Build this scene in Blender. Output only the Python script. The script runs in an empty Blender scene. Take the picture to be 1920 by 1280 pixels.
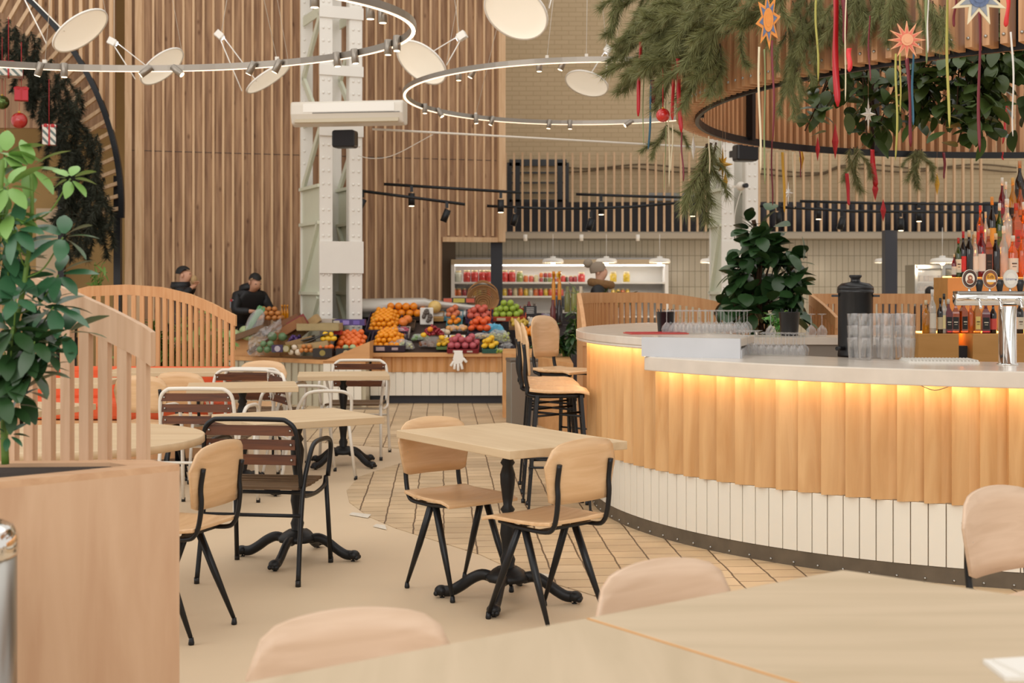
import bpy, math, random
from mathutils import Vector, Matrix
random.seed(7)
R = math.radians; PI = math.pi; sin = math.sin; cos = math.cos
sc = bpy.context.scene
col = sc.collection
F = 2500.0; HC = 1.45; YH = 535.0          # focal length in pixels, eye height, horizon row

# ------------------------------------------------------------------ camera, light, exposure
cam = bpy.data.cameras.new('camera'); cam_o = bpy.data.objects.new('camera', cam); col.objects.link(cam_o)
cam_o.location = (0, 0, HC); cam_o.rotation_euler = (PI/2, 0, 0)
cam.sensor_width = 36; cam.lens = 36*F/1920; cam.shift_y = (YH-640)/1920.0
cam.dof.use_dof = True; cam.dof.focus_distance = 7.0; cam.dof.aperture_fstop = 4.5
cam.clip_start = .05; cam.clip_end = 100
sc.camera = cam_o
sc.cycles.transparent_max_bounces = 40
sc.view_settings.view_transform = 'Standard'; sc.view_settings.look = 'None'
sc.view_settings.gamma = 1; sc.view_settings.exposure = 0.0
sc.view_settings.use_curve_mapping = False
w = bpy.data.worlds.new('world'); sc.world = w; w.use_nodes = True
w.node_tree.nodes['Background'].inputs[0].default_value = (1.0, .955, .90, 1)
w.node_tree.nodes['Background'].inputs[1].default_value = .92
def area(name, loc, rot, sx, sy, power, color):
    l = bpy.data.lights.new(name, 'AREA'); l.shape = 'RECTANGLE'; l.size = sx; l.size_y = sy; l.energy = power; l.color = color
    o = bpy.data.objects.new(name, l); col.objects.link(o); o.location = loc; o.rotation_euler = rot
    return o
area('roof_skylight', (-1, 8, 9), (0, 0, 0), 16, 12, 420, (1, .96, .90))
area('front_fill_light', (-1, -7, 6), (R(72), 0, 0), 12, 6, 620, (1, .97, .93))  # added fill behind the camera, brightens the upright faces turned to it
area('side_fill_light', (-9, 3, 6), (R(35), R(-55), 0), 8, 6, 260, (1, .97, .94))  # added fill from the left, an unseen helper like the front one

# ------------------------------------------------------------------ helpers
def P(px, py, Y): return Vector(((px-960)*Y/F, Y, HC+(YH-py)*Y/F))
def fl(px, py):
    Y = HC*F/(py-YH); return Vector(((px-960)*Y/F, Y, 0))
def V(*a): return Vector(a)
def lin(h):
    h = h.lstrip('#'); r = [int(h[i:i+2], 16)/255 for i in (0, 2, 4)]
    return tuple((x/12.92 if x <= .04045 else ((x+.055)/1.055)**2.4) for x in r)+(1,)
MATS = {}
def mat(name, c, rough=.5, metal=0, spec=.5, noise=0, nscale=8, emis=0, coat=0, bump=0, bscale=60, ecol=None):
    if name in MATS: return MATS[name]
    m = bpy.data.materials.new(name); m.use_nodes = True; nt = m.node_tree; b = nt.nodes['Principled BSDF']
    c = lin(c) if isinstance(c, str) else c
    b.inputs['Base Color'].default_value = c; b.inputs['Roughness'].default_value = rough; b.inputs['Metallic'].default_value = metal
    b.inputs['Specular IOR Level'].default_value = spec
    if coat: b.inputs['Coat Weight'].default_value = coat
    if emis:
        b.inputs['Emission Color'].default_value = (lin(ecol) if ecol else c); b.inputs['Emission Strength'].default_value = emis
    if noise or bump:
        tc = nt.nodes.new('ShaderNodeTexCoord'); n = nt.nodes.new('ShaderNodeTexNoise'); n.inputs['Scale'].default_value = nscale
        n.inputs['Detail'].default_value = 5; nt.links.new(tc.outputs['Object'], n.inputs['Vector'])
        if noise:
            mx = nt.nodes.new('ShaderNodeMix'); mx.data_type = 'RGBA'
            mx.inputs[6].default_value = tuple(x*(1-noise) for x in c[:3])+(1,); mx.inputs[7].default_value = tuple(min(1, x*(1+noise)) for x in c[:3])+(1,)
            nt.links.new(n.outputs['Fac'], mx.inputs[0]); nt.links.new(mx.outputs[2], b.inputs['Base Color'])
        if bump:
            n2 = nt.nodes.new('ShaderNodeTexNoise'); n2.inputs['Scale'].default_value = bscale; nt.links.new(tc.outputs['Object'], n2.inputs['Vector'])
            bp = nt.nodes.new('ShaderNodeBump'); bp.inputs['Strength'].default_value = bump; nt.links.new(n2.outputs['Fac'], bp.inputs['Height']); nt.links.new(bp.outputs[0], b.inputs['Normal'])
    MATS[name] = m; return m
def wood(name, c1, c2, axis='z', scale=1.0, rough=.5, knots=0, coat=0, stretch=14):
    """long-grained timber: noise stretched along the grain axis"""
    if name in MATS: return MATS[name]
    m = bpy.data.materials.new(name); m.use_nodes = True; nt = m.node_tree; b = nt.nodes['Principled BSDF']; L = nt.links.new
    tc = nt.nodes.new('ShaderNodeTexCoord'); oi = nt.nodes.new('ShaderNodeObjectInfo')
    add = nt.nodes.new('ShaderNodeVectorMath'); add.operation = 'ADD'
    sclr = nt.nodes.new('ShaderNodeVectorMath'); sclr.operation = 'SCALE'; sclr.inputs['Scale'].default_value = 0
    mul = nt.nodes.new('ShaderNodeMath'); mul.operation = 'MULTIPLY'; mul.inputs[1].default_value = 30; L(oi.outputs['Random'], mul.inputs[0])
    L(tc.outputs['Object'], add.inputs[0]); cmb = nt.nodes.new('ShaderNodeCombineXYZ'); L(mul.outputs[0], cmb.inputs[0]); L(mul.outputs[0], cmb.inputs[1]); L(cmb.outputs[0], add.inputs[1])
    mp = nt.nodes.new('ShaderNodeMapping'); s = [stretch*scale]*3; s['xyz'.index(axis)] = scale; mp.inputs['Scale'].default_value = s
    L(add.outputs[0], mp.inputs['Vector'])
    n = nt.nodes.new('ShaderNodeTexNoise'); n.inputs['Scale'].default_value = 1.6; n.inputs['Detail'].default_value = 8; n.inputs['Distortion'].default_value = .6
    L(mp.outputs[0], n.inputs['Vector'])
    cr = nt.nodes.new('ShaderNodeValToRGB'); cr.color_ramp.elements[0].position = .3; cr.color_ramp.elements[1].position = .7
    cr.color_ramp.elements[0].color = lin(c1); cr.color_ramp.elements[1].color = lin(c2); L(n.outputs['Fac'], cr.inputs[0])
    out = cr.outputs[0]
    if knots:
        vo = nt.nodes.new('ShaderNodeTexVoronoi'); vo.inputs['Scale'].default_value = knots
        mp2 = nt.nodes.new('ShaderNodeMapping'); s = [1.6]*3; s['xyz'.index(axis)] = .8; mp2.inputs['Scale'].default_value = s; L(add.outputs[0], mp2.inputs['Vector']); L(mp2.outputs[0], vo.inputs['Vector'])
        c3 = nt.nodes.new('ShaderNodeValToRGB'); c3.color_ramp.elements[0].position = .04; c3.color_ramp.elements[1].position = .16
        c3.color_ramp.elements[0].color = (.35, .25, .18, 1); c3.color_ramp.elements[1].color = (1, 1, 1, 1); L(vo.outputs['Distance'], c3.inputs[0])
        mx = nt.nodes.new('ShaderNodeMix'); mx.data_type = 'RGBA'; mx.blend_type = 'MULTIPLY'; mx.inputs[0].default_value = .8
        L(out, mx.inputs[6]); L(c3.outputs[0], mx.inputs[7]); out = mx.outputs[2]
    L(out, b.inputs['Base Color']); b.inputs['Roughness'].default_value = rough; b.inputs['Coat Weight'].default_value = coat
    MATS[name] = m; return m
def glassy(name, c=(1, 1, 1, 1), alpha=.08, gloss=.04):
    """thin clear glass: mostly see-through with a fresnel reflection"""
    if name in MATS: return MATS[name]
    m = bpy.data.materials.new(name); m.use_nodes = True; nt = m.node_tree; L = nt.links.new
    for n in list(nt.nodes):
        if n.type != 'OUTPUT_MATERIAL': nt.nodes.remove(n)
    out = [n for n in nt.nodes if n.type == 'OUTPUT_MATERIAL'][0]
    tr = nt.nodes.new('ShaderNodeBsdfTransparent'); tr.inputs[0].default_value = c
    gl = nt.nodes.new('ShaderNodeBsdfGlossy'); gl.inputs['Roughness'].default_value = gloss
    df = nt.nodes.new('ShaderNodeBsdfDiffuse'); df.inputs[0].default_value = (.8, .8, .8, 1) if c[0] > .9 and c[1] > .9 else c
    lw = nt.nodes.new('ShaderNodeLayerWeight'); lw.inputs[0].default_value = .18
    m1 = nt.nodes.new('ShaderNodeMixShader'); m1.inputs[0].default_value = alpha; L(tr.outputs[0], m1.inputs[1]); L(df.outputs[0], m1.inputs[2])
    m2 = nt.nodes.new('ShaderNodeMixShader'); L(lw.outputs['Facing'], m2.inputs[0]); L(m1.outputs[0], m2.inputs[1]); L(gl.outputs[0], m2.inputs[2])
    L(m2.outputs[0], out.inputs[0]); MATS[name] = m; return m

class MB:
    """collects shapes and links them as ONE mesh object"""
    def __init__(s): s.v = []; s.f = []; s.sm = []; s.mi = []; s.cur = 0
    def add(s, vs, fs, smooth=False):
        n = len(s.v); s.v += [tuple(v) for v in vs]
        for f in fs: s.f.append(tuple(i+n for i in f)); s.sm.append(smooth); s.mi.append(s.cur)
    def box(s, c, size, M=None):
        x, y, z = size[0]/2, size[1]/2, size[2]/2
        vs = [V(a, b, d) for a in (-x, x) for b in (-y, y) for d in (-z, z)]
        if M is not None: vs = [M @ v for v in vs]
        vs = [v+Vector(c) for v in vs]
        s.add(vs, [(0, 1, 3, 2), (4, 6, 7, 5), (0, 4, 5, 1), (2, 3, 7, 6), (0, 2, 6, 4), (1, 5, 7, 3)])
    def bar(s, a, b, w, h=None, up=(0, 0, 1), taper=1):
        """box section bar between two points"""
        a = Vector(a); b = Vector(b); h = h or w; d = (b-a).normalized(); up = Vector(up)
        if abs(d.dot(up)) > .98: up = V(0, 1, 0)
        r = d.cross(up).normalized(); u = r.cross(d)
        vs = [p+r*sx*w/2*t+u*sz*h/2*t for p, t in ((a, 1), (b, taper)) for sx, sz in ((-1, -1), (1, -1), (1, 1), (-1, 1))]
        s.add(vs, [(3, 2, 1, 0), (4, 5, 6, 7), (0, 1, 5, 4), (1, 2, 6, 5), (2, 3, 7, 6), (3, 0, 4, 7)])
    def tube(s, pts, r, n=8, closed=False, flat=1, radii=None, cap=True):
        pts = [Vector(p) for p in pts]; N = len(pts); prev = None; base = len(s.v); vs = []
        for i, p in enumerate(pts):
            if closed: d = pts[(i+1) % N]-pts[i-1]
            else: d = pts[min(i+1, N-1)]-pts[max(i-1, 0)]
            d = d.normalized() if d.length > 1e-9 else V(0, 0, 1)
            if prev is None:
                up = V(0, 0, 1) if abs(d.z) < .9 else V(0, 1, 0); a = d.cross(up).normalized()
            else: a = (prev-d*prev.dot(d)); a = a.normalized() if a.length > 1e-6 else prev
            prev = a; b = d.cross(a); rr = radii[i] if radii else r
            vs += [p+a*cos(2*PI*k/n)*rr+b*sin(2*PI*k/n)*rr*flat for k in range(n)]
        fs = []
        for i in range(N if closed else N-1):
            j = (i+1) % N
            for k in range(n): fs.append((i*n+k, i*n+(k+1) % n, j*n+(k+1) % n, j*n+k))
        s.add(vs, fs, True)
        if cap and not closed:
            n0 = len(s.v)-len(vs); s.f.append(tuple(n0+k for k in range(n))[::-1]); s.sm.append(False); s.mi.append(s.cur)
            s.f.append(tuple(n0+(N-1)*n+k for k in range(n))); s.sm.append(False); s.mi.append(s.cur)
    def lathe(s, prof, c=(0, 0, 0), n=20, M=None, smooth=True, cap=True, arc=None):
        c = Vector(c); vs = []; N = len(prof); m = n
        for r_, z in prof:
            for k in range(n):
                v = V(r_*cos(2*PI*k/n), r_*sin(2*PI*k/n), z)
                vs.append((M @ v if M is not None else v)+c)
        fs = [(i*n+k, i*n+(k+1) % n, (i+1)*n+(k+1) % n, (i+1)*n+k) for i in range(N-1) for k in range(n)]
        s.add(vs, fs, smooth)
        if cap:
            n0 = len(s.v)-len(vs)
            if prof[0][0] > 1e-4: s.f.append(tuple(n0+k for k in range(n))[::-1]); s.sm.append(False); s.mi.append(s.cur)
            if prof[-1][0] > 1e-4: s.f.append(tuple(n0+(N-1)*n+k for k in range(n))); s.sm.append(False); s.mi.append(s.cur)
    def ball(s, c, r, n=10, sq=(1, 1, 1), M=None):
        prof = [(r*sin(PI*i/n), -r*cos(PI*i/n)) for i in range(n+1)]
        S = Matrix.Diagonal(Vector(sq)); s.lathe(prof, c, n=max(6, n+4), M=(M @ S if M is not None else S), cap=False)
    def prism(s, poly, z0, z1, M=None, c=(0, 0, 0), smooth=False):
        """2-D polygon (list of (x,y)) extruded z0..z1, M maps local to world"""
        n = len(poly); vs = [V(x, y, z) for z in (z0, z1) for x, y in poly]
        vs = [(M @ v if M is not None else v)+Vector(c) for v in vs]
        s.add(vs, [tuple(range(n))[::-1], tuple(range(n, 2*n))]+[(i, (i+1) % n, n+(i+1) % n, n+i) for i in range(n)], smooth)
    def quad(s, a, b, c, d): s.add([a, b, c, d], [(0, 1, 2, 3)])
    def build(s, name, m, parent=None, bevel=0, loc=None, auto=None):
        me = bpy.data.meshes.new(name); me.from_pydata(s.v, [], s.f); me.update()
        me.polygons.foreach_set('use_smooth', s.sm)
        for mm in (m if isinstance(m, (list, tuple)) else [m]): me.materials.append(mm)
        if isinstance(m, (list, tuple)): me.polygons.foreach_set('material_index', s.mi)
        o = bpy.data.objects.new(name, me); col.objects.link(o)
        if parent is not None: o.parent = parent
        if loc is not None: o.location = loc
        if bevel:
            b = o.modifiers.new('bevel', 'BEVEL'); b.width = bevel; b.segments = 2; b.limit_method = 'ANGLE'
        return o
def tag(o, label=None, cat=None, group=None, kind=None):
    if label: o['label'] = label
    if cat: o['category'] = cat
    if group: o['group'] = group
    if kind: o['kind'] = kind
    return o
def thing(name, loc, rz, label, cat, group=None, M=None):
    o = bpy.data.objects.new(name, None); o.empty_display_size = .1; col.objects.link(o)
    o.location = loc; o.rotation_euler = (0, 0, rz); return tag(o, label, cat, group)
def struct(o): o['kind'] = 'structure'; return o
KIDS = {}
def kids(o): return [c for c in bpy.data.objects if c.parent == o]
def dup(src, loc, rz, label, group=None, scale=None, tree=None):
    def cp(o, par):
        c = o.copy(); col.objects.link(c); c.parent = par
        for k in KIDS.setdefault(o.name, kids(o)): cp(k, c)
        return c
    c = cp(src, None); c.location = loc
    if hasattr(rz, '__len__'): c.rotation_euler = rz
    else: c.rotation_euler = (0, 0, rz)
    if label: c['label'] = label
    if group: c['group'] = group
    elif 'group' in c and group is None: del c['group']
    if scale: c.scale = (scale,)*3 if not hasattr(scale, '__len__') else scale
    return c
def RZ(a): return Matrix.Rotation(a, 3, 'Z')
def frame(d, up=(0, 0, 1)):
    """3x3 with z axis along d"""
    d = Vector(d).normalized(); up = Vector(up)
    if abs(d.dot(up)) > .97: up = V(0, 1, 0)
    x = up.cross(d).normalized(); y = d.cross(x); return Matrix((x, y, d)).transposed()
def arc(c, r, a0, a1, n): return [(c[0]+r*cos(a0+(a1-a0)*i/n), c[1]+r*sin(a0+(a1-a0)*i/n)) for i in range(n+1)]
def bez(p, n=8):
    """smooth path through points (Catmull-Rom)"""
    p = [Vector(q) for q in p]; q = [p[0]*2-p[1]]+p+[p[-1]*2-p[-2]]; out = []
    for i in range(1, len(q)-2):
        for k in range(n):
            t = k/n; a, b, c, d = q[i-1:i+3]
            out.append(.5*((2*b)+(c-a)*t+(2*a-5*b+4*c-d)*t*t+(3*b-a-3*c+d)*t**3))
    return out+[p[-1]]
def rrect(w_, h_, r, n=5):
    pts = []
    for cx, cy, a in ((w_/2-r, h_/2-r, 0), (-w_/2+r, h_/2-r, PI/2), (-w_/2+r, -h_/2+r, PI), (w_/2-r, -h_/2+r, 1.5*PI)):
        pts += arc((cx, cy), r, a, a+PI/2, n)
    return pts

# ------------------------------------------------------------------ materials
M_floor = mat('screed', '#CCB698', rough=.5, noise=.06, nscale=2)
M_wall_wood = wood('timber_wall_boards', '#7E5C42', '#B4906E', 'z', .8, .7, knots=4)
M_batten = wood('timber_batten', '#C29C74', '#D6B48E', 'z', 1.2, .6)
M_oak = wood('oiled_ply', '#C4A07A', '#D6B692', 'z', 1.2, .5)
M_oakx = wood('oiled_ply_x', '#C9A27A', '#DDBB92', 'x', 1.2, .45)
M_top = wood('table_top_wood', '#BFA480', '#CDB592', 'x', .9, .45, stretch=10)
M_topdark = wood('table_top_edge_wood', '#B08A66', '#C7A37C', 'x', .9, .5)
M_ply = wood('beech_plywood', '#CCA478', '#DCB88E', 'x', 1.5, .38, coat=.1)
M_plyp = wood('pale_beech_plywood', '#CAAC90', '#D8BCA2', 'x', 1.5, .42)
M_black = mat('black_steel', '#17181B', rough=.38, metal=.3, spec=.5)
M_iron = mat('cast_iron', '#1B1B1C', rough=.45, metal=.4, noise=.2, nscale=30, bump=.4, bscale=80)
M_white = mat('white_paint_metal', '#D9D2C6', rough=.35)
M_slat = wood('dark_chair_slat', '#43200C', '#6A3A18', 'x', 2, .6)
M_slatg = wood('grey_chair_slat', '#56402A', '#745A3E', 'x', 2, .6)
M_bar = wood('bar_cladding', '#BE8E58', '#D4AA76', 'z', 1.0, .45, stretch=9)
M_marble = mat('pale_marble', '#D3C8BA', rough=.18, noise=.12, nscale=9)
M_tile = mat('cream_tile', '#E2DCCE', rough=.22, noise=.03, nscale=3)
M_grout = mat('grout', '#8C7A62', rough=.9)
M_kick = mat('stone_kick', '#5E5242', rough=.55, noise=.45, nscale=9)
M_column = mat('column_paint', '#E0DCD4', rough=.4, noise=.05, nscale=4)
M_colgreen = mat('column_paint_green', '#CDD0BC', rough=.4, noise=.05, nscale=4)
M_steel = mat('brushed_steel', '#A9A7A2', rough=.28, metal=1)
M_chrome = mat('chrome', '#E4E2DE', rough=.06, metal=1)
M_ringm = mat('ring_profile_metal', '#8E867C', rough=.35, metal=.8)
M_led = mat('led_strip', '#FFE9CF', emis=1.9, ecol='#FFE0C0')
M_barled = mat('bar_led_strip', '#FFC878', emis=20, ecol='#FFE0B2')
M_lens = mat('spot_lens', '#FFF0D8', emis=6, ecol='#FFE3BC')
M_disc = mat('reflector_painted_glow', '#F4EEE0', rough=.5, emis=.28, ecol='#FFF3DC')  # slight emission stands in for the emitter's light falling on the disc
M_lampw = mat('lamp_white', '#E9E5DD', rough=.35)
M_glass = glassy('clear_glass', alpha=.035)
M_film = glassy('plastic_film', alpha=.22, gloss=.12)
M_dark = mat('charcoal_panel', '#25252B', rough=.6, noise=.15, nscale=3)
M_dkblue = mat('slate_panel', '#34363E', rough=.6, noise=.12, nscale=3)
M_blk = mat('black_plastic', '#131315', rough=.35)
M_orange = mat('orange_upholstery', '#D2562A', rough=.8, noise=.08, nscale=12, bump=.1)
M_soil = mat('soil', '#2A1E16', rough=.95, noise=.4, nscale=40)
M_needle = mat('pine_needles', '#787A4C', rough=.6, noise=.3, nscale=6)
M_needled = mat('dark_pine_needles', '#262A1A', rough=.7, noise=.35, nscale=3)
M_bark = mat('bark', '#4A3522', rough=.9)
M_leaf = mat('ficus_leaf', '#2C4A26', rough=.35, noise=.3, nscale=8, spec=.5)
M_leaf2 = mat('schefflera_leaf', '#35603F', rough=.35, noise=.3, nscale=9)
M_leaf3 = mat('young_schefflera_leaf', '#739A4C', rough=.45, noise=.2, nscale=9)
M_stem = mat('green_stem', '#5A7A2C', rough=.6)
M_skin = mat('skin', '#C08E72', rough=.5)
M_hair = mat('black_hair', '#120E0C', rough=.7)
M_jacket = mat('black_jacket', '#0E0E12', rough=.6)
M_sheet = mat('white_sheet', '#C9C4BC', rough=.8, noise=.04)


# ================================================================== THE SETTING
def floor_tile_mat():
    m = bpy.data.materials.new('clay_paving'); m.use_nodes = True; nt = m.node_tree; b = nt.nodes['Principled BSDF']; L = nt.links.new
    tc = nt.nodes.new('ShaderNodeTexCoord'); mp = nt.nodes.new('ShaderNodeMapping'); mp.inputs['Rotation'].default_value = (0, 0, R(-93))
    L(tc.outputs['Object'], mp.inputs[0]); n = nt.nodes.new('ShaderNodeTexNoise'); n.inputs['Scale'].default_value = 7; n.inputs['Detail'].default_value = 6
    dis = nt.nodes.new('ShaderNodeVectorMath'); dis.operation = 'MULTIPLY_ADD'; L(n.outputs['Color'], dis.inputs[0]); dis.inputs[1].default_value = (.02,)*3; L(mp.outputs[0], dis.inputs[2])
    L(tc.outputs['Object'], n.inputs['Vector'])
    def br(wd, h, mort, off):
        t = nt.nodes.new('ShaderNodeTexBrick'); t.inputs['Scale'].default_value = 1; t.inputs['Brick Width'].default_value = wd; t.inputs['Row Height'].default_value = h
        t.inputs['Mortar Size'].default_value = mort; t.inputs['Mortar Smooth'].default_value = .3; t.offset = off; L(dis.outputs[0], t.inputs['Vector']); return t
    t = br(.17, .18, .006, .5); t2 = br(50, .18, .004, 0)
    t.inputs['Color1'].default_value = lin('#BEA684'); t.inputs['Color2'].default_value = lin('#CAB392'); t.inputs['Mortar'].default_value = lin('#86694A')
    mx = nt.nodes.new('ShaderNodeMix'); mx.data_type = 'RGBA'; L(t2.outputs['Fac'], mx.inputs[0]); L(t.outputs['Color'], mx.inputs[6]); mx.inputs[7].default_value = lin('#5A4630')
    n2 = nt.nodes.new('ShaderNodeTexNoise'); n2.inputs['Scale'].default_value = 2.2; n2.inputs['Detail'].default_value = 8; L(tc.outputs['Object'], n2.inputs['Vector'])
    cr = nt.nodes.new('ShaderNodeValToRGB'); cr.color_ramp.elements[0].position = .35; cr.color_ramp.elements[1].position = .65; cr.color_ramp.elements[0].color = (.82, .80, .78, 1); cr.color_ramp.elements[1].color = (1.08, 1.06, 1.03, 1)
    L(n2.outputs['Fac'], cr.inputs[0]); m2 = nt.nodes.new('ShaderNodeMix'); m2.data_type = 'RGBA'; m2.blend_type = 'MULTIPLY'; m2.inputs[0].default_value = 1
    L(mx.outputs[2], m2.inputs[6]); L(cr.outputs[0], m2.inputs[7]); L(m2.outputs[2], b.inputs['Base Color']); b.inputs['Roughness'].default_value = .5
    return m
m = MB(); m.prism([(-12, -1), (15, -1), (15, 30), (-12, 30)], -.1, 0); struct(m.build('floor', M_floor))
edge = [(1500, 1230), (1250, 1160), (1085, 1108), (985, 1080), (900, 1040), (820, 1015), (740, 990), (690, 968), (655, 942), (650, 920), (672, 895), (720, 878), (760, 866), (800, 856),
        (760, 842), (700, 837), (640, 832), (575, 828), (500, 815), (420, 795)]
pts = [tuple(fl(*e)[:2]) for e in edge]
m = MB(); m.prism([(14.9, 5.0), (2.5, 4.2)]+pts+[(-8.9, 16.5), (-8.9, 29.9), (14.9, 29.9)][:], .0005, .004)
struct(m.build('floor_paving', floor_tile_mat()))
# loose pale stone slips where the screed meets the paving
m = MB()
for a_, b_, c_, d_ in (((655, 966), (690, 972), (696, 966), (660, 962)), ((700, 988), (725, 994), (722, 986), (705, 984)), ((985, 1080), (1035, 1090), (1036, 1080), (1000, 1074))):
    m.prism([tuple(fl(*q)[:2]) for q in (a_, b_, c_, d_)], .004, .007)
tag(m.build('stone_sliver', M_tile), 'pale broken stone slips set in the joint between screed and paving', 'stone')

# back wall, plaster above and tiles below
def brickwall(name, c1, c2, mortar, bw, rh, ms, vertical=False):
    m = bpy.data.materials.new(name); m.use_nodes = True; nt = m.node_tree; b = nt.nodes['Principled BSDF']; L = nt.links.new
    tc = nt.nodes.new('ShaderNodeTexCoord'); sp = nt.nodes.new('ShaderNodeSeparateXYZ'); cb = nt.nodes.new('ShaderNodeCombineXYZ')
    L(tc.outputs['Object'], sp.inputs[0]); L(sp.outputs['X'], cb.inputs[0]); L(sp.outputs['Z'], cb.inputs[1])
    t = nt.nodes.new('ShaderNodeTexBrick'); t.inputs['Scale'].default_value = 1; t.inputs['Brick Width'].default_value = bw; t.inputs['Row Height'].default_value = rh
    t.inputs['Mortar Size'].default_value = ms; t.offset = 0 if vertical else .5; t.inputs['Color1'].default_value = lin(c1); t.inputs['Color2'].default_value = lin(c2); t.inputs['Mortar'].default_value = lin(mortar)
    L(cb.outputs[0], t.inputs['Vector']); L(t.outputs['Color'], b.inputs['Base Color']); b.inputs['Roughness'].default_value = .25 if vertical else .8
    bp = nt.nodes.new('ShaderNodeBump'); bp.inputs['Strength'].default_value = .3; bp.inputs['Distance'].default_value = .01; bp.invert = True; L(t.outputs['Fac'], bp.inputs['Height']); L(bp.outputs[0], b.inputs['Normal'])
    return m
M_brick = brickwall('painted_brick', '#C4AE8C', '#C0AA88', '#B49E7C', .26, .085, .008)
M_tilew = brickwall('glazed_wall_tile', '#CCC2AC', '#C4BAA4', '#8E836E', .108, .285, .005, True)
m = MB(); m.box((6, 24.6, 5.95), (18, .3, 7.1)); struct(m.build('wall_back', M_brick))
m = MB(); m.box((6, 24.55, 1.2), (18, .3, 2.4)); struct(m.build('wall_back_tiles', M_tilew))
# timber wall, receding to the right
def tw(px):
    u = px-960; Y = 19.4*F/(F-.3*u); return V(u*Y/F, Y, 0)
A, B_ = tw(236), tw(944); d = (B_-A).normalized(); nrm = V(d.y, -d.x, 0); Lw = (B_-A).length
ang = math.atan2(d.y, d.x); ov = (tw(829)-A).length
wall = thing('wall_left', A, ang, None, None); struct(wall)
zo = HC+(YH-453)*19.2/F
m = MB(); m.box((ov/2, .1, 4.5), (ov, .2, 9)); m.box(((ov+Lw)/2, .1, (zo+9)/2), (Lw-ov, .2, 9-zo)); m.build('boarding', M_wall_wood, wall)
m = MB(); k = 0; x = .22
while x < Lw-.12:
    z0 = 0 if x < ov-.02 else zo+.07*1.2
    m.box((x, -.02, (z0+9)/2), (.030, .045, 9-z0)); x += .1318
for x in (.03, .16): m.box((x, -.05, 4.5), (.09, .1, 9))
m.box((Lw-.05, -.05, (zo+9)/2), (.1, .12, 9-zo)); m.box(((ov+Lw)/2, -.02, zo+.03), (Lw-ov, .06, .07))
m.build('batten_slats', M_batten, wall)
m = MB()
for z in (3.26, 6.4): m.box((Lw*.5, -.003, z), (Lw, .006, .006))
m.build('board_joint', M_dark, wall)
m = MB(); m.box((tw(931).x, 19.45, zo/2), (.17, .17, zo)); tag(m.build('steel_post', M_dark), 'dark square steel post carrying the end of the timber wall, behind the fruit stand', 'post')
# recess behind the timber wall, left of the fridge
m = MB(); m.box((-1.45, 23.6, 1.2), (.9, .1, 2.4)); m.build('wall_recess', mat('brown_panel', '#4F4234', rough=.7))['kind'] = 'structure'

# mezzanine: ledge, dark parapet and slat screen
zl = HC+(YH-440)*23.6/F
m = MB(); m.box((4, 23.75, zl-.02), (11.4, .5, .1)); struct(m.build('trim_1', mat('ledge_paint', '#A69A88', rough=.5)))
m = MB(); m.box((.85, 23.95, zl+.30), (5.6, .05, .6)); struct(m.build('wall_parapet', M_dark))
mb = MB(); x = 3.75
while x < 9: mb.lathe([(.115, zl), (.115, zl+.6)], (x, 24.0, 0), n=12); x += .2
struct(mb.build('wall_parapet_right', M_dkblue))
scr = thing('slat_screen', (0, 23.6, 0), 0, 'tall timber slat screen with open gaps along the balcony ledge', 'screen')
m = MB(); x = -.11
while x < 8.4:
    jt = random.uniform(-.01, .01); m.box((x, 0, (zl+3.8)/2+jt), (.036, .06, 3.8-zl)); x += .1475 if x < 3.4 else .157
m.build('slats', M_oak, scr)
m = MB(); m.box((4.15, 0, zl+.04), (8.7, .07, .03)); m.build('bottom_rail', mat('ledge_paint2', '#9A8E7C', rough=.5), scr)
# dark framed opening, pipe and cables on the plaster
m = MB()
a_, b_ = P(955, 305, 24.4), P(1062, 380, 24.4)
for z in (a_.z, b_.z): m.box(((a_.x+b_.x)/2, 24.4, z), (b_.x-a_.x, .06, .12))
for x in (a_.x, a_.x+.15, b_.x, b_.x-.12): m.box((x, 24.4, (a_.z+b_.z)/2), (.09, .06, a_.z-b_.z))
for k in range(1, 4): m.box(((a_.x+b_.x)/2, 24.4, a_.z+(b_.z-a_.z)*k/4), (b_.x-a_.x, .03, .03))
tag(m.build('wall_grate', M_blk), 'black steel frame with bars on the brick wall behind the balcony slats', 'grate')
for j, dz in enumerate((0, .08)):
    pp = [P(x, 312+sin(x*.03+j)*4+dz*80+(8 if 1400 < x < 1560 else 0), 24.38) for x in range(1066, 1920, 24)]
    m = MB(); m.tube(bez(pp, 3), .016, 5)
    tag(m.build('cable', mat('old_cable', '#6B5A44', rough=.8)), ['upper sagging cable strung along the brick wall behind the balcony slats', 'lower sagging cable strung along the brick wall behind the balcony slats'][j], 'cable')
m = MB(); m.box(P(1262, 369, 24.3), (.9, .12, .14)); tag(m.build('ventilation_duct', mat('duct_grey', '#9EA0A0', rough=.4)), 'pale grey duct box on the wall above the dark parapet', 'duct')

# left wall behind the arch
M_plas = mat('warm_plaster', '#A88A58', rough=.85, noise=.12, nscale=2)
m = MB(); m.box((-8, 20.3, 4.5), (7, .2, 9)); struct(m.build('wall_far_left', M_plas))
m = MB(); a_ = P(68, 430, 19.9); b_ = P(110, 530, 19.9); m.box(((a_.x+b_.x)/2, 19.95, 1.3), (.34, .1, 2.6)); struct(m.build('trim_2', mat('pale_panel', '#C4AE90', rough=.7)))
for px, Y, nm in ((116, 19.4, 'black post under the fir garland'), (221, 17.5, 'black steel post at the left end of the timber wall')):
    q = P(px, 500, Y); m = MB(); zt = HC+(YH-(350 if px < 150 else 330))*Y/F; m.box((q.x, Y, zt/2), (.09, .09, zt)); tag(m.build('steel_post', M_black), 'slim '+nm, 'post')
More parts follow.
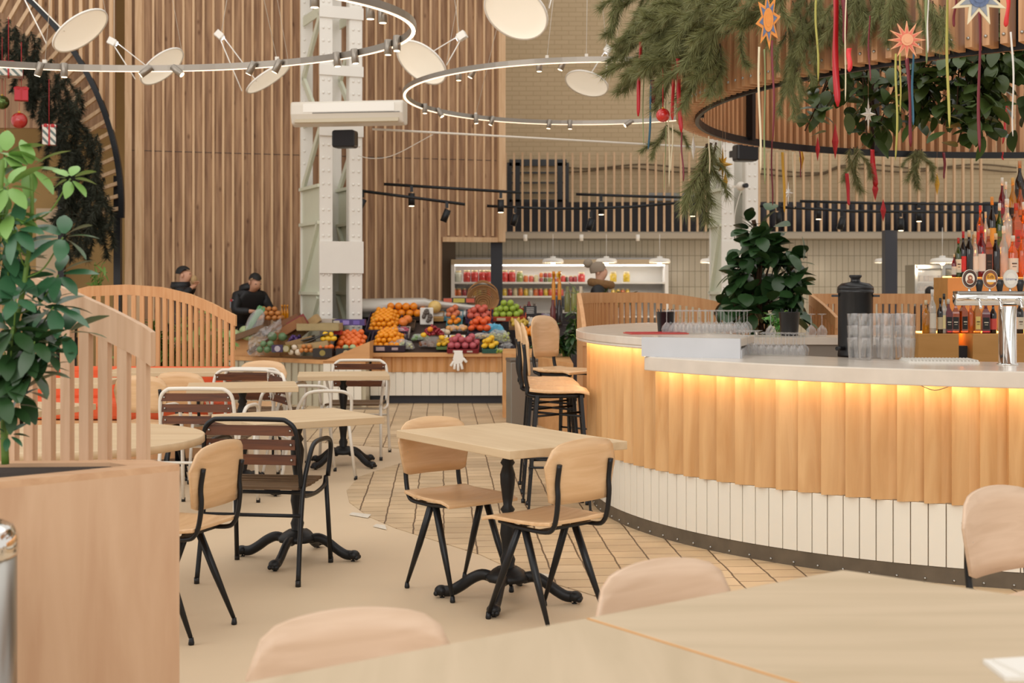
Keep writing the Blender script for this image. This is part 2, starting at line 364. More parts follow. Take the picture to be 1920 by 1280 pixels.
# slatted arch: steel band with timber rungs, and hanging battens over it
Ya = 17.3; ac = P(-300, 390, Ya); ar = 528*Ya/F
arch = thing('slatted_arch', (ac.x, Ya, ac.z), 0, 'curved timber arch edged with a black steel band at the left of the timber wall', 'arch')
m = MB(); N = 40
for i in range(N):
    a0, a1 = R(-2+i*80/N), R(-2+(i+1)*80/N)
    p = [V(ar*cos(a), 0, ar*sin(a)) for a in (a0, a1)]; m.bar(p[0], p[1], .07, .06, up=(0, 1, 0))
m.build('steel_band', M_black, arch)
m = MB()
for i in range(30):
    a = R(0+i*78/30); u = V(cos(a), 0, sin(a)); m.bar(u*(ar-.03)+V(0, .03, 0), u*(ar-.34)+V(.02, .06, -.06), .045, .06, up=(0, 1, 0))
m.build('rung_slats', M_oak, arch)
m = MB()
for px in range(0, 222, 19):
    xx = px-960; X = xx*Ya/F; dx = X-ac.x; zb = math.sqrt(max(0, ar*ar-dx*dx))+.02 if abs(dx) < ar else 0
    m.box((dx, .03, (zb+5)/2), (.045, .1, 5-zb))
m.build('batten', M_batten, arch)
m = MB(); m.box((ar-2.05, .55, 3.6), (3.6, .1, 5.0)); m.build('spandrel_board', M_wall_wood, arch)

# riveted columns
def column(name, loc, rz, h, label, w_=.53, dep=.85, face=None):
    t = thing(name, loc, rz, label, 'column'); z0 = 0
    mf = MB(); mw = MB(); mr = MB(); s = .165
    for x in (s/2, w_-s/2): mf.box((x, 0, h/2), (s, .03, h))
    mf.box((s/2-.0, dep, h/2), (s, .03, h)); mf.box((w_-s/2, dep, h/2), (s, .03, h))
    for x in (s*.98, w_-s*.98): mf.box((x, .06, h/2), (.02, .12, h))
    z = .35
    bats = [(.95, 1.42)]+([(1.0+k*1.0, 1.16+k*1.0) for k in range(2, 9)])
    bats = [(HC+(YH-512)*loc[1]/F, HC+(YH-452)*loc[1]/F), (3.35, 3.5), (3.5+.62, 3.5+.75), (4.85, 5.0), (5.7, 5.85)]
    for a, b in bats: mf.box((w_/2, -.025, (a+b)/2), (w_+.02, .03, b-a))
    # side web: plates low down, lattice above
    for x in (.03, w_-.03):
        mw.box((x, dep/2, 1.35), (.02, dep, 2.7)); 
        for z in (1.35, 2.25, 2.72): mw.box((x-.03, dep/2, z), (.05, dep, .04))
        for a, b in ((1.35, 2.25), (.4, 1.3)): mw.bar((x-.03, .05, b if x < .1 else a), (x-.03, dep-.05, a if x < .1 else b), .05, .05)
        z = 2.75; k = 0
        while z < h-.7:
            p, q = (.04, dep-.04) if k % 2 else (dep-.04, .04)
            mw.bar((x, p, z), (x, q, z+.72), .09, .04, up=(1, 0, 0)); z += .72; k += 1
        z = 3.6
        while z < h: mw.box((x, dep/2, z), (.02, dep-.1, .13)); z += 1.35
    z = .1
    while z < h:
        for x in (.045, .12, w_-.12, w_-.045): mr.ball((x, -.018, z), .017, 5, (1, .6, 1))
        mr.ball((.05, dep-.018, z), .016, 5, (1, .6, 1))
        z += .165
    mf.build('flange', M_column, t); mw.build('web_lattice', M_colgreen, t); mr.build('rivets', M_column, t); return t
c1 = P(599, 500, 16.9); column('riveted_column', (c1.x, 16.9, 0), R(24), 7.0, 'pale riveted steel lattice column rising behind the fruit stand', w_=.56, dep=.92)
c2 = P(1353, 500, 17.6); column('riveted_column', (c2.x, 17.6, 0), R(10), 7.0, 'white riveted steel column behind the large leafy tree', w_=.5, dep=.5)

# ================================================================== THE BAR
BC = V(3.22, 8.9, 0); BR = 2.66
ZT = 1.047; ZU = 1.153
def apol(r, d): return V(BC.x+r*cos(R(d)), BC.y+r*sin(R(d)), 0)
bar = thing('bar_counter', (0, 0, 0), 0, 'round island bar counter with pale marble top and scalloped wood front', 'bar')
def ring_prism(mb, r0, r1, d0, d1, z0, z1, n):
    o = [tuple(apol(r1, d0+(d1-d0)*i/n)[:2]) for i in range(n+1)]; i_ = [tuple(apol(r0, d1-(d1-d0)*i/n)[:2]) for i in range(n+1)]
    mb.prism(o+i_, z0, z1)
m = MB(); ring_prism(m, 1.98, BR+.10, 207.8, 335, ZT-.06, ZT, 90); ring_prism(m, BR+.10, BR+.13, 207.8, 335, ZT-.08, ZT, 90); m.build('marble_top', M_marble, bar, bevel=.006)
m = MB(); o = [tuple(apol(BR+.13, 140+(207.8-140)*i/30)[:2]) for i in range(31)]; inn = [tuple(apol(2.0, 207.8-(207.8-140)*i/30)[:2]) for i in range(31)]
m.prism(o+[(1.245, 7.37)]+inn, ZU-.048, ZU); ring_prism(m, BR+.10, BR+.13, 140, 207.8, ZU-.065, ZU-.048, 40); m.build('raised_marble_top', M_marble, bar, bevel=.006)
m = MB(); a_ = apol(BR+.13, 207.8); b_ = V(1.26, 7.36, 0); c_ = apol(2.05, 207)
m.bar(a_+V(-.012, -.012, (ZT+ZU)/2+.002), b_+V(.0, -.012, (ZT+ZU)/2+.002), .02, ZU-ZT+.004); m.bar(b_+V(0, 0, (ZT+ZU-.06)/2), c_+V(0, 0, (ZT+ZU-.06)/2), .02, ZU-.06-ZT)
m.build('marble_upstand', mat('cool_marble', '#C4C6CA', rough=.2, noise=.08, nscale=6), bar)
pitch = R(2.72)
def flutes(d0, d1, zb, zt, r):
    pts = []; a = R(d0)
    while a < R(d1):
        for f, dr in ((0, .0), (.06, .052), (.30, .036), (.65, .012)): 
            rr = r+dr; pts.append((BC.x+rr*cos(a+f*pitch), BC.y+rr*sin(a+f*pitch)))
        a += pitch
    n = len(pts); vs = [(x, y, zb) for x, y in pts]+[(x, y, zt) for x, y in pts]
    bt = [(BC.x+(r-.06)*cos(R(d0)+(a-R(d0))*i/(n-1)), BC.y+(r-.06)*sin(R(d0)+(a-R(d0))*i/(n-1))) for i in range(n)]
    vs += [(x, y, zb) for x, y in bt]
    mb = MB(); mb.add(vs, [(i, i+1, n+i+1, n+i) for i in range(n-1)]+[(2*n+i, 2*n+i+1, i+1, i) for i in range(n-1)]); return mb
flutes(140, 207.5, .392, ZU-.049, BR+.005).build('fluted_panels', M_bar, bar)
flutes(207.8, 335, .392, ZT-.061, BR+.005).build('fluted_front', M_bar, bar)
m = MB(); ring_prism(m, BR-.10, BR-.06, 140, 335, .39, ZT-.08, 60); ring_prism(m, BR-.1, BR-.06, 140, 207, .39, ZU-.07, 60); m.build('carcass', M_bar, bar)
m = MB(); d0 = 150.0
while d0 < 330: ring_prism(m, BR-.02, BR+.022, d0+.06, d0+1.76-.0, .084, .39, 2); d0 += 1.8
m.build('base_tiles', M_tile, bar, bevel=.002)
m = MB(); ring_prism(m, BR-.06, BR+.012, 140, 335, .08, .395, 100); m.build('tile_grout', M_grout, bar)
m = MB(); ring_prism(m, BR-.06, BR+.02, 140, 335, 0, .082, 100); m.build('stone_skirting', M_kick, bar)
m = MB(); d0 = 165
while d0 < 330: q = apol(BR+.021, d0); m.ball((q.x, q.y, .022), .007, 5); d0 += 2.9
m.build('skirting_screws', M_steel, bar)
m = MB(); ring_prism(m, BR+.07, BR+.097, 208.5, 335, ZT-.066, ZT-.0605, 90); ring_prism(m, BR+.07, BR+.097, 150, 206.5, ZU-.054, ZU-.0485, 50); m.build('light_strip', M_barled, bar)
# a length of the strip's wire hanging below the top
m = MB(); m.tube(bez([apol(BR+.09, 243)+V(0, 0, ZT-.078), apol(BR+.1, 244.5)+V(0, 0, ZT-.1), apol(BR+.09, 246)+V(0, 0, ZT-.078)], 6), .002, 5); m.build('loose_wire', M_blk, bar)

# ================================================================== TABLES
def ped_base(t, h, s=1.0):
    """turned cast-iron pedestal with four clawed feet"""
    m = MB(); prof = [(.045, .10), (.05, .13), (.03, .16), (.036, .19), (.024, .22), (.027, .26), (.036, .31), (.030, .37), (.022, .40), (.034, .42), (.02, .44), (.026, .48), (.034, .54), (.036, .58), (.024, .62), (.034, .635), (.02, .66), (.03, .69), (.034, h-.045)]
    m.lathe(prof, n=16); m.build('pole', M_iron, t)
    m = MB(); m.lathe([(.10, .095), (.105, .115), (.085, .13), (.075, .14), (.05, .155)], n=12); m.build('hub', M_iron, t); m = MB(); m.box((0, 0, h-.042), (.24, .24, .008)); m.build('mounting_plate', M_iron, t)
    for k in range(4):
        a = PI/4+k*PI/2; u = V(cos(a), sin(a), 0)
        m = MB(); p = [u*.07+V(0, 0, .105), u*.12+V(0, 0, .115), u*.17+V(0, 0, .095), u*.22+V(0, 0, .06), u*.265+V(0, 0, .035), u*.30+V(0, 0, .03)]
        m.tube(bez(p, 4), .02, 8, radii=None, flat=1.3)
        m.ball(tuple(u*.315+V(0, 0, .033)), .032, 8, (1, 1, .8))
        for j in range(3): m.ball(tuple(u*.335+V(-u.y, u.x, 0)*(j-1)*.018+V(0, 0, .022)), .013, 6)
        m.lathe([(.012, 0), (.012, .004), (.004, .006), (.004, .02)], tuple(u*.31), n=8)
        m.build('leg', M_iron, t)
def table(loc, rz, a, b, h, label, mt=None, group=None, th=.037, base=True):
    t = thing('bistro_table', loc, rz, label, 'table', group)
    m = MB(); m.box((0, 0, h-th/2), (a, b, th)); m.build('tabletop', mt or M_top, t, bevel=.003)
    if base: ped_base(t, h)
    return t
T1 = table((-.02, 6.14, 0), R(124), .97, .63, .76, 'square-edged wooden bistro table between the two black-framed chairs beside the bar')
T2 = table((-1.14, 7.08, 0), R(33), .72, .62, .76, 'wooden bistro table the empty black armchair is pushed up to')
T3 = table((-1.89, 9.35, 0), R(12), .75, .55, .755, 'small wooden table beyond the white-framed armchair')
T4 = table((-1.36, 10.75, 0), R(8), .72, .56, .74, 'wooden bistro table nearest the white tiled fruit stand')
# long table and others in the sofa booth
def plain_table(loc, rz, a, b, h, label):
    t = thing('wooden_table', loc, rz, label, 'table')
    m = MB(); m.box((0, 0, h-.018), (a, b, .036)); m.build('tabletop', M_top, t, bevel=.003)
    m = MB(); m.lathe([(.035, .02), (.035, h-.036)], n=12); m.build('pole', M_black, t)
    m = MB(); m.lathe([(.22, 0), (.22, .012), (.04, .02)], n=20); m.build('base', M_black, t); return t
plain_table((-2.72, 10.9, 0), R(2), 1.12, .6, .76, 'long wooden table in front of the orange sofa')
plain_table((-3.2, 9.6, 0), R(4), .62, .6, .765, 'wooden table seen behind the slats of the near booth screen')
plain_table((-2.85, 7.75, 0), R(-20), .62, .55, .75, 'pale wooden table between the round table and the booth screen')
t = thing('round_table', (-2.02, 6.1, 0), 0, 'large round wooden table behind the foreground planter', 'table')
m = MB(); m.lathe([(.59, .722), (.60, .727), (.60, .757), (.595, .76)], n=64); m.build('tabletop', M_top, t)
m = MB(); m.lathe([(.04, .02), (.04, .722)], n=14); m.build('pole', M_black, t); m = MB(); m.lathe([(.3, 0), (.3, .015), (.05, .03)], n=30); m.build('base', M_black, t)
# foreground tables
def poly_table(pts, label, legs, mt=M_top):
    c = sum((V(x, y, 0) for x, y in pts), V(0, 0, 0))/len(pts)
    t = thing('dining_table', c, 0, label, 'table'); m = MB(); m.prism([(x-c.x, y-c.y) for x, y in pts], .722, .76); m.build('tabletop', mt, t, bevel=.003)
    for x, y in legs:
        m = MB(); m.box((x-c.x, y-c.y, .36), (.05, .05, .72)); m.build('leg', M_black, t)
    return t
sx, sy = .155, 2.77; ud = V(.81, .586, 0); vd = V(.6, -.8, 0)
q = lambda a, b: (sx+ud.x*a+vd.x*b, sy+ud.y*a+vd.y*b)
poly_table([q(-.004, 0), q(-.004, .95), q(-1.2, .95), q(-1.2, 0)], 'near wooden table at the lower left of the seam, blurred', [q(-.1, .1), q(-.1, .85), q(-1.1, .85), q(-1.1, .1)], wood('near_table_wood', '#B4A184', '#C2AE92', 'y', .8, .5, stretch=9))
poly_table([q(.004, 0), q(.80, 0), (1.17, 2.935), (1.66, 2.62), q(1.5, 1.1), q(.004, .95)], 'near wooden table to the right of the seam, blurred', [q(.1, .1), q(.1, .85), q(1.2, .85), (.86, 3.02)], M_oakx if False else wood('near_table_wood2', '#B4A184', '#C2AE92', 'x', .8, .5, stretch=9))
tb = bpy.data.objects['tabletop']
m = MB(); pa, pb = q(.0, -.0), q(.0, .95); m.bar((pa[0]+.002, pa[1], .7405), (pb[0]+.002, pb[1], .7405), .007, .037); tag(m.build('edge_banding', mat('orange_edging', '#C98A3C', rough=.5)), 'orange-brown wooden edge strip in the seam between the two near tables', 'edge strip')

# ================================================================== CHAIRS
def shell(w_, h_, th, curve, n=10, r=.06, topr=None, mz=0):
    """curved plywood back shell, local: x across, z up, faces +y (front)"""
    topr = topr or r; pts = []
    def corner(cx, cz, rx, a0): return [(cx+rx*cos(a0+i*PI/2/6), cz+rx*sin(a0+i*PI/2/6)) for i in range(7)]
    out = corner(w_/2-topr, h_-topr, topr, 0)+corner(-w_/2+topr, h_-topr, topr, PI/2)+corner(-w_/2*.93+r*.5, r*.5, r*.5, PI)+corner(w_/2*.93-r*.5, r*.5, r*.5, 1.5*PI)
    m = MB(); cols = 14; xs = [-w_/2+w_*i/cols for i in range(cols+1)]
    def span(x):
        zs = []
        N = len(out)
        for i in range(N):
            (x0, z0), (x1, z1) = out[i], out[(i+1) % N]
            if (x0-x)*(x1-x) <= 0 and abs(x1-x0) > 1e-9: zs.append(z0+(z1-z0)*(x-x0)/(x1-x0))
        return (min(zs), max(zs)) if zs else (h_/2, h_/2)
    def top_bulge(x, z): return z+(.035*(1-(2*x/w_)**2) if z > h_*.5 else 0)
    vs = []; rows = 6
    for s in (0, 1):
        for x in xs:
            xx = max(-w_/2+1e-4, min(w_/2-1e-4, x)); a, b = span(xx); b = top_bulge(xx, b)
            for j in range(rows+1):
                z = a+(b-a)*j/rows; y = curve*((2*xx/w_)**2)-.10*(z-0)*.9+(th if s else 0)
                vs.append((xx, y, z))
    C = cols+1; Rr = rows+1; o2 = C*Rr; fs = []
    for i in range(cols):
        for j in range(rows):
            a = i*Rr+j; fs.append((a, a+Rr, a+Rr+1, a+1)); fs.append((o2+a, o2+a+1, o2+a+Rr+1, o2+a+Rr))
    for i in range(cols):
        a = i*Rr; fs.append((a, o2+a, o2+a+Rr, a+Rr)); a += rows; fs.append((a, a+Rr, o2+a+Rr, o2+a))
    for i in (0, cols):
        for j in range(rows): a = i*Rr+j; fs.append((a, a+1, o2+a+1, o2+a) if i == 0 else (a, o2+a, o2+a+1, a+1))
    m.add(vs, fs, True); return m
def seat_mb(w_, d_, z, th=.016):
    m = MB(); out = rrect(w_, d_, .05, 5); n = 12; vs = []; fs = []
    G = 12
    for s in (0, 1):
        for i in range(G+1):
            for j in range(G+1):
                u, v = -1+2*i/G, -1+2*j/G; x = u*w_/2*(1-.10*(v < 0)*(-v)); y = v*d_/2
                zz = z-.018*max(0, 1-(u*u+v*v))-.03*max(0, v-.75)*2+.02*max(0, -v-.6)+(th if s else 0); vs.append((x, y, zz))
    g = G+1; o = g*g
    for i in range(G):
        for j in range(G): a = i*g+j; fs += [(a, a+1, a+g+1, a+g), (o+a, o+a+g, o+a+g+1, o+a+1)]
    for k in range(G):
        fs += [(k*g, (k+1)*g, o+(k+1)*g, o+k*g), (k*g+G, o+k*g+G, o+(k+1)*g+G, (k+1)*g+G), (k, o+k, o+k+1, k+1), (G*g+k, G*g+k+1, o+G*g+k+1, o+G*g+k)]
    m.add(vs, fs, True); return m
def school_chair(label, ply, sh=.45, legh=None, group=None):
    """plywood chair on a black compass-leg frame, facing local +y"""
    t = thing('school_chair', (0, 0, 0), 0, label, 'chair', group)
    seat_mb(.40, .40, sh-.005).build('seat', ply, t, bevel=.003)
    b = shell(.42, .235, .012, .03, topr=.075, r=.09).build('backrest', ply, t); b.location = (0, -.225, sh+.09)
    for s in (-1, 1):
        x = s*.155
        m = MB(); m.tube(bez([(x, -.235, sh+.26), (x, -.222, sh+.18), (x, -.225, sh+.12), (x, -.215, sh+.04), (x, -.195, sh-.01), (x, -.15, sh-.03), (x, 0, sh-.03), (x, .13, sh-.018)], 5), .0125, 8, flat=.8)
        m.build('side_rail', M_black, t)
        for e in (-1, 1):
            m = MB(); m.tube([(x*.95, e*.02, sh-.035), (x*1.02, e*.10, sh*.5), (x*1.1, e*.185, .03)], .014, 8, radii=[.017, .016, .009]); lg = m.build('leg', M_black, t)
            m = MB(); m.lathe([(.011, 0), (.013, .006), (.009, .03)], (x*1.1, e*.188, 0), n=8); m.build('foot_cap', M_black, lg)
    m = MB()
    m.bar((-.155, .02, sh-.028), (.155, .02, sh-.028), .02, .01); m.bar((-.155, -.12, sh-.028), (.155, -.12, sh-.028), .02, .01); m.build('cross_rail', M_black, t)
    m = MB()
    for s in (-1, 1): m.ball((s*.155, -.213, sh+.20), .007, 6)
    m.build('bolts', M_steel, t)
    return t
SC = school_chair('plywood chair at the bistro table, its back half hidden behind the tabletop corner', M_ply)
def put(o, x, y, deg): o.location = (x, y, 0); o.rotation_euler = (0, 0, R(deg-90))
put(SC, -.253, 6.35, -52)
def chair(x, y, deg, label, group=None, src=SC): c = dup(src, (x, y, 0), R(deg-90), label, group); return c
SP = None
chair(.15, 5.78, 133, 'plywood chair with its back to the viewer at the near side of the bistro table')
chair(-1.42, 5.60, 162, 'plywood chair seen from behind at the round table, beside the planter')
def replace_ply(root, a, b):
    for c in [k for k in bpy.data.objects if k.parent == root and k.name.split('.')[0] in ('seat', 'backrest')]:
        c.data = c.data.copy(); c.data.materials[0] = b
pale = chair(-.24, 2.42, -70, 'blurred pale plywood chair at the far side of the left near table'); replace_ply(pale, M_ply, M_plyp)
for x, y, dg, lb in ((.475, 2.92, -55, 'blurred pale plywood chair back rising beyond the seam of the near tables'), (1.68, 4.07, -54, 'pale plywood chair turned sideways in front of the tiled bar base'),):
    chair(x, y, dg, lb, src=pale)
for x, y, dg, lb in ((-2.62, 9.75, 80, 'light plywood chair with its back against the near slatted booth screen'), (-2.42, 10.15, 75, 'plywood chair with a black bracket in its back, at the long sofa table'),
                     (-2.13, 11.15, -92, 'yellowish plywood chair between the sofa and the low fruit stand panel'), (-3.32, 8.9, 85, 'yellow plywood chair half hidden by the leafy plant and slats')):
    chair(x, y, dg, lb)

def slat_chair(label, mfr, msl, msl2, arms=True, wd=.5):
    """tubular terrace armchair with slatted back and seat, facing +y"""
    t = thing('slatted_armchair', (0, 0, 0), 0, label, 'chair')
    w2 = wd/2; r = .0125
    m = MB(); m.tube(bez([(-w2+.01, -.20, .46), (-w2+.01, -.235, .60), (-w2+.02, -.26, .74), (-w2+.06, -.268, .79), (-w2+.12, -.27, .80), (w2-.12, -.27, .80), (w2-.06, -.268, .79), (w2-.02, -.26, .74), (w2-.01, -.235, .60), (w2-.01, -.20, .46)], 6), r, 8); m.build('back_hoop', mfr, t)
    for z in (.745, .675, .60):
        m = MB(); M = Matrix.Rotation(R(-8), 3, 'X'); m.box((0, -.215-.22*(z-.46)*.7, z), (wd-.05, .012, .05), M); m.build('back_slat', msl, t)
    for k in range(7):
        y = -.18+k*.062; m = MB(); m.box((0, y, .452+.004*math.cos(k)), (wd-.05, .045, .014)); m.build('seat_slat', msl2, t)
    for s in (-1, 1):
        m = MB(); x = s*w2
        m.tube(bez([(x, -.20, .46), (x, -.18, .42), (x, 0, .405), (x, .16, .42), (x*.98, .215, .46)], 5), .011, 8); m.build('seat_rail', mfr, t)
        m = MB(); m.tube(bez([(x*1.02, -.30, .01), (x*1.0, -.25, .25), (x, -.2, .46), (x*1.06, -.15, .60), (x*1.08, -.08, .665), (x*1.08, .08, .67), (x*1.08, .19, .655), (x*1.06, .235, .60), (x, .235, .46)], 5) if arms else [(x, -.3, 0.01), (x, -.2, .46)], r, 8); m.build('arm', mfr, t)
        m = MB(); m.tube([(x*.98, .215, .46), (x*1.02, .27, .02)], r, 8); lg = m.build('leg', mfr, t)
        m = MB(); m.lathe([(.014, 0), (.014, .03)], (x*1.02, .272, 0), n=8); m.lathe([(.014, 0), (.014, .03)], (x*1.02, -.30, 0), n=8); m.build('rubber_foot', M_blk, lg)
    m = MB(); m.tube([(-w2, -.24, .33), (w2, -.24, .33)], .009, 8); m.tube([(-w2, 0, .405), (w2, 0, .405)], .01, 8); m.build('stretcher', mfr, t)
    m = MB()
    for z in (.745, .675, .60):
        for s in (-1, 1):
            for dy in (-.009, .009): m.ball((s*(w2-.045), -.215-.22*(z-.46)*.7+dy, z), .007, 5)
    m.build('bolts', M_steel, t); return t
BA = slat_chair('black-framed terrace armchair with dark slats, empty, seen from behind', M_black, M_slat, M_slatg); put(BA, -1.24, 6.75, 82)
WA = slat_chair('white-framed slatted armchair directly behind the black one', M_white, M_slat, M_slatg); put(WA, -1.97, 8.66, 86)
for x, y, dg, lb in ((-2.08, 9.98, 265, 'white-framed slatted armchair facing the small table from its far side'), (-1.52, 10.06, 25, 'white-framed armchair turned away, left of the table by the fruit stand'),
                     (-1.98, 10.68, 80, 'white-framed armchair farthest back, in front of the yellowish plywood chair'), (-1.33, 11.32, 268, 'white-framed armchair between the bistro table and the white tiled stand')):
    dup(WA, (x, y, 0), R(dg-90), lb)
# bar stools
def stool(label):
    t = thing('bar_stool', (0, 0, 0), 0, label, 'stool'); sh = .775
    seat_mb(.38, .38, sh-.005, .02).build('seat', M_ply, t, bevel=.003)
    b = shell(.36, .30, .012, .03, topr=.09, r=.09).build('backrest', M_ply, t); b.location = (0, -.215, sh+.10)
    for s in (-1, 1):
        x = s*.13
        m = MB(); m.tube(bez([(x, -.225, sh+.30), (x, -.212, sh+.2), (x, -.215, sh+.1), (x, -.20, sh+.02), (x, -.17, sh-.025), (x, .16, sh-.025)], 5), .014, 8); m.build('side_rail', M_black, t)
        for e in (-1, 1):
            m = MB(); m.bar((s*.14, e*.14, sh-.02), (s*.185, e*.195, .03), .03, .022, taper=.7); lg = m.build('leg', M_black, t)
            m = MB(); m.lathe([(.014, 0), (.014, .03)], (s*.186, e*.196, 0), n=8); m.build('foot_cap', M_black, lg)
    m = MB()
    for a, b_, z in (((-1, -1), (1, -1), .25), ((-1, 1), (1, 1), .25), ((-1, -1), (-1, 1), .3), ((1, -1), (1, 1), .3), ((-1, -1), (1, 1), .62), ((1, -1), (-1, 1), .62)):
        f = .18 if z < .5 else .15; m.tube([(a[0]*f, a[1]*f*1.03, z), (b_[0]*f, b_[1]*f*1.03, z)], .008, 6)
    m.build('footrest', M_black, t); return t
ST = stool('bar stool nearest the camera in the row at the bar end'); put(ST, .30, 8.6, 0)
for x, y, dg, lb in ((.27, 9.06, 0, 'middle bar stool of the row beside the bar'), (.26, 9.5, 2, 'farthest bar stool of the row beside the bar'), (.42, 10.6, -40, 'bar stool standing apart, turned towards the viewer, before the planter of greenery')):
    dup(ST, (x, y, 0), R(dg-90), lb)

# ================================================================== SLATTED BOOTH SCREENS
def screen(name, path, top, zb, band, slot, label, mt, th=.035, sw=.6):
    """path: plan points; top(s) -> height for s in 0..1; slats with a solid curved band on top"""
    pts = [Vector(p) for p in path]; seg = [(pts[i+1]-pts[i]).length for i in range(len(pts)-1)]; tot = sum(seg)
    def at(s):
        d = s*tot
        for i, l in enumerate(seg):
            if d <= l+1e-6: 
                u = (pts[i+1]-pts[i]).normalized(); return pts[i]+u*d, u
            d -= l
        return pts[-1], (pts[-1]-pts[-2]).normalized()
    t = thing(name, pts[0], 0, label, 'screen'); n = max(2, round(tot/slot)); o = pts[0]
    ms = MB(); mbd = MB(); half = .5*sw*slot/tot
    for i in range(n):
        c = (i+.5)/n; 
        for lo, hi, z0, mb in ((c-.5*sw/n, c+.5*sw/n, zb, ms),):
            p, u = at(c); nn = V(-u.y, u.x, 0); wv = u*sw*slot/2
            za = top(c)-band*.5
            vs = [p-o+a*wv+b*nn*(th/2-.001) for a in (-1, 1) for b in (-1, 1)]
            mb.add([v+V(0, 0, z0) for v in vs]+[v+V(0, 0, za) for v in vs], [(0, 2, 3, 1), (4, 5, 7, 6), (0, 1, 5, 4), (2, 6, 7, 3), (0, 4, 6, 2), (1, 3, 7, 5)])
    N = n*2; rows = []
    for i in range(N+1):
        s = i/N; p, u = at(min(1, s)); nn = V(-u.y, u.x, 0)*th/2; z1 = top(s); z0 = max(zb, z1-band); rows.append([p-o-nn+V(0, 0, z0), p-o+nn+V(0, 0, z0), p-o+nn+V(0, 0, z1), p-o-nn+V(0, 0, z1)])
    vs = [v for r_ in rows for v in r_]; fs = []
    for i in range(N):
        for k in range(4): a = i*4+k; b = i*4+(k+1) % 4; fs.append((a, b, b+4, a+4))
    fs += [(0, 3, 2, 1), (N*4, N*4+1, N*4+2, N*4+3)]
    mbd.add(vs, fs); ms.build('slats', mt, t); mbd.build('top_band', mt, t); return t
M_scr = wood('screen_oak', '#BE9A7A', '#D2B294', 'z', 1.4, .5); M_scr2 = wood('screen_oak_warm', '#C08A58', '#D0A070', 'z', 1.4, .5)
# near-left booth screen behind the planter
a_ = P(287, 600, 4.32); b_ = P(-60, 600, 4.55)
def topn(s):
    px = 287-347*s; ys = [(287, 622), (275, 612), (240, 593), (205, 575), (185, 566), (140, 545), (90, 526), (50, 514), (0, 505), (-60, 500)]
    for (x0, y0), (x1, y1) in zip(ys, ys[1:]):
        if x1 <= px <= x0: y = y0+(y1-y0)*(px-x0)/(x1-x0); break
    else: y = 622 if px > 287 else 500
    return HC+(YH-y)*4.35/F
screen('booth_screen', [(a_.x, a_.y, 0), (b_.x, b_.y, 0)], topn, .60, .11, .0735, 'tall slatted wooden booth screen with sloping top behind the foreground planter', M_scr, th=.028, sw=.50)
# middle-left screen above the sofa
def topm(s):
    ys = [(0, 562), (.05, 550), (.18, 536), (.35, 533), (.52, 538), (.7, 551), (.85, 568), (1.0, 590)]
    for (x0, y0), (x1, y1) in zip(ys, ys[1:]):
        if x0 <= s <= x1: return HC+(YH-(y0+(y1-y0)*(s-x0)/(x1-x0)))*11.9/F
    return 1.2
a_ = P(112, 600, 12.3); b_ = P(270, 600, 12.1); c_ = P(438, 600, 11.6)
pth = bez([V(a_.x, 12.0, 0), V(b_.x, 12.25, 0), V(c_.x, 11.7, 0)], 6)
screen('booth_screen', pth, topm, .55, .095, .0775, 'curved slatted wooden screen behind the orange sofa', M_scr2, th=.022, sw=.52)
# booths beyond the bar
def topb(s):
    if s < .12: return 1.0+ (1.37-1.0)*math.sin(s/.12*PI/2)
    if s < .62: return 1.385
    return 1.385-.26*((s-.62)/.38)**1.8
a_ = V(.60, 11.1, 0)
pth = bez([V(.60, 11.0, 0), V(.60, 11.9, 0), V(.78, 12.7, 0), V(1.15, 13.0, 0), V(1.8, 13.0, 0), V(2.5, 12.95, 0)], 7)
def topb2(s):
    y = 548 if s < .66 else 548+44*((s-.66)/.34)**1.8
    if s < .25: return 1.05+.33*math.sin(min(1, s/.22)*PI/2)
    return HC+(YH-y)*13.0/F
screen('booth_screen', pth, topb2, .1, .10, .062, 'curved slatted wooden booth screen between the bar and the jar fridge', M_scr2)
pth = bez([V(2.95, 12.1, 0), V(2.84, 12.6, 0), V(2.95, 12.95, 0), V(3.3, 13.05, 0), V(4.3, 13.0, 0)], 7)
screen('booth_screen', pth, lambda s: 1.16+.21*math.sin(min(1, s/.3)*PI/2), .1, .10, .062, 'slatted wooden booth screen right of the leafy tree, behind the black urn', M_scr2)
# orange sofa
t = thing('sofa', (-3.35, 11.28, 0), R(-3), 'orange upholstered booth sofa under the curved slatted screen', 'sofa')
m = MB(); m.box((.02, .42, .57), (1.75, .12, .34)); m.build('backrest', M_orange, t, bevel=.03)
m = MB(); m.box((.02, .12, .40), (1.75, .55, .14)); m.build('seat', M_orange, t, bevel=.03)
m = MB(); m.box((.02, .12, .16), (1.72, .5, .32)); m.build('base', M_scr2, t)
m = MB(); m.box((-.45, .30, .58), (.5, .12, .30), Matrix.Rotation(R(-12), 3, 'X')); tag(m.build('cushion', M_orange, None, bevel=.05, loc=(-3.35, 11.4, 0)), 'orange cushion leaning on the left of the sofa backrest', 'cushion')
m = MB(); m.box((.3, .30, .58), (.5, .12, .28), Matrix.Rotation(R(-14), 3, 'X')); tag(m.build('cushion', M_orange, None, bevel=.05, loc=(-3.35, 11.4, 0)), 'orange cushion leaning on the middle of the sofa backrest', 'cushion')

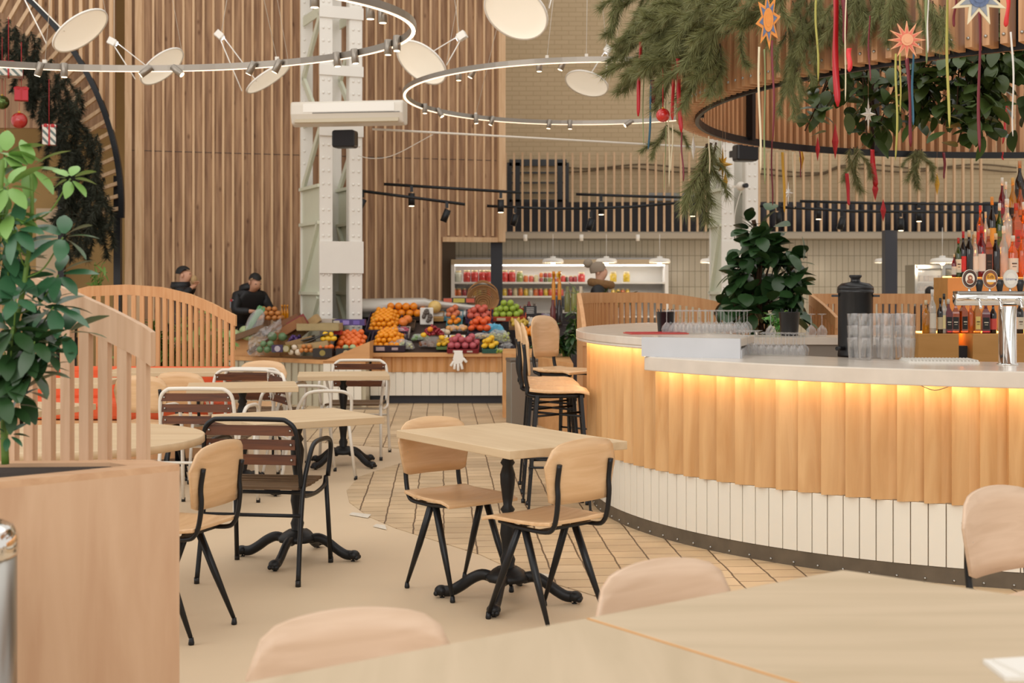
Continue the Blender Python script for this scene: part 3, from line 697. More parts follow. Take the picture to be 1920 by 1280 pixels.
# foreground planter
t = thing('wooden_planter', (-1.35, 3.95, 0), 0, 'tall wooden planter box with soil in the left foreground', 'planter')
FR, BR_, BL, FL = (-1.015, 4.07), (-1.13, 4.17), (-1.95, 4.12), (-1.62, 3.53)
L0 = lambda p: (p[0]+1.35, p[1]-3.95)
zt = .905
def inset(p, f): c = (-1.45, 3.98); return (p[0]+(c[0]-p[0])*f, p[1]+(c[1]-p[1])*f)
m = MB(); m.prism([L0(p) for p in (FL, FR, BR_, BL)], 0, zt-.02); m.build('body', M_plyp and wood('planter_ply', '#C09A7A', '#D0AE8E', 'z', .9, .5, stretch=7), t)
m = MB(); P4 = (FL, FR, BR_, BL); inn = [inset(p, .34) for p in P4]
for i in range(4):
    j = (i+1) % 4; m.prism([L0(P4[i]), L0(P4[j]), L0(inn[j]), L0(inn[i])], zt-.02, zt)
m.build('rim', wood('planter_rim', '#BE9470', '#CFA884', 'x', 1, .5), t)
m = MB(); m.prism([L0(p) for p in inn], zt-.0199, zt-.012); m.build('soil', M_soil, t)
# steel bin cut by the left edge
t = thing('steel_bin', (-1.315, 3.2, 0), 0, 'rounded brushed steel bin at the left edge in front of the planter', 'bin')
m = MB(); m.lathe([(.115, .0), (.12, .02), (.12, .80)], n=32); m.build('body', M_steel, t)
m = MB(); m.lathe([(.122, .80), (.124, .81), (.124, .845), (.112, .872), (.08, .885), (0, .887)], n=32); m.build('lid', M_chrome, t)
# planter by the stools + grey bin
t = thing('wooden_planter', (0, 0, 0), 0, 'low wooden planter box full of greenery behind the bar stools', 'planter')
a_ = fl(942, 783); b_ = V(.62, 13.2, 0)
m = MB(); zt2 = HC+(YH-664)*14.3/F
m.prism([(a_.x, a_.y), (.20, 14.1), (.58, 12.6), (.60, 13.9), (.45, 15.6), (a_.x, 15.6)], 0, zt2); m.build('body', wood('warm_ply', '#C08A54', '#D09C66', 'x', .9, .45, stretch=6), t, bevel=.004)
t2 = thing('steel_bin', (fl(983, 792).x, 13.95, 0), R(10), 'square grey steel bin standing against the planter by the stools', 'bin')
m = MB(); m.box((0, 0, .33), (.34, .3, .66)); m.build('body', mat('bin_grey', '#8C8880', rough=.4, metal=.6), t2, bevel=.01)
m = MB(); m.box((0, 0, .675), (.35, .31, .03)); m.build('lid', mat('bin_lid', '#6E6A64', rough=.4, metal=.6), t2, bevel=.006)

# ================================================================== RING LIGHTS
def ring_light(c, r, ta, tb_, label, spots, wires):
    u = V(1, 0, math.tan(tb_)).normalized(); v = V(0, 1, math.tan(ta)); v = (v-u*v.dot(u)).normalized(); nrm = u.cross(v)
    t = thing('ring_light', c, 0, label, 'light'); N = 96
    def at(a, rr, dz): return u*rr*cos(a)+v*rr*sin(a)+nrm*dz
    def band(r0, r1, z0, z1):
        mb = MB(); vs = []; fs = []
        for i in range(N):
            a = 2*PI*i/N; vs += [at(a, r0, z0), at(a, r1, z0), at(a, r1, z1), at(a, r0, z1)]
        for i in range(N):
            j = (i+1) % N
            for k in range(4): fs.append((i*4+k, i*4+(k+1) % 4, j*4+(k+1) % 4, j*4+k))
        mb.add(vs, fs, False); return mb
    band(r-.02, r+.02, 0, .048).build('profile', M_ringm, t); band(r-.014, r+.014, -.004, -.0005).build('light_strip', M_led, t)
    C = Vector(c)
    def nearest(px, py):
        best = None
        for i in range(720):
            p = C+at(2*PI*i/720, r, 0); e = (960+F*p.x/p.y-px)**2+(YH-F*(p.z-HC)/p.y-py)**2
            if best is None or e < best[0]: best = (e, 2*PI*i/720)
        return best[1]
    for k, (px, py, tx, ty) in enumerate(spots):
        a = nearest(px, py); s = thing('spotlight', (0, 0, 0), 0, None, None); s.parent = t; s.location = at(a, r-.045, .0)
        M = frame(V(tx, ty, 1)); mb = MB(); mb.lathe([(.026, -.06), (.028, -.058), (.028, .045), (.024, .05)], (0, 0, 0), n=14, M=M); mb.tube([(0, 0, .0), tuple(at(a, r, .02)-at(a, r-.045, 0))], .006, 6); mb.build('housing', M_ringm, s)
        mb = MB(); mb.lathe([(.022, -.0605), (.022, -.0625)], (0, 0, 0), n=14, M=M); mb.build('lens', M_lens, s)
    mb = MB()
    for px, py in wires:
        a = nearest(px, py); p = at(a, r, .05); mb.tube([p, p*.35+V(0, 0, 3.2)], .0025, 4)
        mb.box(p+V(0, 0, .01), (.03, .03, .03))
    mb.build('suspension_wire', M_white, t)
    return t
ring_light((-2.655, 8.813, 3.159-.05), 2.0, .04, .022, 'large circular track light at the upper left in front of the riveted column',
    [(72, 130, .3, 0), (120, 136, 0, 0), (278, 138, 1.2, .3), (333, 136, -1.2, .3), (478, 130, .5, 0), (528, 124, .5, 0), (640, 108, -.1, 0), (673, 100, -.1, 0), (735, 80, 0, 0), (750, 70, 0, .1), (730, 22, 0, 0), (708, 15, 0, 0), (598, 1, 0, 0)],
    [(85, 130), (520, 125), (700, 12)])
ring_light((.857, 14.233, 3.504-.05), 2.0, -.023, .002, 'smaller circular track light in front of the pale brick wall',
    [(790, 203, 0, 0), (818, 210, -.6, .2), (888, 226, -.1, 0), (918, 229, .4, 0), (1027, 234, .15, 0), (1068, 233, 0, 0), (1180, 228, 1.4, .2), (854, 140, 0, 0), (882, 134, .5, 0), (1008, 118, 0, 0), (1054, 118, .4, 0), (1195, 120, 0, 0)],
    [(892, 225), (1027, 118), (1100, 118)])
# reflector disc lamps
def disc_lamp(cx, cy, mj, mn, al, ex, ey, label, wire=(0, 0)):
    Y = .6*F/mj; c = P(cx, cy, Y); t = thing('disc_lamp', c, 0, label, 'lamp', 'white reflector disc lamps')
    vw = -c.normalized()+V(0, 0, 0); vw = (V(0, 0, HC)-c).normalized(); right = V(1, 0, 0); right = (right-vw*right.dot(vw)).normalized(); upv = vw.cross(right); upv = upv if upv.z > 0 else -upv
    a = R(al); maj = right*cos(a)+upv*sin(a); dn = right*sin(a)-upv*cos(a)
    if dn.dot(upv) > 0: dn = -dn
    ct = mn/mj; n = (vw*ct+dn*math.sqrt(1-ct*ct)).normalized(); M = frame(-n)
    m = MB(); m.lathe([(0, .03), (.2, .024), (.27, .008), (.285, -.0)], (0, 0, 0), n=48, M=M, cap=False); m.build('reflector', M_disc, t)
    m = MB(); m.lathe([(.285, -.004), (.30, -.006), (.30, .012), (.285, .02), (.2, .036), (0, .042)], (0, 0, 0), n=48, M=M, cap=False); m.build('rim', M_lampw, t)
    e = P(ex, ey, Y-.1)-c; dirn = (e).normalized()
    m = MB(); d1 = -e.normalized(); Me = frame(d1); m.lathe([(.035, -.05), (.035, .03), (.03, .035)], tuple(e), n=16, M=Me)
    hs = t
    for k in range(7): 
        ax = Me @ V(1, 0, 0); m.box(tuple(e-d1*.03+ax*(k-3)*.013), (.003, .075, .085), Me)
    hd = m.build('heat_sink', M_lampw, t)
    m = MB(); m.lathe([(.024, .0355), (.024, .037)], tuple(e), n=16, M=Me); m.build('emitter', mat('emitter', '#FFFFFF', emis=12, ecol='#F6F2FF'), t)
    side = maj; m = MB()
    for s in (-1, 1):
        rim = maj*(.29*s*.35)+n*.0+(-dn)*.0+((e-n*e.dot(n)).normalized())*.27
        m.tube([tuple(e+maj*s*.02), tuple(rim-n*.01)], .006, 6)
    m.build('arm', M_lampw, t)
    m = MB(); m.tube([tuple(e), tuple(e+V(wire[0], .0, 3))], .004, 5); q_ = maj*.29; m.tube([tuple(q_), tuple(q_+V(-.5 if al > 0 else .5, 0, 2.8))], .002, 4); m.build('suspension_wire', M_white, t)
    return t
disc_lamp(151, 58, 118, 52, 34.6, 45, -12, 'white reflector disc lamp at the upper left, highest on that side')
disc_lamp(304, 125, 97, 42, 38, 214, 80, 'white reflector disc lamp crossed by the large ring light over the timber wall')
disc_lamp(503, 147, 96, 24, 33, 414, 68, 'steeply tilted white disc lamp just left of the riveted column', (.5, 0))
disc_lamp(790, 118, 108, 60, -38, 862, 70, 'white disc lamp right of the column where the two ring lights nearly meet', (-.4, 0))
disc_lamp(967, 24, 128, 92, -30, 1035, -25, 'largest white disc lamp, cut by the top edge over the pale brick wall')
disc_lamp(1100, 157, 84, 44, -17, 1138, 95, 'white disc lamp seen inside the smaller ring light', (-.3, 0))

# air conditioner, loudspeakers, camera
t = thing('air_conditioner', P(655, 212, 15.8), R(-8), 'long white air conditioner unit mounted on the riveted column', 'air conditioner')
prof = [(-.12, .13), (.12, .13), (.15, .10), (.15, -.02), (.10, -.13), (.02, -.16), (-.12, -.14)]
m = MB(); M = Matrix(((0, 0, 1), (-1, 0, 0), (0, 1, 0))); m.prism(prof, -.68, .68, M=M); m.build('body', M_white, t, bevel=.02)
m = MB(); m.box((.03, -.153, .05), (1.1, .006, .10)); m.build('panel', M_lampw, t); m = MB(); m.box((.12, -.155, -.012), (1.05, .006, .006)); m.build('panel_seam', M_black, t)
m = MB(); m.box((0, -.13, -.10), (1.25, .02, .06), Matrix.Rotation(R(-35), 3, 'X')); m.build('louvre', mat('beige_louvre', '#BEB199', rough=.4), t)
m = MB(); m.box((0, .16, .13), (.5, .12, .03)); m.build('bracket', M_white, t)
def speaker(px, py, Y, label, rz):
    t = thing('loudspeaker', P(px, py, Y), R(rz), label, 'loudspeaker')
    m = MB(); m.box((0, 0, 0), (.28, .2, .21)); m.build('cabinet', M_blk, t, bevel=.03); m = MB(); m.box((.01, -.103, 0), (.25, .008, .18)); m.build('grille', mat('speaker_mesh', '#1E1C1E', rough=.9), t, bevel=.003)
    m = MB(); m.box((-.1, .14, 0), (.05, .16, .08)); m.build('wall_bracket', M_blk, t)
speaker(647, 261, 15.9, 'black loudspeaker under the air conditioner on the riveted column', -10)
speaker(1397, 287, 16.6, 'black loudspeaker on the white column beneath the garland ring', 12)
t = thing('security_camera', P(1389, 349, 17.3), 0, 'small white dome camera between the flanges of the right column', 'camera')
m = MB(); m.ball((0, 0, 0), .06, 12); m.box((0, .08, 0), (.2, .02, .03)); m.build('dome', M_white, t); m = MB(); m.lathe([(.03, 0), (.03, .06)], (.03, -.08, 0), n=14, M=frame(V(.4, -1, 0))); m.build('lens', M_blk, t)
m = MB(); m.tube(bez([P(1390, 357, 17.4)+V(0, 0, 0), P(1384, 375, 17.4), P(1377, 410, 17.4), P(1380, 455, 17.4)], 5), .006, 5); tag(m.build('white_cable', M_white), 'thin white cable hanging from the dome camera', 'cable')
m = MB(); m.tube([P(698, 242, 15.9), P(1330, 277, 17.2)], .014, 6); tag(m.build('tie_rod', M_white), 'long thin white tie rod between the two columns', 'rod')
m = MB(); m.tube(bez([P(672, 292, 16.8), P(700, 297, 16.5), P(740, 290, 16.3), P(812, 252, 16.2)], 6), .005, 5); tag(m.build('white_cable', M_white), 'slack white cable looping from the column to the tie rod', 'cable')
# black lighting tracks with spots
def track(pts, Y, label, spots):
    c = P(*pts[0], Y); t = thing('lighting_track', c, 0, label, 'track light'); m = MB(); w_ = [P(x, y, Y)-c for x, y in pts]; m.tube(w_, .022, 6); m.build('rail', M_black, t)
    for x, y, tx in spots:
        p = P(x, y, Y)-c; m = MB(); M = frame(V(tx, 0, 1)); m.lathe([(.045, -.13), (.045, .04)], tuple(p+V(0, -.03, -.13)), n=12, M=M); m.box(tuple(p+V(0, 0, -.03)), (.04, .04, .08)); s = m.build('spotlight', M_black, t)
        if abs(tx) < .1: m = MB(); m.lathe([(.035, -.131), (.035, -.135)], tuple(p+V(0, -.03, -.13)), n=12, M=M); m.build('lens', M_lens, s)
track([(720, 345), (975, 361)], 18.0, 'upper black lighting track in front of the timber wall', [(772, 350, 0), (939, 362, 0)])
track([(672, 357), (872, 383)], 17.6, 'lower black lighting track in front of the timber wall', [(680, 360, .5), (838, 380, .4)])
track([(913, 386), (1028, 391), (1092, 391)], 19.0, 'short black track crossing from the timber wall to the balcony slats', [(966, 390, .3)])
track([(1080, 364), (1200, 368), (1320, 371)], 19.0, 'upper black track before the balcony slats left of the white column', [(1127, 368, 0), (1298, 371, 0)])
track([(1090, 391), (1180, 388), (1310, 377)], 18.6, 'lower black track before the balcony slats left of the white column', [(1108, 398, .3)])
track([(1425, 386), (1600, 396), (1845, 398)], 18.5, 'lower black track before the balcony slats right of the white column', [(1459, 386, 0), (1578, 396, .3), (1688, 397, 0)])
track([(1500, 377), (1640, 381), (1870, 383)], 19.2, 'upper black track before the balcony slats right of the white column', [(1534, 377, 0), (1722, 381, 0)])
# pendants
def pendant(px, py, Y, label):
    c = P(px, py, Y); t = thing('pendant_lamp', c, 0, label, 'lamp', 'white enamel pendant lamps')
    m = MB(); m.lathe([(.172, -.03), (.176, -.02), (.172, .01), (.15, .035), (.06, .048), (.045, .05), (.045, .075), (.01, .078)], n=32, cap=False); m.build('shade', M_lampw, t)
    m = MB(); m.ball((0, 0, -.02), .04, 8); m.build('bulb', mat('warm_bulb', '#FFE2B0', emis=9, ecol='#FFD9A0'), t); m = MB(); m.tube([(0, 0, .07), (0, 0, zl-c.z-.05)], .004, 5); m.build('cord', M_lampw, t)
    l = bpy.data.lights.new('pendant_glow', 'POINT'); l.energy = 9; l.color = (1, .82, .6); l.shadow_soft_size = .05; lo = bpy.data.objects.new('pendant_glow', l); col.objects.link(lo); lo.location = c+V(0, 0, -.1)
for px, lb in ((1037, 'white pendant lamp leftmost over the jar fridge'), (1137, 'white pendant lamp above the person in the fur-collared coat'), (1237, 'white pendant lamp over the empty right end of the jar fridge'),
               (1333, 'white pendant lamp mostly hidden behind the right column'), (1660, 'white pendant lamp behind the dark square post'), (1767, 'white pendant lamp near the bottle pyramid, by the second fridge')):
    pendant(px, 489, 22.0 if px < 1700 else 19.5, lb)
for px in (985, 1090, 1196): 
    m = MB(); q_ = P(px, 445, 23.3); m.lathe([(.035, -.06), (.035, .05)], tuple(q_), n=10); tag(m.build('ceiling_spot', M_lampw), 'small white cylinder spot under the balcony ledge, '+{985: 'nearest the timber wall', 1090: 'between the first two pendant cords', 1196: 'before the third pendant cord'}[px], 'light')
q_ = P(1668, 440, 18.6); m = MB(); m.box((q_.x, 18.6, q_.z/2), (.17, .17, q_.z+.12)); tag(m.build('steel_post', M_dkblue), 'thick slate-grey square post right of the black urn', 'post')

# ================================================================== HANGING SLATTED RING
RC = V(3.98, 8.17, 0); RR = 2.85; RZh = HC+1.16*.95
t = thing('hanging_slat_ring', (RC.x, RC.y, RZh), 0, 'huge ring of vertical timber slats hanging over the bar on black steel hoops', 'canopy')
m = MB(); n = 236
for i in range(n):
    a = 2*PI*i/n; 
    if -1.2 < a < 0.1 or a > 5.2 : continue
    u = V(cos(a), sin(a), 0); m.box(tuple(u*(RR+.045)+V(0, 0, .52)), (.115, .032, 1.12), RZ(a))
m.build('slats', wood('ring_slat', '#A87850', '#C99B70', 'z', 1.3, .5), t)
for z, rr in ((-.03, RR-.03), (1.0, RR-.03)):
    m = MB(); N = 120; vs = []; fs = []
    for i in range(N):
        a = 2*PI*i/N; u = V(cos(a), sin(a), 0); vs += [u*(rr-.012)+V(0, 0, z-.025), u*(rr+.012)+V(0, 0, z-.025), u*(rr+.012)+V(0, 0, z+.025), u*(rr-.012)+V(0, 0, z+.025)]
    for i in range(N):
        for k in range(4): j = (i+1) % N; fs.append((i*4+k, i*4+(k+1) % 4, j*4+(k+1) % 4, j*4+k))
    m.add(vs, fs); m.build('steel_hoop', M_black, t)
m = MB()
for i in range(n):
    a = 2*PI*i/n
    if PI*.95 < a < 1.75*PI: u = V(cos(a), sin(a), 0); m.ball(tuple(u*(RR+.104)+V(0, 0, .0)), .008, 5)
m.build('bolts', M_steel, t)
for k in range(8):
    a = R(82+k*30); u = V(cos(a), sin(a), 0); m = MB()
    m.box(tuple(u*(RR-.05)+V(0, 0, .5)), (.05, .05, 1.05), RZ(a)); m.build('steel_upright', M_black, t)
def RP(px, py, side):
    """point on the ring's cylinder wall seen at that pixel; side 'n' near, 'f' far"""
    k = (px-960)/F; A_ = 1+k*k; B2 = -2*(k*RC.x+RC.y); C_ = RC.x**2+RC.y**2-(RR+(.13 if side == 'n' else -.12))**2; D = B2*B2-4*A_*C_
    if D < 0: Y = -B2/2/A_
    else: Y = (-B2+(-1 if side == 'n' else 1)*math.sqrt(D))/2/A_
    return P(px, py, Y), Y

# ================================================================== GREENERY
def sprig_mesh(L, nn, nl, seed, mat_n, w_=.0036, spread=50):
    """pine branch: curved twig with dense needles, grows along -z from the origin"""
    rnd = random.Random(seed); m = MB(); p0 = V(0, 0, 0); pts = [V(.10*L*sin(i*.5+seed), .08*L*cos(i*.7+seed)-.08*L*cos(seed), -L*i/8) for i in range(9)]
    m.cur = 1; m.tube(pts, .004, 5, radii=[.006*(1-i/10) for i in range(9)]); m.cur = 0
    for i in range(nn):
        s = rnd.random()**.8*8; k = min(7, int(s)); p = pts[k].lerp(pts[k+1], s-k); d = (pts[k+1]-pts[k]).normalized()
        a = rnd.random()*2*PI; sp = R(spread*rnd.uniform(.4, 1.2)); M = frame(d); dr = M @ V(sin(sp)*cos(a), sin(sp)*sin(a), cos(sp)); l = nl*rnd.uniform(.6, 1.15)
        side = dr.cross(V(rnd.random()-.5, rnd.random()-.5, rnd.random()-.5)).normalized()*w_/2; e = p+dr*l+V(0, 0, -.01*l/nl)
        m.add([p-side, p+side, e], [(0, 1, 2)])
    me = m.build('sprig_tmp', [mat_n, M_bark]); d = me.data; bpy.data.objects.remove(me); return d
SPR = [sprig_mesh(.34, 520, .085, s, M_needle) for s in (1, 2, 3, 4)]
SPRD = [sprig_mesh(.75, 520, .12, s, M_needled, w_=.012, spread=70) for s in (5, 6, 7)]
def hangdir(M_dir):
    z = -Vector(M_dir).normalized(); return frame(z).to_4x4()
def garland(name, loc, label, items, meshes, scl):
    t = thing(name, loc, 0, label, 'garland')
    for i, (p, d) in enumerate(items[:110]):
        me = meshes[i % len(meshes)]; o = bpy.data.objects.new('pine_branch', me); col.objects.link(o); o.parent = t
        s = scl*random.uniform(.8, 1.25); o.matrix_local = Matrix.Translation(p-Vector(loc)) @ hangdir(d) @ Matrix.Rotation(random.random()*6.28, 4, 'Z') @ Matrix.Scale(s, 4)
    return t
items = []
cl = [(1225, -15, 40, 9), (1285, 5, 40, 11), (1340, 5, 45, 11), (1290, 55, 40, 11), (1350, 65, 42, 10), (1235, 55, 32, 7), (1300, 105, 28, 7), (1245, 105, 18, 4), (1400, 20, 36, 7), (1440, -30, 40, 6), (1475, 0, 26, 5),
      (1300, 125, 22, 6), (1235, 110, 22, 5), (1340, 110, 26, 6), (1290, 85, 40, 8), (1420, -15, 30, 5), (1375, 90, 22, 4), (1210, 20, 30, 4)]
for x, y, rad, n_ in cl:
    for k in range(n_):
        a = random.random()*2*PI; rr = rad*math.sqrt(random.random()); px, py = x+rr*cos(a), y+rr*sin(a)*.8-12
        p, Y = RP(px, py, 'n'); p = p+V(-.05, -random.uniform(.05, .3), 0)
        items.append((p, V(random.uniform(-1.3, .1), random.uniform(-.5, .1), -random.uniform(.4, 1.0))))
garland('pine_garland', (1.4, 8.0, 3.6), 'thick olive-green pine garland with ribbons wrapped over the left of the hanging ring', items, SPR, .85)
items = []
for x, y, rad, n_ in ((1520, 0, 35, 12), (1580, -10, 30, 9), (1490, 60, 25, 10), (1495, 110, 14, 7), (1490, 150, 8, 4), (1640, -10, 34, 8), (1620, 5, 20, 4), (1700, -5, 30, 7), (1745, 20, 22, 5), (1560, 30, 20, 5)):
    for k in range(n_):
        p, Y = RP(x+random.uniform(-rad, rad), y-10+random.uniform(-rad, rad)*.6, 'n'); items.append((p+V(0, -random.uniform(0, .15), 0), V(random.uniform(-.3, .3), random.uniform(-.2, .1), -1)))
garland('pine_garland', (2.2, 6.2, 3.4), 'darker thinner pine garland continuing along the near rim of the hanging ring', items, SPR, .52)
items = []
for (x, y) in [(-20, 60), (10, 75), (35, 85), (60, 100), (80, 120), (95, 140), (60, 140), (115, 165), (90, 170), (125, 195), (140, 220), (105, 215), (150, 250), (125, 255), (165, 285), (140, 295), (175, 320), (150, 330), (185, 350), (165, 370), (190, 385), (160, 400), (140, 360), (150, 415), (180, 420), (195, 400)]:
    for k in range(4):
        items.append((P(x+random.uniform(-16, 16), y-28+random.uniform(-14, 14), 16.7+random.uniform(-.2, .25)), V(random.uniform(-.5, .4), random.uniform(-.4, .2), -1)))
garland('fir_garland', (-6, 16.9, 3.5), 'dark green fir garland following the slatted arch at the left', items, SPRD, .72)
# single sprigs and hanging bunches
def bunch(pts_dirs, label, loc):
    t = thing('pine_bunch', loc, 0, label, 'pine bunch')
    for i, (p, d, s) in enumerate(pts_dirs):
        o = bpy.data.objects.new('pine_branch', SPR[i % 4]); col.objects.link(o); o.parent = t; o.matrix_local = Matrix.Translation(p-Vector(loc)) @ hangdir(d) @ Matrix.Scale(s, 4)
for (x, y, sp, ln, lb) in ((1332, 268, 'f', [(-.25, 1.1), (.05, 1.0), (-.1, 1.3), (.2, .9), (.5, .6), (-.35, 1.2)], 'long drooping pine bunch beneath the left end of the ring, by the gold star'),
                           (1600, 276, 'f', [(-.2, .7), (.2, .9), (.5, .7), (0, .8)], 'small pine bunch hanging under the ring above a short red ribbon'),
                           (1722, 280, 'f', [(-.4, .7), (0, .8), (.4, .7), (-.15, .7), (.8, .5), (-.9, .5)], 'fan-shaped pine bunch hanging under the right part of the ring'),
                           (1250, 235, 'n', [(-.9, .6), (-.4, .6), (.9, .5)], 'short pine bunch sticking out below the red bauble'), (1195, 60, 'n', [(-.9, .7), (-.6, .8)], 'pine tip poking out to the left of the garland')):
    p, Y = RP(x, y, sp); p = P(x, y, Y); bunch([(p, V(dx, -.1, -1 if sp == 'f' or True else 0), s*1.15) for dx, s in ln], lb, p)

def leaf_mesh(L, W, m_, name='leaf_tmp', fold=.12, droop=.25, seg=5):
    mb = MB(); vs = []; fs = []
    for i in range(seg+1):
        s = i/seg; w_ = W/2*(sin(PI*min(1, s*.92+.06))**.75); z = -droop*L*s*s
        vs += [V(-w_, L*s, z+fold*w_), V(0, L*s, z), V(w_, L*s, z+fold*w_)]
    for i in range(seg):
        a = i*3; fs += [(a, a+1, a+4, a+3), (a+1, a+2, a+5, a+4)]
    return vs, fs
def foliage(name, parent, leaves, m_, origin):
    """leaves: list of (pos, dir, length, width)"""
    mb = MB()
    for p, d, L, W in leaves:
        vs, fs = leaf_mesh(L, W, m_); d = Vector(d).normalized(); up = V(0, 0, 1) if abs(d.z) < .95 else V(1, 0, 0); x = d.cross(up).normalized(); z = x.cross(d); M = Matrix((x, d, z)).transposed()
        M = M @ Matrix.Rotation(random.uniform(-.5, .5), 3, 'Y'); mb.add([M @ v+Vector(p)-Vector(origin) for v in vs], fs, True)
    return mb.build(name, m_, parent)
# leafy branches inside the ring
def leafy_branch(px, py, Y, w_, h_, n_, label, ls=.125):
    c = P(px, py, Y); t = thing('leafy_branch', c, 0, label, 'branch'); lv = []; m = MB()
    for k in range(7):
        e = c+V(random.uniform(-w_, w_), random.uniform(-.2, .2), -random.uniform(.3, 1)*h_); b0 = c+V(random.uniform(-.3, .3)*w_, 0, h_*.5); pts = bez([b0, (b0+e)/2+V(0, 0, .1*h_), e], 5); m.tube([q-c for q in pts], .005, 5)
        for q in range(n_//7):
            s = random.random(); p = b0.lerp(e, s**.7)+V(random.gauss(0, w_*.16), random.gauss(0, .08), random.gauss(0, h_*.12)); d = V(random.uniform(-1, 1), random.uniform(-1, .3), random.uniform(-1, .25)); lv.append((p, d, ls*random.uniform(.7, 1.2), ls*.62))
    m.build('twig', M_bark, t); foliage('leaves', t, lv, mat('ring_leaf', '#465A2A', rough=.4, noise=.4, nscale=7), c)
leafy_branch(1600, 130, 8.2, .35, .45, 180, 'dark glossy leafy branch in the ring behind the long red ribbon')
leafy_branch(1690, 160, 8.0, .24, .32, 130, 'leafy branch in the ring reaching down beside the white paper star')
leafy_branch(1800, 110, 7.8, .30, .42, 190, 'dense leafy branch in the ring right of the coral star')
leafy_branch(1885, 130, 7.8, .30, .45, 190, 'leafy branch in the ring at the right edge behind the long maroon ribbon')
leafy_branch(1660, 40, 9.0, .6, .3, 120, 'leafy branch glimpsed between the near ring slats')
leafy_branch(1860, 20, 8.0, .6, .3, 140, 'leafy branch glimpsed above, behind the patterned grey star')

# fiddle-leaf tree beyond the bar
c = P(1425, 520, 12.2); t = thing('fiddle_leaf_tree', (c.x, c.y, 0), 0, 'tall potted tree with big dark leathery leaves behind the bar', 'plant')
m = MB(); m.lathe([(.17, 0), (.21, .03), (.24, .45), (.22, .45), (.21, .4), (0, .4)], n=28); m.build('pot', mat('grey_pot', '#6E6A66', rough=.6), t)
m = MB(); b0 = V(0, 0, .4)
m.tube(bez([b0, (.03, 0, .9), (-.02, 0, 1.4), (.0, 0, 1.75), (-.06, 0, 2.05)], 6), .02, 8, radii=None); lv = []
brs = []
for px, py in ((1405, 480), (1450, 470), (1470, 520), (1385, 530), (1430, 540), (1478, 560), (1410, 440), (1440, 500), (1395, 500), (1420, 560), (1462, 585), (1400, 575), (1480, 500), (1425, 455), (1395, 590), (1440, 590), (1375, 560), (1490, 545)):
    e = P(px, py, 12.2)-V(c.x, c.y, 0)+V(0, random.uniform(-.3, .25), 0); m.tube(bez([(0, 0, max(.6, e.z-.45)), (e.x*.5, e.y*.5, e.z-.18), tuple(e)], 4), .008, 6); brs.append(e)
m.build('trunk', M_bark, t)
for e in brs:
    for k in range(19):
        d = V(random.uniform(-1, 1), random.uniform(-1, .6), random.uniform(-.9, .7)); lv.append((e+V(random.gauss(0, .05), random.gauss(0, .06), random.gauss(0, .09)), d, random.uniform(.15, .23), random.uniform(.11, .16)))
for px, py, dx in ((1390, 400, .1), (1385, 415, -1), (1420, 412, 1), (1395, 430, -.6), (1415, 428, .8), (1402, 395, 0)): 
    lv.append((P(1402, py+14, 12.2)-V(c.x, c.y, 0), V(dx, -.5, .5), .17, .10))
foliage('leaves', t, lv, M_leaf, (0, 0, 0))

# umbrella plant in the foreground planter
c = V(-1.62, 3.93, zt-.013); t = thing('umbrella_plant', c, 0, 'umbrella plant with fingered glossy leaves growing from the foreground planter', 'plant')
m = MB(); Yp = 3.95
stm = bez([P(10, 870, Yp), P(8, 760, Yp), P(22, 640, Yp), P(44, 540, Yp), P(58, 430, Yp), P(60, 360, Yp), P(57, 318, Yp)], 6); m.tube([q-c for q in stm], .008, 8, radii=[.012-.008*i/len(stm) for i in range(len(stm))])
s2 = bez([P(-10, 880, Yp), P(-18, 640, Yp), P(-5, 480, Yp), P(0, 380, Yp-.05), P(5, 300, Yp-.05)], 6); m.tube([q-c for q in s2], .007, 8)
wh = [(57, 315, 1, .105), (118, 445, 0, .10), (8, 290, 1, .10), (132, 335, 1, .07), (100, 575, 0, .105), (75, 575, 0, .09), (125, 625, 0, .11), (20, 400, 1, .10), (-5, 420, 1, .1), (10, 470, 0, .10), (35, 480, 0, .10), (15, 510, 0, .11), (25, 620, 2, .10), (45, 660, 2, .10), (10, 660, 2, .11),
      (60, 700, 2, .10), (20, 700, 2, .11), (40, 735, 2, .10), (0, 740, 2, .11), (65, 640, 2, .09), (90, 130+530, 2, .07), (15, 350, 1, .09), (-5, 340, 1, .09), (30, 430, 0, .09), (5, 580, 0, .1), (30, 560, 0, .08), (15, 815, 0, .045), (110, 515, 0, .09), (50, 625, 2, .1), (20, 760, 2, .08), (55, 790-100, 2, .09)]
groups = {0: [], 1: [], 2: []}
for px, py, g, ls in wh:
    e = P(px, py, Yp+random.uniform(-.10, .08)); bs = min(stm[8:]+s2[8:], key=lambda q_: abs(q_.z-(e.z-.12))+abs(q_.x-e.x)*.4); m.tube([q_-c for q_ in bez([bs, (bs+e)/2+V(0, 0, -.03), e], 4)], .0025, 5)
    n_ = random.choice((7, 8, 8)); ax = V(random.uniform(-.3, .4), -.8, random.uniform(.4, 1.0)).normalized(); M = frame(ax)
    for k in range(n_):
        a = 2*PI*k/n_+random.uniform(-.15, .15); d = M @ V(cos(a), sin(a), random.uniform(-.05, .3)); groups[g].append((e+d*.015, d, ls*random.uniform(.85, 1.1), ls*.47))
m.build('stem', M_stem, t)
foliage('leaf_whorls', t, groups[0]+[], M_leaf2, c); foliage('young_leaves', t, groups[1], M_leaf3, c); foliage('lower_leaves', t, groups[2], M_leaf, c)
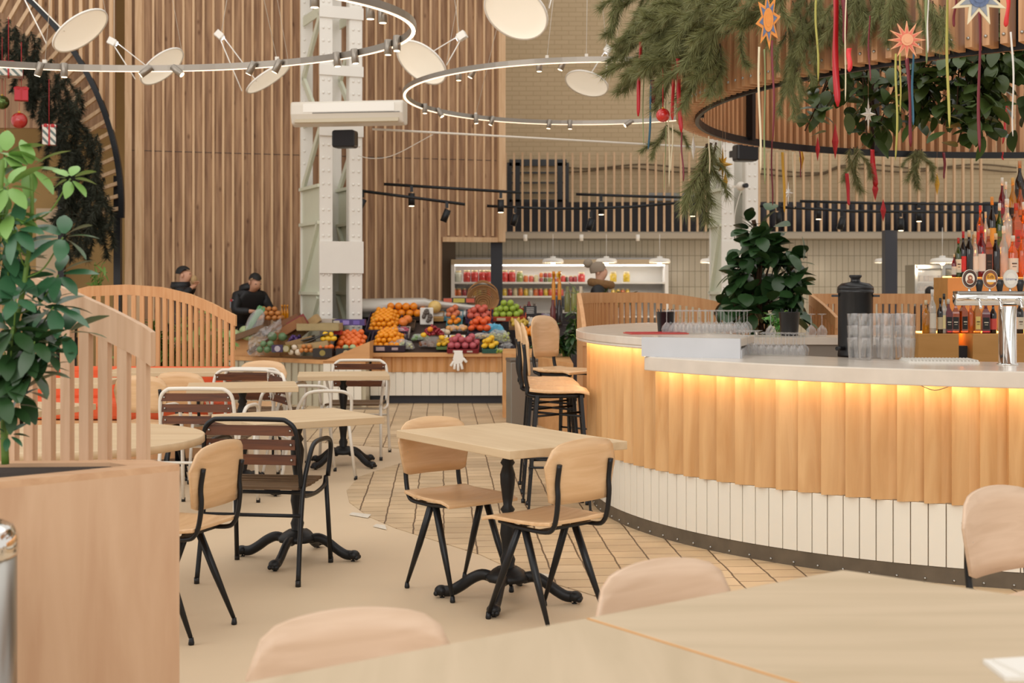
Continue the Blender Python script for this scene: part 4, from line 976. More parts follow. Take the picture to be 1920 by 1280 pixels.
# ferns and foliage in the planter by the stools, behind the left screen, by the arch
def bush(px, py, Y, w_, h_, n_, label, m_=None, ls=.16, name='leafy_plant', zb=None, lw=.35):
    c = P(px, py, Y); t = thing(name, c, 0, label, 'plant'); m = MB(); lv = []
    for k in range(9):
        e = V(random.uniform(-w_, w_), random.uniform(-.2, .2), random.uniform(.1, 1)*h_); m.tube(bez([(0, 0, -.15), (e.x*.5, e.y, e.z*.8), tuple(e)], 4), .005, 5)
        for j in range(n_//9):
            s = random.random(); lv.append((c+e*s+V(0, 0, 0), V(random.uniform(-1, 1), random.uniform(-1, .3), random.uniform(-.8, .8)), ls*random.uniform(.6, 1.2), ls*lw))
    m.build('stem', M_stem, t); foliage('leaves', t, lv, m_ or M_leaf, c); return t
bush(1062, 655, 13.9, .26, .42, 200, 'bushy dark plant in the planter behind the standing bar stool', ls=.13)
bush(1085, 640, 13.6, .16, .55, 150, 'taller dark plant against the curved booth screen', ls=.14)
bush(1030, 668, 14.2, .16, .2, 140, 'grassy bright green plant at the left of the same planter', mat('grass_green', '#4F7430', rough=.6), ls=.16, lw=.08)
bush(1150, 562, 13.4, .3, .06, 40, 'low green plant above the booth screen in front of the person in the fur collar', ls=.14, lw=.2)
bush(330, 690, 13.0, .55, .58, 330, 'green leafy plant seen through the curved sofa screen', mat('mid_green', '#5E7E34', rough=.5), ls=.2)
bush(400, 690, 13.0, .25, .45, 200, 'green leafy plant at the right behind the sofa screen', mat('mid_green', '#5E7E34'), ls=.2)
bush(185, 545, 16.2, .14, .40, 50, 'slender young plant above the booth screen near the arch post', mat('mid_green', '#5E7E34'), ls=.14, lw=.25)
bush(1462, 610, 10.3, .12, .12, 60, 'small herb plant beside the black bucket on the bar', mat('herb_green', '#4E8A3A', rough=.5), ls=.05, lw=.6)

# ================================================================== ORNAMENTS
M_red = mat('red_satin', '#B0121E', rough=.35); M_coral = mat('coral_satin', '#D8383A', rough=.4); M_maroon = mat('maroon_satin', '#6E1A24', rough=.45); M_yel = mat('lime_ribbon', '#A9A24E', rough=.5)
M_crm = mat('cream_ribbon', '#DCCFAE', rough=.5); M_blu = mat('blue_ribbon', '#2C5C72', rough=.5); M_gold = mat('gold_paper', '#C99A2A', rough=.5); M_wpap = mat('white_paper', '#DAD6CE', rough=.7); M_redp = mat('red_paper', '#A81A20', rough=.6)
M_sage = mat('sage_ribbon', '#7F8A5A', rough=.5); M_dkr = mat('dark_green_ribbon', '#4A5030', rough=.6); M_thread = mat('thread', '#8A6A50', rough=.8)
def ribbon(x0, y0, x1, y1, wpx, m_, label, side='n', dY=-.12, tail=0, cat='ribbon', wav=.0025):
    p, Y = RP(x0, max(y0, -40), side); Y += dY; a = P(x0, y0, Y); b = P(x1, y1, Y); w_ = wpx*Y/F; n = 18; vs = []; fs = []
    for i in range(n+1):
        s = i/n; q_ = a.lerp(b, s)+V(wav*sin(s*7+x0), .008*sin(s*5+x0*.3), 0); tw_ = .5*sin(s*4+x0); d = V(cos(tw_), sin(tw_), 0)*w_/2*(1 if s < .93 else (1-s)/.07*.7+.3); vs += [q_-d-a, q_+d-a]
    for i in range(n): fs.append((2*i, 2*i+1, 2*i+3, 2*i+2))
    m = MB(); m.add(vs, fs, True); o = m.build('ribbon', m_, loc=a); sm = o.modifiers.new('thick', 'SOLIDIFY'); sm.thickness = .0015
    return tag(o, label, cat)
RB = [(1201, 78, 1196, 218, 7, M_red, 'bright red ribbon at the outer left edge of the pine garland', 'n'), (1207, 90, 1206, 270, 2, M_sage, 'thin olive ribbon hanging beside the outermost red ribbon', 'n'), (1222, 150, 1216, 280, 4, M_blu, 'dark blue ribbon tail hanging below the left of the pine garland', 'n'),
      (1246, 10, 1243, 190, 8, M_red, 'red ribbon threaded down through the pine needles left of the bauble', 'n'), (1256, 78, 1256, 150, 12, M_red, 'short wide red ribbon fold in the pine garland', 'n'), (1262, 105, 1261, 225, 7, M_coral, 'coral ribbon just right of the red bauble', 'n'),
      (1270, 110, 1277, 248, 8, M_red, 'longest red ribbon ending at a small bow under the garland', 'n'), (1278, 248, 1281, 340, 3, M_maroon, 'thin maroon tail hanging under the red bow', 'n'), (1224, 150, 1226, 195, 8, M_maroon, 'looped dark red ribbon over the blue one', 'n'),
      (1254, 190, 1255, 350, 2.5, M_crm, 'thin cream ribbon below the red bauble', 'n'), (1262, 230, 1258, 320, 2.5, M_crm, 'second thin cream ribbon below the red bauble, shorter', 'n'), (1249, 190, 1246, 360, 1.5, M_sage, 'hair-thin olive thread between the cream ribbon and the blue ribbon', 'n'),
      (1423, 88, 1426, 325, 4, M_crm, 'long cream ribbon hanging from the orange patterned star', 'n'), (1433, 92, 1434, 345, 3, M_sage, 'olive ribbon beside the long cream one under the orange star', 'n'), (1449, 75, 1450, 265, 4, M_maroon, 'maroon ribbon right of the orange patterned star', 'n'),
      (1447, 262, 1448, 385, 3, M_maroon, 'maroon double cord hanging below the black hoop', 'f'), (1468, 285, 1471, 398, 5, M_gold, 'mustard ribbon hanging under the half-hidden gold star', 'f'), (1487, 285, 1489, 390, 3, M_crm, 'pale ribbon with a curled end beside the white star under the hoop', 'f'),
      (1530, 0, 1534, 152, 4, M_yel, 'lime ribbon left of the widest red ribbon', 'n'), (1565, -20, 1570, 200, 12, M_red, 'widest and longest bright red ribbon on the ring', 'n'), (1581, -20, 1585, 82, 9, M_maroon, 'wide dark red ribbon right of the widest one', 'n'), (1586, -20, 1585, 190, 2.5, M_crm, 'white cord loop hanging beside the dark red ribbon', 'n'),
      (1593, 90, 1592, 135, 9, M_coral, 'curled coral ribbon end over the dark leaves', 'n'), (1629, 30, 1631, 152, 3, M_maroon, 'thin maroon ribbon over the white eight-pointed star', 'n'), (1681, 100, 1680, 300, 4, M_yel, 'lime ribbon under the coral star, left one', 'n'), (1687, 100, 1689, 210, 3, M_yel, 'lime ribbon under the coral star, right one', 'n'),
      (1702, 108, 1708, 275, 7, M_maroon, 'maroon ribbon hanging from the coral star', 'n'), (1711, 98, 1712, 235, 4, M_blu, 'blue ribbon hanging from the coral star', 'n'), (1738, -10, 1737, 120, 5, M_sage, 'sage green ribbon right of the coral star', 'n'), (1741, -10, 1738, 100, 3, M_wpap, 'white ribbon right of the coral star', 'n'),
      (1774, -10, 1780, 240, 5, M_yel, 'long lime ribbon between the two leafy branches', 'n'), (1791, -10, 1789, 50, 5, M_maroon, 'dull maroon ribbon left of the patterned grey star', 'n'), (1835, 18, 1837, 285, 6, M_maroon, 'long maroon ribbon hanging from the patterned grey star', 'n'),
      (1891, -10, 1886, 50, 9, M_coral, 'coral ribbon end at the upper right beside the grey star', 'n'), (1896, 60, 1901, 255, 3.5, M_wpap, 'long white ribbon at the far right of the ring', 'n'), (1888, 190, 1880, 270, 4, M_red, 'slim red ribbon near the last black upright of the ring', 'f'),
      (1635, 280, 1641, 350, 10, M_red, 'red ribbon hanging below the hoop with a red paper diamond at its end', 'f'), (1588, 325, 1592, 385, 7, M_red, 'red ribbon tail under the small pine bunch', 'f'), (1770, 286, 1771, 335, 5, M_maroon, 'dark red ribbon tail under the hoop near the bottles', 'f'), (1879, 285, 1881, 300, 3, M_red, 'tiny red ribbon tail below the hoop at the far right', 'f'),
      (1329, 255, 1331, 325, 2.5, M_crm, 'thin cream ribbon left of the gold star', 'f'), (1500, 283, 1502, 333, 2.5, M_maroon, 'thin maroon ribbon under the gold paper diamond', 'f')]
for r_ in RB: ribbon(r_[0], r_[1], r_[2], r_[3], r_[4], r_[5], r_[6], r_[7], dY=(-.85 if r_[0] < 1460 else -.22) if r_[7] == 'n' else -.1)
m = MB(); m.box((0, 0, .004), (.14, .11, .008)); m.box((.01, .005, .011), (.12, .09, .006), RZ(.2)); tag(m.build('napkin', M_wpap, loc=(.93, 2.38, .76)), 'small white folded napkin at the lower right corner of the near table', 'napkin')
def star(px, py, wr, hr, Y, m_, label, n=8, hook=None, name='paper_star'):
    c = P(px, py, Y); t = thing(name, c, 0, label, 'star'); m = MB(); vs = []; k_ = F/Y
    for i in range(2*n):
        a = PI/2+PI*i/n; ax = 1 if i % 2 == 0 else .30
        if i % 2 == 0 and (i//2) % 2 == 1: ax = .55
        rx, rz = wr/k_*ax, hr/k_*ax; vs.append(V(rx*cos(a), 0, rz*sin(a)))
    N = len(vs); f, b = V(0, -.03, 0), V(0, .03, 0); m.add(vs+[f, b], [(i, (i+1) % N, N) for i in range(N)]+[((i+1) % N, i, N+1) for i in range(N)]); m.build('folded_points', m_, t)
    m = MB(); zt_ = (hook if hook else 0); m.tube([(0, 0, hr/k_), (0, 0, hr/k_+.35)], .0012, 4); m.build('thread', M_thread, t); return t
def diamond(px, py, wr, hr, Y, m_, label):
    c = P(px, py, Y); t = thing('paper_diamond', c, 0, label, 'ornament'); k_ = F/Y; m = MB(); M = RZ(.5)
    m.lathe([(0, -hr/k_), (wr/k_, 0), (0, hr/k_)], n=6, smooth=False, cap=False, M=M); m.build('body', m_, t); m = MB(); m.tube([(0, 0, hr/k_), (0, 0, hr/k_+.3)], .0012, 4); m.build('thread', M_thread, t)
star(1355, 308, 20, 36, 8.6, M_gold, 'gold eight-pointed paper star by the drooping pine bunch'); star(1628, 214, 15, 33, 6.8, M_wpap, 'white eight-pointed paper star hanging inside the ring over the leaves')
star(1478, 362, 11, 22, 10.6, M_wpap, 'small white paper star hanging low, level with the dark parapet'); star(1468, 268, 18, 16, 10.5, M_gold, 'gold paper star half hidden behind the black hoop')
star(1912, 85, 16, 26, 8.2, M_wpap, 'white paper star cut by the right edge')
diamond(1533, 279, 4.5, 24, 10.4, M_redp, 'small red paper diamond overlapping the black hoop'); diamond(1566, 265, 6.5, 34, 10.2, M_redp, 'larger red paper diamond under the widest red ribbon'); diamond(1641, 355, 6, 22, 10.9, M_redp, 'red paper diamond at the end of the ribbon below the hoop')
diamond(1656, 394, 5.5, 22, 11.0, M_redp, 'lowest red paper diamond, level with the dark parapet'); diamond(1503, 297, 5, 22, 10.7, M_gold, 'gold paper diamond right of the half-hidden star'); diamond(1757, 345, 5, 21, 10.8, M_gold, 'gold paper diamond below the fan-shaped pine bunch')
diamond(1360, 340, 5, 18, 8.7, M_gold, 'gold paper diamond under the gold star'); diamond(1300, 277, 4.5, 23, 9.2, M_wpap, 'white paper diamond left of the gold star')
# decorated flat stars
def flatstar(px, py, pts_n, ro, ri, Y, m1, m2, m3, label, sx=1, rot=0, tilt=0):
    c = P(px, py, Y); t = thing('decorated_star', c, tilt, label, 'star'); k_ = F/Y
    def pl(s): return [(ro*s/k_*cos(PI/2+rot+PI*i/pts_n)*sx if i % 2 == 0 else ri*s/k_*cos(PI/2+rot+PI*i/pts_n)*sx, (ro if i % 2 == 0 else ri)*s/k_*sin(PI/2+rot+PI*i/pts_n)) for i in range(2*pts_n)]
    M = Matrix(((1, 0, 0), (0, 0, 1), (0, 1, 0)))
    m = MB(); m.prism(pl(1), -.004, .004, M=M); m.build('star_base', m1, t); m = MB(); m.prism(pl(.72), -.007, -.0045, M=M); m.build('inner_star', m2, t)
    m = MB(); m.lathe([(ri*.75/k_, -.010), (ri*.75/k_, -.0071)], n=20, M=Matrix(((sx, 0, 0), (0, 0, 1), (0, 1, 0)))); m.lathe([(ri*.45/k_, -.012), (ri*.45/k_, -.0101)], n=20, M=Matrix(((sx, 0, 0), (0, 0, 1), (0, 1, 0)))); m.build('centre_disc', m3, t); return t
M_or = mat('orange_paper', '#D98A3A', rough=.6, noise=.15, nscale=60); M_bl2 = mat('blue_pattern', '#5A6A8A', rough=.6, noise=.6, nscale=90); M_gr = mat('grey_blue_paper', '#8A8F96', rough=.6, noise=.35, nscale=70); M_cor = mat('coral_paper', '#D8705A', rough=.6); M_pch = mat('peach_paper', '#E0A27A', rough=.6)
flatstar(1440, 38, 8, 56, 30, 6.35, M_or, M_bl2, M_or, 'orange star with blue and purple painted pattern hanging at an angle in the garland', sx=.42, rot=.12)
flatstar(1700, 75, 12, 36, 15, 5.55, M_pch, M_cor, M_pch, 'coral and peach twelve-pointed star hanging on the near ring slats')
flatstar(1835, -5, 8, 55, 26, 5.3, M_crm, M_gr, M_bl2, 'large grey-blue patterned star with cream edging cut by the top edge', rot=PI/8)
def bauble(px, py, r, Y, m_, label, up=.5):
    c = P(px, py, Y); t = thing('bauble', c, 0, label, 'bauble'); rr = r*Y/F; m = MB(); m.ball((0, 0, 0), rr, 16); m.build('ball', m_, t)
    m = MB(); m.lathe([(rr*.16, rr*.95), (rr*.16, rr*1.15)], n=10); m.build('cap', M_gold, t); m = MB(); m.tube([(0, 0, rr), (0, 0, rr+up)], .003, 4); m.build('string', M_redp, t)
bauble(1243, 216, 13, 7.4, mat('red_bauble', '#B8201A', rough=.25, coat=.5), 'red bauble hanging in the pine garland beside the red ribbons', .3)
bauble(36, 226, 15, 16.0, mat('dark_red_bauble', '#A5221E', rough=.25, coat=.5), 'dark red bauble hanging under the slatted arch', .6); M_grb = mat('green_bauble', '#4E6030', rough=.12, metal=.7)
bauble(4, 192, 13, 16.0, M_grb, 'green bauble cut by the left edge, upper of the two', .7); bauble(10, 259, 12, 16.0, M_grb, 'green bauble behind the top of the umbrella plant, lower of the two', .9)
def stripemat():
    m = bpy.data.materials.new('striped_wrap'); m.use_nodes = True; nt = m.node_tree; b = nt.nodes['Principled BSDF']; w_ = nt.nodes.new('ShaderNodeTexWave'); w_.inputs['Scale'].default_value = 7; w_.bands_direction = 'DIAGONAL'
    tc = nt.nodes.new('ShaderNodeTexCoord'); nt.links.new(tc.outputs['Object'], w_.inputs[0]); cr = nt.nodes.new('ShaderNodeValToRGB'); cr.color_ramp.interpolation = 'CONSTANT'; cr.color_ramp.elements[0].color = lin('#5C6A66'); cr.color_ramp.elements[1].color = lin('#CFC8BC'); cr.color_ramp.elements[1].position = .4
    nt.links.new(w_.outputs['Fac'], cr.inputs[0]); nt.links.new(cr.outputs[0], b.inputs['Base Color']); return m
M_strp = stripemat()
def gift(px, py, w_, h_, Y, m_, label):
    c = P(px, py, Y); t = thing('gift_box', c, R(20), label, 'gift'); a, b = w_*Y/F, h_*Y/F; m = MB(); m.box((0, 0, 0), (a, a*.8, b)); m.build('box', m_, t, bevel=.005)
    m = MB(); m.box((0, 0, 0), (.02, a*.83, b*1.02)); m.box((0, 0, 0), (a*1.03, .02, b*1.02)); m.build('band', M_redp, t)
    m = MB(); m.ball((.04, -a*.3, b*.42), .035, 6, (1.4, .6, .8)); m.ball((-.04, -a*.3, b*.42), .035, 6, (1.4, .6, .8)); m.tube([(0, 0, b/2), (0, 0, b/2+.55)], .004, 4); m.build('bow', M_redp, t)
gift(92, 253, 24, 38, 16.1, M_strp, 'tall striped gift box hanging on a red cord'); gift(16, 131, 50, 26, 15.9, M_strp, 'wide striped gift box hanging behind the large ring light'); gift(40, 177, 24, 24, 16.0, mat('red_wrap', '#B01C2C', rough=.5), 'small red gift box above the dark red bauble')

# ================================================================== ON THE BAR
def lathe_thing(name, prof, loc, m_, label, cat, group=None, n=20):
    m = MB(); m.lathe(prof, n=n); o = m.build(name, m_, loc=loc); return tag(o, label, cat, group)
# black urn
c = P(1604, 669, 7.55); c.z = ZT; t = thing('drink_urn', c, R(-10), 'large black insulated drink urn with lid and side handles on the bar', 'urn')
k_ = 7.55/F; rb = 33*k_
m = MB(); m.lathe([(rb*.98, 0), (rb*1.0, .01), (rb*.98, .03), (rb*.97, 118*k_), (rb*1.02, 120*k_), (rb*1.02, 126*k_)], n=36); m.build('body', M_blk, t)
m = MB(); m.lathe([(rb*1.02, 126*k_), (rb*1.0, 131*k_), (rb*.8, 137*k_), (rb*.3, 140*k_), (rb*.28, 141*k_)], n=36); m.lathe([(rb*.3, 140*k_), (rb*.26, 142*k_), (rb*.26, 146*k_), (rb*.36, 150*k_), (rb*.34, 153*k_)], n=20); m.build('lid', M_blk, t)
for s in (-1, 1):
    m = MB(); m.box((s*(rb+.014), 0, 114*k_), (.035, .05, .012)); m.build('handle', M_blk, t)
m = MB(); m.lathe([(.012, 0), (.012, .05)], (-rb*.75, -rb*.75, .05), n=10, M=frame(V(-.7, -.7, 0))); m.build('tap', M_blk, t)
# stacks of plastic tumblers
gl = [(.030, 0), (.032, .002), (.041, .115), (.0415, .117), (.039, .117), (.030, .006)]
for i, (px, Y, n_) in enumerate([(1602, 7.3, 4), (1622, 7.2, 4), (1643, 7.32, 4), (1663, 7.18, 4), (1684, 7.3, 4), (1703, 7.2, 4), (1612, 7.42, 4), (1655, 7.42, 4), (1694, 7.42, 4)]):
    if i >= 9: break
    for k in range(3):
        c = V((px-960)*Y/F, Y, ZT+.0005+k*.066)
        M_ = Matrix.Identity(4); m = MB(); m.lathe(gl, n=18, cap=False)
        o = m.build('stacked_glass', M_glass, loc=c); tag(o, 'clear tumbler in the tall block of stacked glasses on the bar by the urn', 'glass', 'clear stacked tumblers')
# stemmed glasses
wine = [(.0005, .165), (.032, .163), (.034, .161), (.004, .154), (.0035, .085), (.012, .078), (.033, .055), (.038, .03), (.031, .002)]
mw_ = MB(); mw_.lathe(wine, n=16, cap=False); W0 = None
def wineglass(x, y, z, s, label, group):
    global W0
    if W0 is None:
        W0 = mw_.build('wine_glass', glassy('stem_glass', c=(.93, .93, .93, 1), alpha=.12, gloss=.05)); o = W0
    else: o = W0.copy(); col.objects.link(o)
    o.location = (x, y, z); o.scale = (s, s, s); tag(o, label, 'glass', group)
for i in range(11):
    for j in range(2): 
        px = 1250+i*14.5+j*6; Y = 8.15+j*.16; wineglass((px-960)*Y/F, Y, ZU, .88, 'upturned stemmed glass in the rows on the raised end of the bar', 'upturned glasses on the raised counter')
for i in range(9):
    for j in range(2):
        px = 1386+i*14.5+j*6; Y = 7.72+j*.14-i*.02; wineglass((px-960)*Y/F, Y, ZT, .86 if i < 3 else .8, 'upturned stemmed glass in the rows on the lower marble counter', 'upturned glasses on the lower counter')
# back bench inside the bar with more glasses and buckets
t = thing('back_counter', (2.1, 9.6, 0), R(-4), 'pale counter bench inside the bar behind the stemmed glasses', 'counter')
m = MB(); m.box((0, 0, 1.06), (1.7, .5, .05)); m.build('worktop', M_marble, t); m = MB(); m.box((0, 0, .52), (1.6, .45, 1.03)); m.build('cabinet', mat('bench_grey', '#8A8074', rough=.5), t)
for px, Y, z, lb in ((1248, 8.35, ZU, 'black bucket standing on the raised counter before the booth screen'), (1480, 9.7, 1.085, 'black bucket on the back counter beside the leafy tree')):
    t = thing('black_bucket', V((px-960)*Y/F, Y, z), 0, lb, 'bucket'); s = 1.0 if px < 1300 else 1.3
    m = MB(); m.lathe([(.048*s, 0), (.058*s, .13*s), (.060*s, .132*s), (.055*s, .132*s), (.046*s, .01)], n=24, cap=False); m.build('body', M_blk, t)
    m = MB()
    for k in range(6): a = k*1.1; m.tube([(.02*cos(a), .02*sin(a), .02), (.05*cos(a)*s, .05*sin(a)*s, .15*s)], .003, 5)
    m.build('straw', M_blk, t)
for i, (px, lb) in enumerate(((1440, 'wine glass upside down at the left end of the back counter'), (1515, 'wine glass right of the black bucket on the back counter'), (1535, 'wine glass on the back counter nearest the urn'))):
    wineglass((px-960)*9.6/F, 9.5, 1.085, 1.0, lb, None)
t = thing('menu_board', V((1232-960)*8.3/F, 8.2, ZU+.004), R(8), 'thin red menu folder lying on the raised end of the bar', 'menu')
m = MB(); m.box((-.02, 0, 0), (.36, .22, .006)); m.build('cover', mat('red_menu', '#B85348', rough=.5), t); m = MB(); m.box((-.02, 0, .0045), (.34, .20, .003)); m.build('pages', M_redp, t)
# drip mat
t = thing('drip_mat', V((1760-960)*7.05/F, 7.05, ZT), R(-6), 'pale ribbed plastic mat on the bar beside the stacked glasses', 'mat'); m = MB(); m.box((0, 0, .004), (.36, .26, .008)); m.build('tray', M_wpap, t)
m = MB()
for k in range(20): m.box((-.17+k*.018, 0, .012), (.005, .25, .008))
m.build('ribs', M_wpap, t)
# beer tower
c = V((1889-960)*6.78/F, 6.78, ZT); t = thing('beer_tap_tower', c, R(3), 'chrome T-shaped beer tap tower with round brand medallions', 'beer tower'); k_ = 6.78/F
m = MB(); m.lathe([(.052, 0), (.052, .006), (.044, .01), (.044, 110*k_)], n=32); m.build('column', M_chrome, t)
m = MB(); zb_ = 123*k_; M = Matrix(((0, 0, 1), (1, 0, 0), (0, 1, 0))); m.lathe([(.0, -100*k_), (.036, -100*k_), (.036, 190*k_), (0, 190*k_)], (0, 0, zb_+.004), n=28, M=M, cap=False)
m.build('cross_tube', M_chrome, t); m = MB(); m.box((45*k_, 0, 134*k_+.004), (290*k_, .07, .014)); m.build('top_rail', M_steel, t, bevel=.004)
def text_mesh(s, size, M, parent, m_, name='lettering'):
    cu = bpy.data.curves.new('txt', 'FONT'); cu.body = s; cu.size = size; cu.align_x = 'CENTER'; cu.align_y = 'CENTER'; cu.extrude = .0004; o = bpy.data.objects.new('txt', cu); col.objects.link(o)
    dg = bpy.context.evaluated_depsgraph_get(); me = bpy.data.meshes.new_from_object(o.evaluated_get(dg)); bpy.data.objects.remove(o); me.transform(M); me.materials.clear(); me.materials.append(m_)
    r_ = bpy.data.objects.new(name, me); col.objects.link(r_); r_.parent = parent; return r_
MF = Matrix(((1, 0, 0, 0), (0, 0, -1, 0), (0, 1, 0, 0), (0, 0, 0, 1)))
for i, (px, cols_, word) in enumerate(((1813, ('#2A221E', '#E6DCCB', '#8A4A30'), ''), (1852, ('#7A4A30', '#D9982E', '#E9DCC4'), 'Edb'), (1891, ('#CFCBC2', '#DAD6CC', '#C9A24E'), 'Блондин'), (1930, ('#6E6A8A', '#DAD6CC', '#6E6A8A'), ''))):
    x = (px-1889)*k_; z = 161*k_; g = bpy.data.objects.new('medallion', None); col.objects.link(g); g.parent = t; g.location = (x, -.02, z)
    S = Matrix(((.82, 0, 0), (0, 0, -1), (0, 1.0, 0))); r_ = 17.5*k_
    for nm, rr, y0, y1, cc in (('frame', r_, 0, .008, '#CFC6B6'), ('face', r_*.93, .0081, .0095, cols_[0]), ('panel', r_*.62, .0096, .0105, cols_[1])):
        m = MB(); m.lathe([(rr, y0), (rr, y1)], n=32, M=S); m.build(nm, mat('med_'+cc, cc, rough=.3), g)
    if i == 0:
        m = MB(); m.lathe([(r_*.84, .0097), (r_*.80, .0102)], n=32, M=S, cap=False); m.ball((0, -.012, r_*.12), r_*.26, 8, (1, .3, 1.1)); m.ball((0, -.012, -r_*.28), r_*.34, 8, (1.1, .3, .7)); m.build('emblem', mat('emblem_brown', '#8A5038', rough=.4), g)
        m = MB(); m.ball((0, -.016, r_*.08), r_*.13, 8, (1, .3, 1)); m.build('emblem_centre', mat('emblem_skin', '#D9B090', rough=.4), g)
    elif i == 1:
        text_mesh('Edb', r_*.5, Matrix.Translation((0, -.0112, r_*.2)) @ MF, g, mat('brown_print', '#5A3418')); m = MB(); m.box((.004, -.0108, -r_*.22), (r_*1.0, .001, r_*.26)); m.build('white_band', M_wpap, g)
    elif i == 2: text_mesh('Шпатен', r_*.33, Matrix.Translation((0, -.0112, -r_*.05)) @ MF, g, mat('blue_print', '#6A7296'))
    m = MB(); m.tube([(0, 0, -r_*.95), (0, 0, -r_*1.0-10*k_)], .005, 8, radii=[.006, .008]); m.build('stalk', M_chrome, g)
    m = MB(); hx = x+19*k_; m.lathe([(.010, 136*k_), (.013, 140*k_), (.018, 150*k_), (.018, 157*k_), (.010, 160*k_)], (hx, -.02, 0), n=14); m.build('tap_handle', M_blk, t)
    m = MB(); m.tube(bez([(x+10*k_, -.03, zb_), (x+10*k_, -.08, zb_-.005), (x+10*k_, -.10, zb_-.045)], 5), .008, 8); m.build('spout', M_chrome, t)
# bottle stand
M_shelf = wood('shelf_ply', '#B0803F', '#C08E50', 'x', 1.4, .5, stretch=5)
t = thing('bottle_stand', (0, 0, 0), 0, 'stepped plywood bottle stand in the middle of the bar with lit steps', 'shelf')
def blk(x0, x1, Y, zt_, d_, nm, zb=.9): 
    m = MB(); a, b = (x0-960)*Y/F, (x1-960)*Y/F; m.box(((a+b)/2, Y+d_/2, (zt_+zb)/2), (b-a, d_, zt_-zb)); m.build(nm, M_shelf, t, bevel=.003)
Y1 = 8.3; z1 = HC+(YH-626)*Y1/F; blk(1722, 1798, Y1, z1, .5, 'lower_step', .75); blk(1824, 2010, Y1, z1, .5, 'lower_step', .75); m = MB(); m.box(((1811-960)*Y1/F, Y1+.2, .92), (.09, .2, .3)); m.build('gap_panel', M_dark, t)
Y2 = 8.9; z2 = HC+(YH-520)*Y2/F; blk(1777, 2010, Y2, z2, .3, 'second_step', .75); Y3 = 9.2; z3 = z2+.16; blk(1815, 2010, Y3, z3, .3, 'third_step'); Y4 = 9.5; z4 = z3+.16; blk(1850, 2010, Y4, z4, .3, 'fourth_step'); Y5 = 9.8; z5 = z4+.16; blk(1885, 2010, Y5, z5, .3, 'fifth_step')
for Yq, zq, x0 in ((Y1, z1, 1740), (Y2, z2, 1790), (Y3, z3, 1830), (Y4, z4, 1862)):
    a, b = (x0-960)*Yq/F, (2000-960)*Yq/F; m = MB(); m.box(((a+b)/2, Yq+.22, zq+.005), (b-a, .06, .008)); m.build('light_strip', mat('amber_strip', '#FFB860', emis=16, ecol='#FF9A40'), t)
LQ = {'amber': ('#B85A18', 'amber'), 'red': ('#7A1620', 'dark red'), 'clear': ('#D8D4C8', 'clear'), 'green': ('#3E5A22', 'green'), 'dark': ('#1C120E', 'near-black'), 'gold': ('#C98A2A', 'golden'), 'orange': ('#D8702A', 'orange')}
def liquor_mat(k):
    nm = 'liquor_'+k
    if nm in MATS: return MATS[nm]
    m = mat(nm, LQ[k][0], rough=.08, coat=.4); b = m.node_tree.nodes['Principled BSDF']; b.inputs['Transmission Weight'].default_value = .55 if k not in ('dark',) else .1
    return m
def bottle(x, y, z, h, r, k, cap, lab, label, square=False):
    t = thing('liquor_bottle', (x, y, z), random.uniform(-.3, .3), label, 'bottle'); m = MB()
    prof = [(r*.92, 0), (r, .008), (r, h*.58), (r*.93, h*.63), (r*.45, h*.74), (r*.34, h*.80), (r*.34, h*.93)]
    if square: M = RZ(PI/4); m.lathe([(a*1.2, b) for a, b in prof], n=4, M=M, smooth=False)
    else: m.lathe(prof, n=14)
    m.build('glass_body', liquor_mat(k), t)
    m = MB(); m.lathe([(r*.4, h*.86), (r*.4, h), (r*.3, h*1.005)], n=12); m.build('cap', mat('cap_'+cap, cap, rough=.4), t)
    if lab:
        m = MB(); 
        if square: m.box((0, -r*.86, h*.3), (r*1.35, .003, h*.36))
        else: m.lathe([(r*1.015, h*.12), (r*1.015, h*.46)], n=14, cap=False)
        m.build('paper_label', mat('lab_'+lab, lab, rough=.6), t)
        if square or random.random() < .5:
            m = MB(); m.box((0, -r*1.03, h*.33), (r*.9, .002, h*.03)); m.box((0, -r*1.03, h*.26), (r*.7, .002, h*.015)); m.build('label_print', mat('print_'+('l' if lab == '#1A1814' else 'd'), '#CFC6B0' if lab == '#1A1814' else '#5A4030', rough=.6), t)
    return t
def px_row(row, Y, z, desc):
    for (px, h_px, w_px, k, cap, lab, sq, extra) in row:
        h = h_px*Y/F; r = w_px*Y/F/2; bottle((px-960)*Y/F, Y, z, h, r, k, cap, lab, f"{LQ[k][1]} bottle {extra}, {desc}", sq)
px_row([(1736, 62, 14, 'gold', '#C8B898', None, False, 'at the left end, partly behind the clear one'), (1748, 82, 15, 'clear', '#D8D4CC', '#CFC8B8', False, 'with a tall neck near the left end'), (1763, 66, 12, 'dark', '#2A2A2A', '#B8A888', False, 'with a buff band, third from the left end'), (1770, 74, 12, 'clear', '#30302C', '#D8C890', False, 'with a yellow label left of the black-labelled ones'),
        (1778, 64, 15, 'red', '#C8C0B0', '#1A1814', True, 'with a black label, first of three alike'), (1792, 64, 15, 'amber', '#1A1814', '#1A1814', True, 'with a black label, second of three alike'), (1806, 66, 15, 'amber', '#1A1814', '#1A1814', True, 'with a black label, third of three alike'), (1820, 62, 11, 'orange', '#8A3020', None, False, 'between the black labels and the pale tall box'),
        (1832, 66, 13, 'gold', '#D8C890', '#D8C070', True, 'with a pale yellow wrap over the brightest light'), (1848, 62, 17, 'red', '#201816', '#1A1814', True, 'with the largest black label left of the tap column'), (1862, 60, 13, 'dark', '#B83A30', '#C84A40', False, 'with a red and white label against the tap column'),
        (1912, 66, 15, 'dark', '#1A1814', '#CFC6B0', False, 'with a cream label right of the tap column')], Y1+.12, z1, 'lower lit step')
